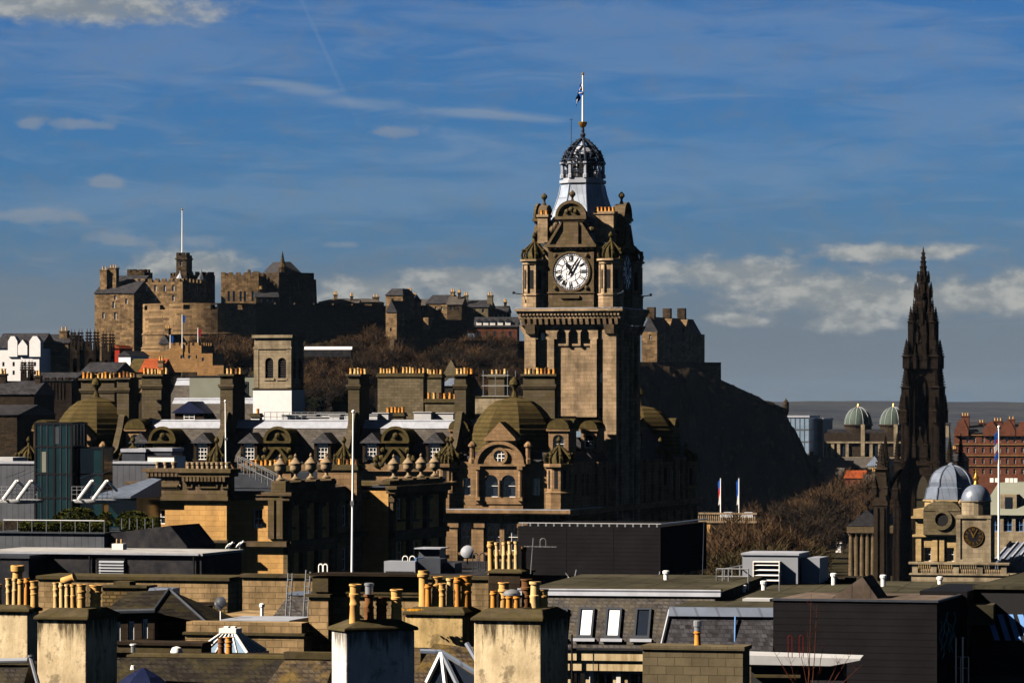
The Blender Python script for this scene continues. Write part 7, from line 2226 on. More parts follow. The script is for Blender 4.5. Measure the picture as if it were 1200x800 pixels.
# roofs behind on the right edge
fr = Fr(1150, 430, 16); t = thing('green_roof_building', fr, 'building with a big grey green mansard roof and square dormer at the right edge', 'building'); w = fr.u(1235)
fo = [(fr.u(1160), fr.u(1172), fr.z(622), fr.z(607)), (fr.u(1176), fr.u(1186), fr.z(622), fr.z(607)), (fr.u(1190), fr.u(1199), fr.z(622), fr.z(607))]
m = shell(MB(), 0, w, 0, 14, 0, fr.z(603), fo, [], .3); w2 = part('wall', m, 'pale_stone', t); put_windows(w2, fo, [], 0, w, .3, frame='blue_trim_and_glint')
part('mansard', MB().frus(-.3, w, -.3, 14, fr.z(603) + .004, 1.2, w, 4.2, 12, fr.z(566)), 'roof_green', t)
ua, ub = fr.u(1173, 1), fr.u(1192, 1); d = part('dormer', MB().box(ua, ub, .6, 4, fr.z(598), fr.z(579)), 'pale_stone', t); part('dormer_pane', MB().box(ua + .5, ub - .5, .55, .597, fr.z(596), fr.z(582)), 'glass', d)
rv = MB()
for p in (1160, 1166, 1178, 1183, 1188): rv.box(fr.u(p, 6), fr.u(p, 6) + .4, 6, 6.4, fr.z(566), fr.z(561))
part('roof_vent', rv, 'white', t)
fr = Fr(1163, 396, 20); t = thing('ribbed_roof', fr, 'ribbed grey lead roof slope right of the clock turret', 'roof'); w = fr.u(1230)
m = MB().add([(0, 0, fr.z(657)), (w, 0, fr.z(657)), (w, 5, fr.z(637)), (.8, 5, fr.z(637)), (0, 0, fr.z(700)), (w, 0, fr.z(700)), (w, 5, fr.z(700)), (.8, 5, fr.z(700))], [(0, 1, 2, 3), (0, 4, 5, 1), (2, 6, 7, 3), (3, 7, 4, 0), (1, 5, 6, 2)])
part('roof', m, 'lead_blue', t)
m = MB()
for i in range(8): x = w * (i + .3) / 8; m.tube((x, 0, fr.z(657) + .06), (x + .5, 5, fr.z(637) + .06), .13, 5)
part('roll', m, 'lead', t)
fr = Fr(1170.5, 384, 0); t = thing('flagpole', fr, 'white flagpole with a furled union flag behind the record office clock', 'flagpole', None, fr.z(655)); h = fr.z(500) - fr.z(655)
part('shaft', MB().tube((0, 0, 0), (0, 0, h), .11, 8, .08), 'pole', t); part('truck', MB().ball((0, 0, h), .14), 'pole', t)
for i, (c, x0, x1, za, zb_) in enumerate((('saltire', -.42, -.1, .3, 2.2), ('flag_red', -.30, -.1, 1.0, 3.0), ('flag_white', -.46, -.12, 1.5, 2.6), ('saltire', -.40, -.12, 2.4, 3.4))):
    part('flag', MB().ext([(x1, h - za), (x0, h - za - .5), (x0 + .06, h - zb_), (x1, h - zb_ + .4)], -.05 - .015 * i, .05 + .015 * i), c, t)

# ================================================================== roofs in front: dark plant screen and flat roofs
def hoop(m, x, y, z, w, h, r=.03):
    pts = [(x - w / 2, y, z)] + [(x - w / 2 * math.cos(math.pi * i / 8), y, z + h - w / 2 + w / 2 * math.sin(math.pi * i / 8)) for i in range(9)] + [(x + w / 2, y, z)]
    m.path(pts, r, 6)


PS = Fr(774, 205, 16); t = thing('plant_screen', PS, 'wide black louvred plant screen on the roof below the hotel', 'plant screen')
ua = PS.u(607); dv = PS.v(828, 0); z1, z0 = PS.z(617.5), PS.z(675)
part('cladding', MB().box(ua, 0, 0, dv, z0, z1), 'black_clad', t)
m = MB()
for i in range(18): x = ua + (0 - ua) * (i + .5) / 18; m.box(x - .04, x + .04, .1, .18, z1, z1 + .16)
m.tube((ua, .14, z1 + .16), (0, .14, z1 + .16), .035, 5); m.tube((0, .14, z1 + .16), (0, dv, z1 + .16), .035, 5)
part('top_rail', m, 'steel', t)
part('joint', MB().box(ua * .66 - .02, ua * .66 + .02, -.012, -.002, z0, z1).box(ua * .33 - .02, ua * .33 + .02, -.012, -.002, z0, z1), 'black', t)
FB = Fr(450, 210, 16); t = thing('flat_roof_building', FB, 'low dark flat roof with service boxes left of the black plant screen', 'building'); w = FB.u(610)
part('roof', MB().box(0, w, 0, 10, 5, FB.z(672)), 'felt', t); part('back_parapet', MB().box(FB.u(517, 9), w, 9, 9.6, FB.z(672) + .004, FB.z(657, 0, 9)), 'felt', t)
t = thing('air_unit_cabinet', FB, 'long pale grey cabinet on the dark flat roof below the tall flagpole', 'cabinet'); 
zr_ = FB.z(672) + .004
part('casing', MB().box(FB.u(450, .5), FB.u(486.5, .5), .5, 1.6, zr_, FB.z(657.5)), 'grey_box', t); part('base_rail', MB().box(FB.u(452, .4), FB.u(484, .4), .4, .49, zr_, zr_ + .12), 'felt', t)
for a, b, y, yb, v, lab in ((487, 516, 654, 672, .9, 'blue grey duct box right of the pale cabinet'), (516, 533, 659, 671, 1.5, 'smaller blue grey duct box right of the larger one')):
    o = thing('duct_box', FB, lab, 'duct', 'duct boxes on the dark flat roof'); part('duct', MB().box(FB.u(a, v), FB.u(b, v), v, v + 1.3, zr_, FB.z(y, 0, v)), 'lead_dark', o)
    part('flange', MB().box(FB.u(a, v) - .04, FB.u(a, v) + .06, v - .04, v + 1.34, zr_ + .1, FB.z(y, 0, v) + .04), 'blue_trim_and_glint', o)
o = thing('roof_cowl', FB, 'low dark square roof cowl on the hotel side of the flat roof', 'cowl'); part('cowl', MB().frus(FB.u(487, 6), FB.u(516, 6), 6, 7.5, zr_, FB.u(490, 6), FB.u(513, 6), 6.3, 7.2, FB.z(643, 0, 6)), 'lead_dark', o); part('lid', MB().box(FB.u(486, 6), FB.u(517, 6), 5.9, 7.6, FB.z(643, 0, 6) + .003, FB.z(641.5, 0, 6)), 'lead', o)
for px, v, y0, y1, lab, mt in ((475, 1.2, 651, 660, 'pair of white hoops on the pale cabinet', 'pole'), (557, 4, 647, 668, 'thin dark hooped ladder rail left of the five pot stack', 'iron')):
    o = thing('ladder_hoop', FB, lab, 'ladder rail'); m = MB(); 
    for k in (0, .4): hoop(m, FB.u(px, v) + k, v, FB.z(y1, 0, v), .3, FB.z(y0, 0, v) - FB.z(y1, 0, v))
    part('hoop', m, mt, o)
o = thing('satellite_dish', FB, 'small pale blue dish on the wall below the hotel bay', 'satellite dish'); m = MB(); m.merge(MB().lathe([(.02, .1), (.25, .06), (.38, -.06), (.36, -.06), (.22, .02)], 0, 0, 14), Matrix.Translation((FB.u(547, 8), 8, FB.z(645, 0, 8))) @ Matrix.Rotation(R(65), 4, 'X'))
part('dish', m, 'grey_box', o, True); part('mast', MB().tube((FB.u(547, 8), 8.1, FB.z(645, 0, 8)), (FB.u(547, 8), 8.1, FB.z(660, 0, 8)), .04, 5), 'iron', o)

# mansard building with roof windows
MA = Fr(636, 134, 10); t = thing('mansard_building', MA, 'slate mansard building with slanted roof windows and a cream fascia', 'building')
u0, u1 = MA.u(600), MA.u(840)
zE, zT = MA.z(758), MA.z(698); sl = 1.1
part('roof_slope', MB().add([(u0, 0, zE), (u1, 0, zE), (u1 - .2, sl, zT), (u0, sl, zT), (u0, 4, zE), (u1, 4, zE), (u1 - .2, 4, zT), (u0, 4, zT)], [(0, 1, 2, 3), (0, 3, 7, 4), (1, 5, 6, 2), (3, 2, 6, 7)]), 'slate_fore', t)
part('ridge_lead', MB().frus(u0, u1, sl - .12, sl + .3, zT - .02, u0, u1, sl - .02, sl + .3, zT + .16).tube((u0, sl - .02, zT + .16), (u1, sl - .02, zT + .16), .05, 6), 'lead', t)
part('flat_roof', MB().box(u0, u1, sl + .31, sl + 14, zT - .4, zT + .12), 'felt_olive', t)
part('roof_edge', MB().box(u0, u1 - .02, sl + .34, sl + .6, zT + .123, zT + .22), 'cope', t)
an = math.atan2(sl, zT - zE)
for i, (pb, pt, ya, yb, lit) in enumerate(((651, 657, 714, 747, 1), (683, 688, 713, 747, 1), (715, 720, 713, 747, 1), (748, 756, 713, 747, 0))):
    za, zb = MA.z(ya), MA.z(yb); L = (za - zb) / math.cos(an)
    uu = MA.u((pb + pt) / 2 + 1, .5); wd = .27
    o = part('roof_window', MB().box(-wd, -wd + .07, -.06, .03, 0, L).box(wd - .07, wd, -.06, .03, 0, L).box(-wd + .07, wd - .07, -.06, .03, 0, .09).box(-wd + .07, wd - .07, -.06, .03, L - .07, L).box(-wd - .05, wd + .05, -.07, .0, -.14, -.003), 'lead_dark', t)
    o.location = (uu, sl * (zb - zE) / (zT - zE) - .02, zb); o.rotation_euler = (-an, 0, 0)
    part('pane', MB().box(-wd + .07, wd - .07, -.02, .0, .09, L - .07), 'glare_pane' if lit else 'glass', o)  # white pane colour imitates glare on the sloping glass
    part('sill_flashing', MB().box(-wd - .1, wd + .1, -.1, -.075, -.18, -.06), 'lead', o)
k = MB()
k.box(u0, u1 - 2.4, -.35, 1, MA.z(772), MA.z(760)); k.box(u0, u1 - 2.4, -.28, 1, MA.z(784), MA.z(772) - .003)
part('fascia', k, 'cream', t)
part('gutter', MB().box(u0, u1 - 2.35, -.42, .1, MA.z(760) + .003, MA.z(758)), 'felt', t)
k = MB()
for p in (664, 697): k.box(MA.u(p) - .012, MA.u(p) + .012, -.362, -.352, MA.z(784), MA.z(760))
part('panel_joint', k, 'felt', t)
wl = MB(); cs = (667, 690, 696, 724, 731, 757)
fo = [(MA.u(a), MA.u(b), MA.z(900), MA.z(785.5)) for a, b in ((669, 687), (699, 719), (736, 760))]
wall(wl, u0, u1 - 2.4, 10, MA.z(784) - .004, -.1, fo, .3); wl.box(u0, u1 - 2.4, .21, 4, 10, MA.z(784) - .005)
wl2 = part('wall', wl, 'cream', t)
for o in fo: window(wl2, (o[0] + o[1]) / 2, o[2], o[1] - o[0], o[3] - o[2], .08, 0, nx=2, nz=2)
part('mullion', MB().box(MA.u(691.5), MA.u(696.5), -.16, -.102, 10, MA.z(785)).box(MA.u(723), MA.u(728), -.16, -.102, 10, MA.z(785)), 'white', t)
part('downpipe', MB().tube((MA.u(670, -.5), -.45, 10), (MA.u(670, -.5), -.45, MA.z(742)), .035, 6), 'black', t)

# second, darker slate block
MC = Fr(905, 128.3, 10); t = thing('slate_block', MC, 'darker slate hung roof block with a lead edge beside the roof windows', 'building')
ua = MC.u(783); zE, zT = MC.z(775), MC.z(716)
part('roof_slope', MB().add([(ua - .35, 0, zE), (0, 0, zE), (0, .6, zT), (ua, .6, zT), (ua - .35, 3, zE), (0, 3, zE), (0, 3, zT), (ua, 3, zT)], [(0, 1, 2, 3), (0, 3, 7, 4), (1, 5, 6, 2), (3, 2, 6, 7)]), 'slate_hung', t)
part('edge_lead', MB().frus(ua - .06, .02, .42, .9, zT - .2, ua - .04, .02, .55, .9, zT + .08), 'lead_blue', t)
part('flat_roof', MB().box(ua - .02, .0, .91, 6, zT - .6, zT + .06).box(.003, 6.9, 4.2, 22, zT - .6, zT + .06).box(MC.u(842, 9), 0, 6.003, 22, zT - .6, zT + .06), 'felt_olive', t)
part('wall', MB().box(ua - .3, 0, .1, 3, 10, zE - .01), 'block', t)
part('flashing', MB().tube((ua - .33, -.03, zE), (ua - .02, .56, zT), .05, 5), 'lead', t)
part('downpipe', MB().tube((MC.u(860), -.06, zE - 1), (MC.u(860), .42, zT - .2), .035, 6), 'blue_trim_and_glint', t)

# dark box building
DB = Fr(1098, 127, 16); t = thing('dark_box_building', DB, 'charcoal clad box building with a flat brown roof and wedge rooflight', 'building')
ua = DB.u(906); dv = DB.v(1131, 0); zT = DB.z(705)
part('wall', MB().box(ua, 0, 0, dv, 5, zT - .02), 'black_clad', t)
part('coping', MB().box(ua - .03, .05, -.05, .1, zT - .017, zT + .05).box(-.05, .05, .103, dv, zT - .016, zT + .05), 'lead_dark', t)
part('roof', MB().box(ua, -.053, .103, dv, zT - .015, zT + .01), 'brown_felt', t)
a, b = DB.u(978, 2), DB.u(1032, 2); c = DB.u(1014, 2)
part('rooflight', MB().ext([(a, zT + .012), (b, zT + .012), (c, zT + .72)], 1.5, 3.2), 'brown_felt', t)
gm = MB(); random.seed(3)
z_ = lambda q: zT - .5 - q
for s_ in range(7):                                                     # spray-painted loops on the side wall
    y0 = dv * (.10 + .08 * s_)
    pts = [(.022, y0 + dv * .05 * math.sin(i * 1.1 + s_), z_(.15 + .12 * i + .25 * math.sin(s_ * 1.7))) for i in range(9)]
    gm.path(pts, .022, 4)
part('graffiti', gm, 'teal_paint', t)
# black glazed building at the right edge
fr = Fr(1132, 131, 16); t = thing('glazed_dark_building', fr, 'black building with slanted pale blue rooflight strips at the right edge', 'building'); w = fr.u(1240)
zA, zB = fr.z(693), fr.z(790)
part('roof_slope', MB().add([(0, 0, zB), (w, 0, zB), (w, 2.2, zA), (0, 2.2, zA), (0, 6, zB), (w, 6, zB), (w, 6, zA), (0, 6, zA)], [(0, 1, 2, 3), (3, 2, 6, 7), (0, 3, 7, 4), (1, 5, 6, 2)]), 'black', t)
part('flat_roof', MB().box(-.1, w, 2.0, 20, zA + .003, zA + .12), 'felt_olive', t)
part('wall', MB().box(-1.6, w, .1, 6, 5, zB - .01), 'felt', t)
part('end_wall', MB().box(-1.6, -.01, .3, 6, zB, zA), 'black', t)
for p in (1147, 1160, 1172, 1184, 1196):
    u = fr.u(p); ws = .12
    q0, q1 = .40, .70
    part('rooflight_strip', MB().add([(u + .38, 2.2 * q0 - .03, zB + (zA - zB) * q0 + .02), (u + .38 + ws * 1.6, 2.2 * q0 - .03, zB + (zA - zB) * q0 + .02), (u + ws * 1.6, 2.2 * q1 - .03, zB + (zA - zB) * q1 + .02), (u, 2.2 * q1 - .03, zB + (zA - zB) * q1 + .02),
                                      (u + .38, 2.2 * q0 + .05, zB + (zA - zB) * q0 - .02), (u + .38 + ws * 1.6, 2.2 * q0 + .05, zB + (zA - zB) * q0 - .02), (u + ws * 1.6, 2.2 * q1 + .05, zB + (zA - zB) * q1 - .02), (u, 2.2 * q1 + .05, zB + (zA - zB) * q1 - .02)],
                                     [(0, 1, 2, 3), (0, 4, 5, 1), (1, 5, 6, 2), (2, 6, 7, 3), (3, 7, 4, 0)]), 'blue_trim_and_glint', t)  # blue of the strips is reflected sky, painted on
m = MB(); v_ = -1.0
for p in (1120, 1128): m.tube((fr.u(p, v_), v_, fr.z(830)), (fr.u(p, v_), v_, fr.z(745)), .035, 5)
m.tube((fr.u(1128, v_), v_, fr.z(745)), (fr.u(1128, v_), v_, fr.z(744)), .06, 6)
a = fr.u(1098, v_)
for py in (767, 780): m.tube((a, v_, fr.z(py)), (fr.u(1135, v_), v_, fr.z(py)), .022, 5)
for i in range(5): x = a + (fr.u(1135, v_) - a) * i / 4; m.tube((x, v_, fr.z(830)), (x, v_, fr.z(767)), .02, 5)
o = thing('steel_post_rail', fr, 'pale steel post and thin handrail at the foot of the dark box side', 'railing'); part('rail', m, 'steel', o)

# air unit, vents, railings on the flat roof
AU = Fr(870, 147, 14); t = thing('air_conditioning_unit', AU, 'big pale blue grey rooftop air unit with a louvred intake', 'air unit'); w = AU.u(935)
zb, zt = AU.z(683), AU.z(650); dv = 2.3
part('casing', MB().box(0, w, 0, dv, zb, zt), 'grey_box', t); part('lid', MB().box(-.05, w + .05, -.05, dv + .05, zt + .003, zt + .08), 'lead', t)
a, b = AU.u(885), AU.u(914)
part('intake_recess', MB().box(a, b, -.02, -.002, AU.z(680.5), AU.z(658)), 'black', t)
m = MB()
for i in range(4): z0 = AU.z(679.5) + i * .19; m.frus(a, b, -.30, -.27, z0, a, b, -.03, -.022, z0 + .11)
m.box(a - .04, a - .002, -.3, -.002, AU.z(680.5), AU.z(658)); m.box(b + .002, b + .04, -.3, -.002, AU.z(680.5), AU.z(658)); m.box(a - .04, b + .04, -.3, -.002, AU.z(658) + .002, AU.z(658) + .04)
part('louvre', m, 'white', t)
part('rear_section', MB().box(w + .06, w + .75, .4, dv, zb, zt - .1), 'grey_box', t)
m = MB()
for px, yt_, yb_, v in ((780.5, 668, 684, 0), (871, 685, 703, -3), (895, 680, 697, -1.5), (977, 671, 684, 2), (1035, 673, 689, 1), (1101.5, 675, 689, 2.5)):
    k = {780.5: 'short white vent pipe right of the black plant screen', 871: 'short white vent pipe at the front edge of the olive roof', 895: 'short white vent pipe before the air unit louvre', 977: 'short pale vent pipe between the air unit and the wedge rooflight', 1035: 'short white vent pipe behind the wedge rooflight', 1101.5: 'short white vent pipe below the stone balustrade'}[px]
    f2 = Fr(px, 144 + v * 1.2, 0); o = thing('vent_pipe', f2, k, 'vent pipe', 'white vent pipes on the flat roofs', f2.z(yb_)); h = f2.z(yt_) - f2.z(yb_)
    part('pipe', MB().lathe([(.085, -.4), (.085, h - .12)], 0, 0, 10), 'pole', o); part('cap', MB().lathe([(.12, h - .117), (.12, h - .02), (.08, h)], 0, 0, 10), 'pole', o)
f2 = Fr(800 + 40, 143, 14); o = thing('roof_railing', f2, 'grey galvanised guard rail on the flat roof left of the air unit', 'railing'); m = MB()
xs = [f2.u(p) for p in (840, 847, 854, 877)]; 
for x in xs: m.tube((x, 0, f2.z(697)), (x, 0, f2.z(666)), .03, 5)
for py in (666, 675): m.tube((xs[0], 0, f2.z(py)), (xs[-1], 0, f2.z(py)), .025, 5)
for i in range(5): m.tube((xs[0], i * 1.5, f2.z(697)), (xs[0], i * 1.5, f2.z(668)), .03, 5)
m.tube((xs[0], 0, f2.z(668)), (xs[0], 6, f2.z(668)), .025, 5)
for x in [f2.u(p, -1) for p in (913.5, 877)]: m.tube((x, -1, f2.z(695)), (x, -1, f2.z(668)), .025, 5)
part('rail', m, 'steel', o)
f2 = Fr(870, 134, 14); o = thing('roof_hatch', f2, 'low white roof hatch at the front of the olive flat roof', 'hatch'); w = f2.u(902); part('lid', MB().box(0, w, 0, .8, f2.z(704), f2.z(701)), 'white_roof', o); part('kerb', MB().box(.05, w - .05, .03, .77, f2.z(708), f2.z(704) - .002), 'lead', o)
f2 = Fr(930, 148, 14)
for i, (p, y, r_, mt, lab) in enumerate(((923, 683, .35, 'felt', 'tangle of dark pipework bent low before the air unit'), (940, 678, .3, 'steel', 'shiny round duct elbow right of the air unit'))):
    o = thing('duct_pipe', f2, lab, 'pipework'); m = MB(); x = f2.u(p)
    if i == 0:
        for k_ in range(4): m.path([(x - 1.2 + k_ * .7, 0, f2.z(692)), (x - 1.2 + k_ * .7, 0, f2.z(685)), (x - .6 + k_ * .7, .2, f2.z(682)), (x + .2 + k_ * .5, .4, f2.z(686))], .09, 6)
    else: m.path([(x - .5, .2, f2.z(690)), (x - .4, .2, f2.z(680)), (x, 0, f2.z(675)), (x + .3, -.1, f2.z(680)), (x + .4, -.1, f2.z(688))], .2, 8)
    part('duct', m, mt, o)
f2 = Fr(955, 149, 14); o = thing('dark_plant', f2, 'row of low dark condenser boxes right of the air unit', 'condenser'); m = MB()
for i in range(5): x = f2.u(946 + i * 11, 0); m.box(x, x + .36, 0, .5, f2.z(690), f2.z(676 + (i % 2) * 2))
part('box', m, 'felt', o); part('base', MB().box(f2.u(943), f2.u(1002), -.1, .7, f2.z(695), f2.z(690) - .002), 'lead_dark', o)
for px, y0, D, h, lab in ((832, 672, 190, 0, 'thin tall aerial mast right of the black plant screen'),):
    f2 = Fr(823, 190, 0); o = thing('aerial_mast', f2, lab, 'aerial', None, f2.z(690)); part('mast', MB().tube((0, 0, 0), (.1, 0, f2.z(598) - f2.z(690)), .03, 5, .015), 'iron', o)
for p, y, lab in ((670, 681, 'white bracket lamp on the roof edge, left of two under the plant screen'), (768, 683, 'white bracket lamp on the roof edge, right of two under the plant screen')):
    f2 = Fr(p, 185, 10); o = thing('flood_lamp', f2, lab, 'flood lamp', 'white bracket lamps on the roof', f2.z(y)); part('lamp_head', MB().frus(-.25, .25, -.1, .12, 0, -.18, .18, -.05, .1, .2), 'white', o); part('bracket', MB().tube((.15, 0, .2), (.22, .05, .55), .03, 5), 'steel', o); part('bracket', MB().tube((-.1, 0, .15), (-.3, .05, .4), .025, 5), 'steel', o)

# grey blockwork wall with one pot, canopy, twigs
BW = Fr(870.5, 118, 14); t = thing('blockwork_wall', BW, 'grey blockwork chimney wall at the bottom right of the roof windows', 'chimney'); ua = BW.u(753); dv = 1.1; zT = BW.z(762)
part('wall', MB().box(ua, 0, 0, dv, 15, zT), 'block', t); part('coping', MB().box(ua - .05, .06, -.06, dv + .06, zT + .003, zT + .12), 'block', t)
u = BW.u(817.5, .5)
p_ = pot(t, u, .5, zT + .12, .42, .11, 0, 'pot_orange'); part('flue_cap', MB().lathe([(.1, .423), (.1, .55), (.125, .56), (.125, .72), (.1, .74)], 0, 0, 12), 'steel', p_)
CP = Fr(868, 122, 8); t = thing('roof_canopy', CP, 'pale flat canopy roof with dark edges at the bottom right', 'canopy'); w = CP.u(1008)
part('roof', MB().ext([(0, CP.z(778)), (w * .75, CP.z(779)), (w, CP.z(772)), (w, CP.z(770.5)), (0, CP.z(767))], 0, 2.0), 'white_roof', t)
part('wall', MB().box(.3, w * .86, .25, 1.9, 15, CP.z(779) - .02), 'felt', t)
part('sill', MB().box(.4, w * .5, -.05, .247, CP.z(793), CP.z(790)), 'cope', t)
random.seed(21)
tw = thing('sapling', Fr(950, 116, 0), 'bare reddish sapling twigs rising in front of the dark box building', 'sapling')
f2 = Fr(950, 116, 0)
tw.location.z = f2.z(840)
m = MB()
h0 = f2.z(840)
for px, yt_ in ((951, 695), (957, 706), (946, 740), (938, 762), (965, 752), (985, 770), (925, 770), (999, 762), (1010, 778), (905, 760)):
    x0 = random.uniform(-.15, .15); x1 = f2.u(px); zt = f2.z(yt_) - h0
    pts = [(x0 + (x1 - x0) * q + random.uniform(-.02, .02), random.uniform(-.05, .05), zt * q) for q in (0, .3, .55, .75, .9, 1)]
    m.path(pts, .018, 5, .004)
    for k in range(5):
        q = random.uniform(.45, .95); i = int(q * 5); b = Vector(pts[i]); m.tube(b, b + Vector((random.uniform(-.25, .25), random.uniform(-.1, .1), random.uniform(.1, .35))), .006, 4, .002)
part('stems', m, plain("red_brown_twig", (0.10, 0.03, 0.015), .8), tw)
o = thing('ladder_hoop', Fr(930, 121, 0), 'pair of thin dark red hoops above the pale canopy', 'ladder rail'); f2 = Fr(930, 121, 0); m = MB()
for p in (926, 939): hoop(m, f2.u(p), 0, f2.z(770), .12, f2.z(744) - f2.z(770), .012)
part('hoop', m, 'hoop_red', o)

# ================================================================== near chimney stacks
def near_stack(label, px0, px1, pxr, y_cap, y_body, D, r, mat, pots, capmat='cope', yb=1000, mats=None, hood=None, depth=None):
    """front px0..px1, right side to pxr; pots: (px, half width px, y top, y foot, kind, material, v fraction)"""
    fr = Fr(px1, D, r); t = thing('chimney_stack', fr, label, 'chimney', 'near chimney stacks')
    ua = fr.u(px0); dv = depth or fr.v(pxr, 0); zb, zc = fr.z(y_body), fr.z(y_cap)
    sh = part('shaft', MB().box(ua, 0, 0, dv, fr.z(yb), zb), mat, t)
    bv = sh.modifiers.new('worn_edges', 'BEVEL'); bv.width = .035; bv.segments = 3
    e = .09
    c = MB().box(ua - e, e, -e, dv + e, zb + .002, zb + .09); c.frus(ua - e, e, -e, dv + e, zb + .092, ua + .16, -.16, dv * .22, dv * .8, zc + .0)
    cp_ = part('cap', c, capmat, t)
    bv = cp_.modifiers.new('worn_edges', 'BEVEL'); bv.width = .025; bv.segments = 2
    for (p, hw, yt, yf, kind, mt, q) in pots:
        v = dv * q; u = fr.u(p, v); zt, zf = fr.z(yt, u, v), fr.z(yf, u, v) - .05
        k = hw / F * D * .98
        pot(t, u, v, zf, zt - zf, k, kind, mt)
    return t, fr, ua, dv, zb, zc


near_stack('cream rendered chimney stack at the bottom left edge with a tall wide topped pot', -30, 32.5, 46, 709, 717, 121, 16, 'render',
           [(-2, 4.5, 684, 709, 0, 'pot', .5), (10.5, 3.7, 677, 708, 3, 'pot_pale', .5), (17.5, 3.7, 677, 708, 1, 'pot_pale', .45), (20.5, 7.2, 662, 678, 2, 'pot', .6), (24, 3.8, 678, 708, 0, 'pot', .45), (31, 3.8, 677, 708, 0, 'pot_orange', .5), (40.5, 5.2, 680, 709, 3, 'pot', .55)], yb=775)
near_stack('big stained cream chimney stack at the bottom left carrying a row of six pale pots', 43.5, 101, 137.5, 714, 726.5, 117, 16, 'render',
           [(66, 3.9, 682, 712, 3, 'pot_pale', .45), (72.7, 3.7, 682, 713, 0, 'pot_pale', .45), (79.2, 3.7, 684, 714, 1, 'pot_pale', .45), (86.3, 3.7, 684, 714, 1, 'pot', .45), (95.5, 5.4, 684, 714, 3, 'pot', .45), (111.5, 7.4, 685, 715, 3, 'pot', .55)])
o = thing('pot_cowl', Fr(80, 132, 16), 'tilted buff clay cowl lying over the far pots of the stained stack', 'chimney cowl'); f2 = Fr(80, 132, 16)
m = MB(); m.merge(MB().lathe([(.1, -.25), (.15, -.22), (.13, .2), (.17, .24)], 0, 0, 12), Matrix.Translation((0, 0, f2.z(679))) @ Matrix.Rotation(R(70), 4, 'Y')); part('cowl', m, 'pot', o, True)
part('flue', MB().tube((0, 0, f2.z(712)), (0, 0, f2.z(682)), .11, 10), 'pot_soot', o)
near_stack('tall pale cement chimney stack with a broad shaded right face and four mixed flues', 388.5, 405.5, 486, 727, 740, 112, 66, 'render_pale',
           [(415.5, 7, 684, 729, 3, 'pot', .18), (432.5, 6.3, 696, 728, 1, 'pot_soot', .42), (447, 7.2, 699, 728, 3, 'pot_soot', .60), (464.5, 7.2, 690, 727, 3, 'pot', .82)])
t, fr, ua, dv, zb, zc = (None,) * 6
f2 = Fr(432.5, 113, 0); o = thing('steel_flue', f2, 'shiny steel flue liner poking out of a sooty pot on the pale stack', 'flue'); part('flue', MB().lathe([(.115, f2.z(697)), (.115, f2.z(686)), (.14, f2.z(685.5)), (.14, f2.z(683)), (.1, f2.z(682.5))], 0, 0, 14), 'steel', o, True)
near_stack('ochre stained chimney stack with orange lichen and seven tall clay pots', 475, 542.5, 561, 712, 721, 138, 16, 'render_ochre',
           [(497, 6.9, 668, 709, 0, 'pot', .4), (502, 4.2, 684, 709, 0, 'pot_orange', .35), (511.5, 6.6, 675, 710, 3, 'pot', .5), (518.5, 4.5, 683, 710, 3, 'pot', .35), (527.5, 4.6, 677, 711, 1, 'pot_pale', .45), (536.5, 4.6, 676, 711, 0, 'pot_orange', .45), (546.5, 7, 674, 711, 3, 'pot_orange', .55)], yb=760)
f2 = Fr(482, 137.6, 16); o = thing('lichen_patch', f2, 'bright orange lichen patch on the cap of the ochre stack', 'lichen'); m = MB(); random.seed(4)
for i in range(60):
    x, y, s_ = random.gauss(0, .16), random.uniform(-.02, .15), random.uniform(.02, .06)
    m.lathe([(s_, 0), (s_ * .7, .02), (.002, .025)], x, y, 6)
mm = MB(); mm.merge(m, Matrix.Translation((.02, .02, f2.z(712.5) - .08)) @ Matrix.Rotation(R(16), 4, 'X')); part('lichen', mm, 'lichen', o)
near_stack('large stained cream chimney stack with seven pots, bottom middle beside the roof windows', 555.5, 634, 666, 715, 728, 121, 16, 'render',
           [(578.5, 4.2, 692, 716, 0, 'pot_orange', .45), (589.5, 6.8, 682, 716, 3, 'pot', .5), (596.5, 4.3, 697, 717, 0, 'pot_orange', .4), (605.5, 4.6, 697, 718, 0, 'pot_orange', .42), (617, 6.9, 678, 717, 3, 'pot_soot', .6), (627, 6.9, 681, 718, 1, 'pot_pale', .5), (636.5, 6.6, 690, 719, 3, 'pot', .55)])
f2 = Fr(600, 122, 0); o = thing('steel_cowl', f2, 'flat round steel cowl over two orange pots of the large middle stack', 'chimney cowl'); part('cowl', MB().lathe([(.2, f2.z(698)), (.27, f2.z(697)), (.27, f2.z(694.5)), (.2, f2.z(691.5)), (.05, f2.z(690))], 0, 0, 18), 'steel', o, True)
t, fr, ua, dv, zb, zc = near_stack('dark mossy stack with five thin pale pots before the black plant screen', 572, 610, 625, 667, 672, 172, 16, 'soot_stone',
           [(575.5, 4.0, 634, 671, 0, 'pot', .3), (583, 2.9, 635, 669, 1, 'pot_pale', .3), (590.5, 2.9, 635, 668, 1, 'pot_pale', .3), (597.5, 2.9, 634, 667, 1, 'pot_pale', .3), (605, 3.1, 634, 667, 1, 'pot_pale', .3), (614, 3.4, 640, 668, 0, 'pot_soot', .5)], yb=760)
f2 = Fr(622, 172, 16); o = thing('roof_aerial', f2, 'thin yagi roof aerial right of the five thin pots', 'aerial'); m = MB().tube((0, 0, f2.z(672)), (.12, 0, f2.z(630)), .025, 5)
m.tube((-.3, 0, f2.z(640)), (1.2, -.2, f2.z(640)), .018, 4)
for i in range(8): x = -.2 + i * .19; m.tube((x, -.25 - .02 * i, f2.z(640)), (x, .25 - .02 * i, f2.z(640)), .01, 4)
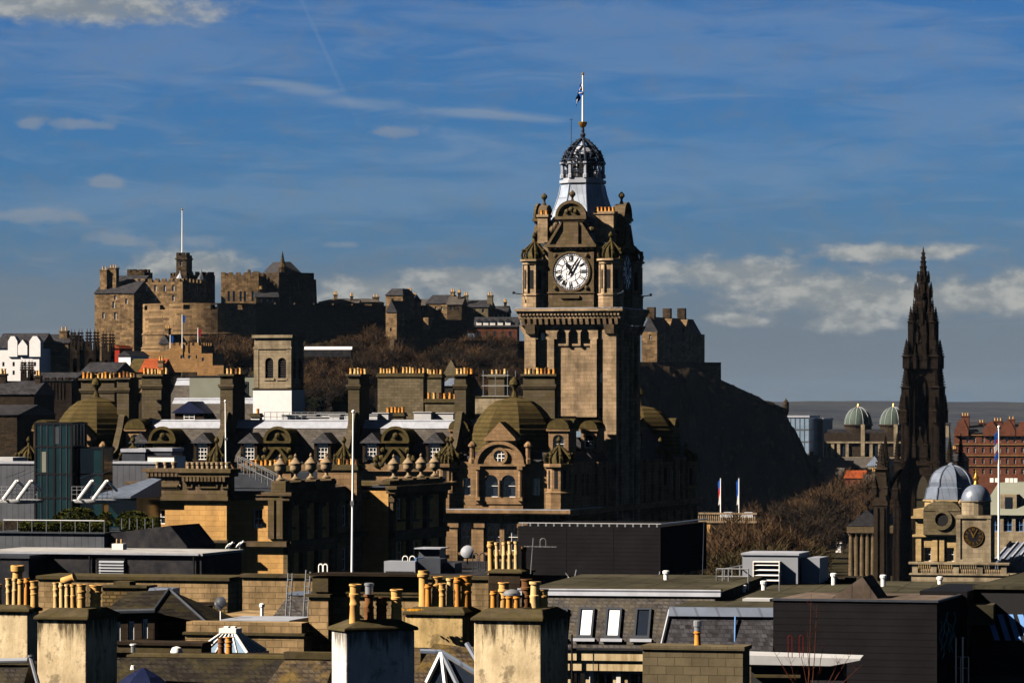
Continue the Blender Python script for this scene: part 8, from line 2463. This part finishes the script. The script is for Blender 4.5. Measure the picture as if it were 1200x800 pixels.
hoop(m, .55, 0, f2.z(641), .26, .4, .014); part('aerial', m, 'steel', o)

# ================================================================== stone gable block, left centre
GB = Fr(410, 148, 14); t = thing('stone_gable_block', GB, 'sandstone gable block with a projecting pier and mossy copings, left of the pale stack', 'building')
ua = GB.u(361.5, -.5); up = GB.u(384.5, -.5); w = GB.u(492)
k = MB(); k.box(ua, up, -.5, 1.2, 12, GB.z(699)); k.box(up + .003, w, .1, 1.2, 12, GB.z(699))
part('wall', k, 'fore_stone', t)
c = MB().box(ua - .1, up + .1, -.6, 1.3, GB.z(699) + .003, GB.z(695.5)); c.box(up + .103, w, 0, 1.3, GB.z(699) + .003, GB.z(695.5)); c.box(ua - .05, w, -.03, 1.25, GB.z(695.4), GB.z(693))
part('coping', c, 'cope', t)
k = MB().box(ua + .1, up - .05, -.35, 1.1, GB.z(693) + .003, GB.z(675)); k.box(GB.u(388, .2), w, .2, 1.1, GB.z(693) + .003, GB.z(674))
part('upper_wall', k, 'cope', t)
part('upper_coping', MB().box(ua, w, -.42, 1.2, GB.z(675) + .003 if False else GB.z(674) + .003, GB.z(671.5)), 'soot_stone', t)
f2 = Fr(380, 152, 14); o = thing('ladder_hoop', f2, 'pair of white ladder hoops on the sandstone gable block', 'ladder rail'); m = MB()
for p in (376, 381.5): hoop(m, f2.u(p, .6), .6, f2.z(676), .16, f2.z(661.5) - f2.z(676), .03)
part('hoop', m, 'pole', o)
# long parapet at the back
LP = Fr(284, 178, 14); t = thing('long_parapet', LP, 'long weathered stone parapet with dark coping running behind the ladders', 'parapet'); w = LP.u(575)
part('wall', MB().box(0, w, 0, .6, 12, LP.z(676)), 'fore_stone', t); part('coping', MB().box(-.1, w, -.1, .7, LP.z(676) + .003, LP.z(672)), 'cope', t)
# building with dark dormer and ladders
f2 = Fr(318, 160, 14); t = thing('slate_dormer_house', f2, 'small dark slate dormer roof with ladder poles left of the gable block', 'building'); w = f2.u(362)
part('wall', MB().box(-2.5, w + .5, .3, 5, 12, f2.z(722)), 'fore_stone', t)
part('roof', MB().add([(0, 0, f2.z(724)), (w, 0, f2.z(724)), (w, 1.6, f2.z(699)), (w * .15, 1.6, f2.z(699)), (0, 3, f2.z(724)), (w, 3, f2.z(724)), (w, 3, f2.z(699)), (w * .15, 3, f2.z(699))], [(0, 1, 2, 3), (3, 2, 6, 7), (0, 3, 7, 4), (1, 5, 6, 2)]), 'slate_fore', t)
part('roof_cap', MB().box(w * .15 - .08, w, 1.5, 3, f2.z(699) + .003, f2.z(696)), 'lead_blue', t)
o = thing('roof_ladder', f2, 'two tall leaning steel ladder poles with rungs over the dark slate dormer', 'ladder'); m = MB()
for p, y0, y1 in ((336, 730, 671), (341, 731, 671), (357, 725, 667), (362, 725, 669)): m.tube((f2.u(p - 1.5, -.3), -.3, f2.z(y0)), (f2.u(p + 2, 0), 0, f2.z(y1)), .035, 5)
for py in (726, 718, 710, 702, 694, 686, 678): m.tube((f2.u(336.5, -.2), -.2, f2.z(py)), (f2.u(341.5, -.2), -.2, f2.z(py)), .02, 4); m.tube((f2.u(357.5, -.2), -.2, f2.z(py)), (f2.u(362.5, -.2), -.2, f2.z(py)), .02, 4)
part('pole', m, 'steel', o)
f2 = Fr(307, 158, 0); o = thing('vent_pipe', f2, 'short white vent pipe on the lead roof left of the slate dormer', 'vent pipe', 'white vent pipes on the flat roofs', f2.z(724)); part('pipe', MB().lathe([(.07, 0), (.07, .45)], 0, 0, 8), 'pole', o); part('cap', MB().lathe([(.11, .453), (.11, .56), (.06, .6)], 0, 0, 8), 'pole', o)

# ================================================================== left middle roofs
f2 = Fr(45, 190, 14); t = thing('olive_parapet', f2, 'olive stained stone wall with dark coping under the long dark box', 'wall'); w = f2.u(267)
part('wall', MB().box(0, w, 0, 3, 10, f2.z(678)), 'fore_stone', t); part('coping', MB().box(-.1, w + .1, -.1, 3.1, f2.z(678) + .003, f2.z(674)), 'cope', t)
part('dark_band', MB().box(f2.u(200), w + .01, -.04, -.003, f2.z(707), f2.z(702.5)), 'soot_stone', t)
part('lower_course', MB().box(f2.u(195), w + .02, -.12, -.003, 10, f2.z(707) - .003), 'rubble', t)
f2 = Fr(120, 168, 14); t = thing('rubble_stack', f2, 'squat brown rubble chimney without pots before the olive wall', 'chimney'); w = f2.u(170); part('shaft', MB().box(0, w, 0, 1.2, 12, f2.z(688)), 'rubble', t); part('cap', MB().box(-.1, w + .1, -.1, 1.3, f2.z(688) + .003, f2.z(685.5)), 'cope', t); part('upper_block', MB().box(w * .22, w * .6, .2, 1, f2.z(685.5) + .003, f2.z(681)), 'cope', t)
f2 = Fr(121, 150, 14); t = thing('slate_wing_house', f2, 'slate roofed house wing with white sash windows behind the stained stack', 'house'); w = f2.u(181)
fo = [(f2.u(150), f2.u(157), f2.z(750), f2.z(727)), (f2.u(166), f2.u(173), f2.z(747), f2.z(724)), (f2.u(134), f2.u(141), f2.z(752), f2.z(728))]
m = shell(MB(), 0, w, 0, 7, 12, f2.z(718), fo, [], .2); w2 = part('wall', m, 'soot_stone', t); put_windows(w2, fo, [], 0, w, .2)
part('gutter', MB().tube((-.1, -.2, f2.z(716.5)), (w + .1, -.2, f2.z(714)), .09, 6), 'lead_dark', t)
part('roof', MB().add([(0, -.2, f2.z(717)), (w, -.2, f2.z(716)), (f2.u(238), .4, f2.z(729)), (f2.u(236), 4, f2.z(728)), (f2.u(198, 3), 3, f2.z(694)), (0, 3, f2.z(697)), (0, 7, f2.z(717)), (f2.u(198, 7), 7, f2.z(717))], [(0, 1, 4, 5), (1, 2, 4), (2, 3, 4), (3, 7, 4), (4, 7, 6, 5)]), 'slate_black', t)
part('side_wall', MB().box(w + .003, f2.u(236), .45, 4, 12, f2.z(730)), 'soot_stone', t)
part('hip_lead', MB().tube((f2.u(198, 3), 3, f2.z(694) + .03), (f2.u(238), .4, f2.z(729) + .03), .06, 6).tube((f2.u(198, 3), 3, f2.z(694) + .03), (w, -.2, f2.z(716) + .03), .05, 6), 'lead_dark', t)
part('valley_lead', MB().frus(f2.u(171, 3), f2.u(199, 3), 2.9, 4.2, f2.z(703), f2.u(171, 3), f2.u(199, 3), 3.4, 4.2, f2.z(693)), 'lead_blue', t)
f2 = Fr(258, 148, 25); o = thing('satellite_dish', f2, 'dark grey satellite dish on a white pole before the rubble wall', 'satellite dish'); m = MB(); zc_ = f2.z(706)
m.merge(MB().lathe([(.02, .10), (.16, .07), (.25, .0), (.24, -.01), (.14, .05)], 0, 0, 18), Matrix.Translation((0, 0, zc_)) @ Matrix.Rotation(R(72), 4, 'X')); part('dish', m, 'lead_dark', o, True)
part('arm', MB().tube((0, 0, zc_ - .15), (0, -.3, zc_ - .02), .015, 5).box(-.04, .04, -.36, -.29, zc_ - .05, zc_ + .03), 'steel', o); part('mast', MB().tube((0, .04, zc_), (0, .04, f2.z(728)), .03, 6), 'pole', o)
f2 = Fr(217, 146, 14); t = thing('stone_parapet', f2, 'lit orange stone parapet behind the pyramid skylight', 'parapet'); w = f2.u(356)
part('wall', MB().box(0, w, 0, 1, 12, f2.z(743)), 'fore_stone', t); part('coping', MB().box(-.08, w + .05, -.08, 1.08, f2.z(743) + .003, f2.z(740)), 'cope', t); part('upper_course', MB().box(.03, w - .1, .04, 1, f2.z(740) + .003, f2.z(728)), 'fore_stone', t)
part('lead_roof', MB().box(f2.u(258, 1.1), w - .9, 1.1, 4, 12, f2.z(727)), 'lead', t)
# pyramid skylight
f2 = Fr(270, 132, 16); t = thing('pyramid_skylight', f2, 'white leaded pyramid skylight with glazing bars on the dark roof', 'skylight'); a = .93; zb, zt = f2.z(763), f2.z(741); b_ = .2
part('glazing', MB().frus(-a, a, -a, a, zb, -b_, b_, -b_, b_, zt), 'glass_blue', t)
m = MB()
for s in (-1, 1):
    for q in (-1, 1): m.tube((s * a, q * a, zb + .02), (s * b_, q * b_, zt + .02), .045, 5)
for k in range(4):
    bm_ = MB()
    for i in range(1, 5): x = -1 + 2 * i / 5; bm_.tube((a * x, -a - .01, zb + .02), (b_ * x, -b_ - .01, zt + .02), .025, 4)
    m.merge(bm_, Matrix.Rotation(R(90 * k), 4, 'Z'))
part('glazing_bars', m, 'white', t)
part('cap', MB().box(-b_ - .1, b_ + .1, -b_ - .1, b_ + .1, zt, zt + .16).box(-b_, -b_ * .2, -.1, .1, zt + .162, zt + .22).box(b_ * .2, b_, -.1, .1, zt + .162, zt + .22), 'white', t)
part('kerb', MB().box(-a - .08, a + .08, -a - .08, a + .08, zb - .14, zb - .003), 'lead', t)
# low brown walls and roof in front of it
f2 = Fr(137, 126, 14); t = thing('dark_wall', f2, 'low brown mossy wall behind the white cowls', 'wall'); w = f2.u(236); part('wall', MB().box(0, w, 0, 1, 12, f2.z(755)), 'cope', t); part('coping', MB().box(-.05, w + .05, -.06, 1.06, f2.z(755) + .003, f2.z(751.5)), 'soot_stone', t)
f2 = Fr(130, 122, 12); t = thing('brown_slate_roof', f2, 'dark mossy slate roof slope along the bottom left', 'roof'); w = f2.u(392)
part('roof_slope', MB().add([(0, -4, f2.z(870)), (w, -4, f2.z(870)), (w, 0, f2.z(770)), (0, 0, f2.z(770)), (0, .6, f2.z(870)), (w, .6, f2.z(870)), (w, .6, f2.z(770)), (0, .6, f2.z(770))], [(0, 1, 2, 3), (3, 2, 6, 7), (4, 7, 6, 5), (0, 3, 7, 4), (1, 5, 6, 2)]), 'slate_black', t)
part('ridge', MB().tube((0, .25, f2.z(769)), (w, .25, f2.z(769)), .12, 8), 'cope', t)
part('wall', MB().box(0, w, .61, 4, 12, f2.z(772)), 'soot_stone', t)
for px, y0, y1, hood, lab in ((207, 757, 771, True, 'white mushroom cowl on a small clay pot before the brown wall'), (156, 754, 761, False, 'tiny white vent cowl at the left end of the brown wall')):
    f3 = Fr(px, 123.5, 0); o = thing('vent_cowl', f3, lab, 'vent cowl'); z0, z1 = f3.z(y1), f3.z(y0)
    if hood:
        part('pot', MB().lathe([(.06, z0 - .1), (.06, z0 + .18)], 0, 0, 10), 'pot_orange', o); part('hood', MB().lathe([(.19, z0 + .18), (.19, z0 + .22), (.14, z1 - .04), (.03, z1)], 0, 0, 14), 'white', o, True)
    else: part('pipe', MB().lathe([(.07, z0 - .15), (.07, z1 - .05)], 0, 0, 10), 'steel', o); part('hood', MB().lathe([(.1, z1 - .048), (.1, z1)], 0, 0, 10), 'white', o)
f3 = Fr(252, 121.5, 14); t = thing('low_stack', f3, 'low dark stack with two sooty orange pots in front of the pyramid skylight', 'chimney'); w = f3.u(269)
part('shaft', MB().box(-.1, w + .1, 0, .6, 12, f3.z(768.5)), 'soot_stone', t)
pot(t, w * .2, .3, f3.z(768.5), .56, .115, 3, 'pot_soot'); pot(t, w * .75, .3, f3.z(768.5), .58, .115, 3, 'pot_orange')
f3 = Fr(168, 112, 16); t = thing('blue_sheet_tent', f3, 'dark blue sheeting over a roof light at the bottom left', 'sheeting'); part('sheet', MB().lathe([(1.2, f3.z(815)), (.5, f3.z(792)), (.06, f3.z(782))], 0, 0, 7), 'tarp', t); part('weight', MB().lathe([(.08, f3.z(784)), (.05, f3.z(779))], -.28, -.1, 8), 'white', t)
f3 = Fr(-20, 118, 14); t = thing('gutter_roof', f3, 'dark tiled roof with a white gutter under the left edge stack', 'roof'); w = f3.u(34)
part('roof_slope', MB().add([(0, -1.5, f3.z(850)), (w, -1.5, f3.z(850)), (w, 0, f3.z(778)), (0, 0, f3.z(778)), (0, 2, f3.z(850)), (w, 2, f3.z(850)), (w, 2, f3.z(778)), (0, 2, f3.z(778))], [(0, 1, 2, 3), (3, 2, 6, 7), (1, 5, 6, 2), (0, 3, 7, 4)]), 'slate_black', t)
part('gutter', MB().tube((0, -.1, f3.z(774)), (w, -.1, f3.z(772)), .08, 8), 'grey_box', t)
f3 = Fr(40, 116, 16); t = thing('drain_pipe', f3, 'pale slanting drain pipe between the two left stacks', 'pipe'); part('pipe', MB().tube((f3.u(40), -.3, f3.z(766)), (f3.u(51), -.3, f3.z(806)), .07, 8), 'grey_box', t); part('collar', MB().tube((f3.u(40), -.3, f3.z(766)), (f3.u(40.6), -.3, f3.z(768.5)), .09, 8), 'steel', t)
# mossy roof bottom centre, chimneyless
f3 = Fr(322, 118, 14); t = thing('mossy_slate_roof', f3, 'mossy brown slate roof slope left of the pale stack at the bottom', 'roof'); w = f3.u(392)
part('roof_slope', MB().add([(-.5, -2, f3.z(840)), (w, -2, f3.z(840)), (w, 0, f3.z(770)), (.35, 0, f3.z(770)), (-.5, 1, f3.z(840)), (w, 1, f3.z(840)), (w, .8, f3.z(770)), (.35, .8, f3.z(770))], [(0, 1, 2, 3), (3, 2, 6, 7), (0, 3, 7, 4), (1, 5, 6, 2)]), 'slate_brown', t)
part('ridge', MB().box(.3, w, -.1, .3, f3.z(771), f3.z(763)), 'cope', t)
# hipped glass lantern between the two middle stacks
f3 = Fr(535, 124, 16); t = thing('glass_roof_lantern', f3, 'hipped roof light with thick pale blue bars between the middle stacks', 'skylight')
z = f3.z; A = Vector((f3.u(528), 0, z(766))); base = z(797)
part('roof', MB().add([(f3.u(478), -1, z(815)), (f3.u(560), -1, z(815)), (f3.u(565), 1.5, z(765)), (f3.u(492), 1.5, z(757)), (f3.u(478), 2.5, z(815)), (f3.u(560), 2.5, z(815))], [(0, 1, 2, 3), (2, 5, 4, 3), (0, 3, 4), (1, 5, 2)]), 'slate_brown', t)
m = MB()
for p, yy, v in ((500, 797, -1.0), (522, 798, -1.1), (536, 798, -1.1), (572, 792, -1.0)): m.tube((A.x, -.95, A.z + .12), (f3.u(p, v - .3), v - .3, z(yy)), .085, 6)
m.tube((f3.u(493, -.9), -.9, z(761)), (A.x, -.95, A.z + .12), .08, 6)
m.tube((f3.u(547, -.6), -.6, z(752)), (f3.u(573, -1.2), -1.2, z(793)), .085, 6)
part('glazing_bars', m, 'lead_blue', t)
part('glazing', MB().add([(A.x, -.9, A.z + .02), (f3.u(501, -1.25), -1.25, z(799)), (f3.u(571, -1.25), -1.25, z(797))], [(0, 1, 2)]), 'glass', t)
part('sill', MB().box(f3.u(486, -1.4), f3.u(578, -1.4), -1.4, -1.2, z(806), z(800)), 'grey_box', t)

# ================================================================== air: faint haze that only tells over kilometres
hz = bpy.data.materials.new("haze_air"); hz.use_nodes = True
hz.node_tree.nodes.clear()
ho = hz.node_tree.nodes.new('ShaderNodeOutputMaterial'); hv = hz.node_tree.nodes.new('ShaderNodeVolumePrincipled')
hv.inputs['Color'].default_value = (0.45, 0.66, 1.0, 1)
hv.inputs['Density'].default_value = 0.000008
hz.node_tree.links.new(hv.outputs[0], ho.inputs['Volume'])
tag(part('haze', MB().box(-9500, 9500, -400, 14500, -1.5, 140), hz), kind='stuff')
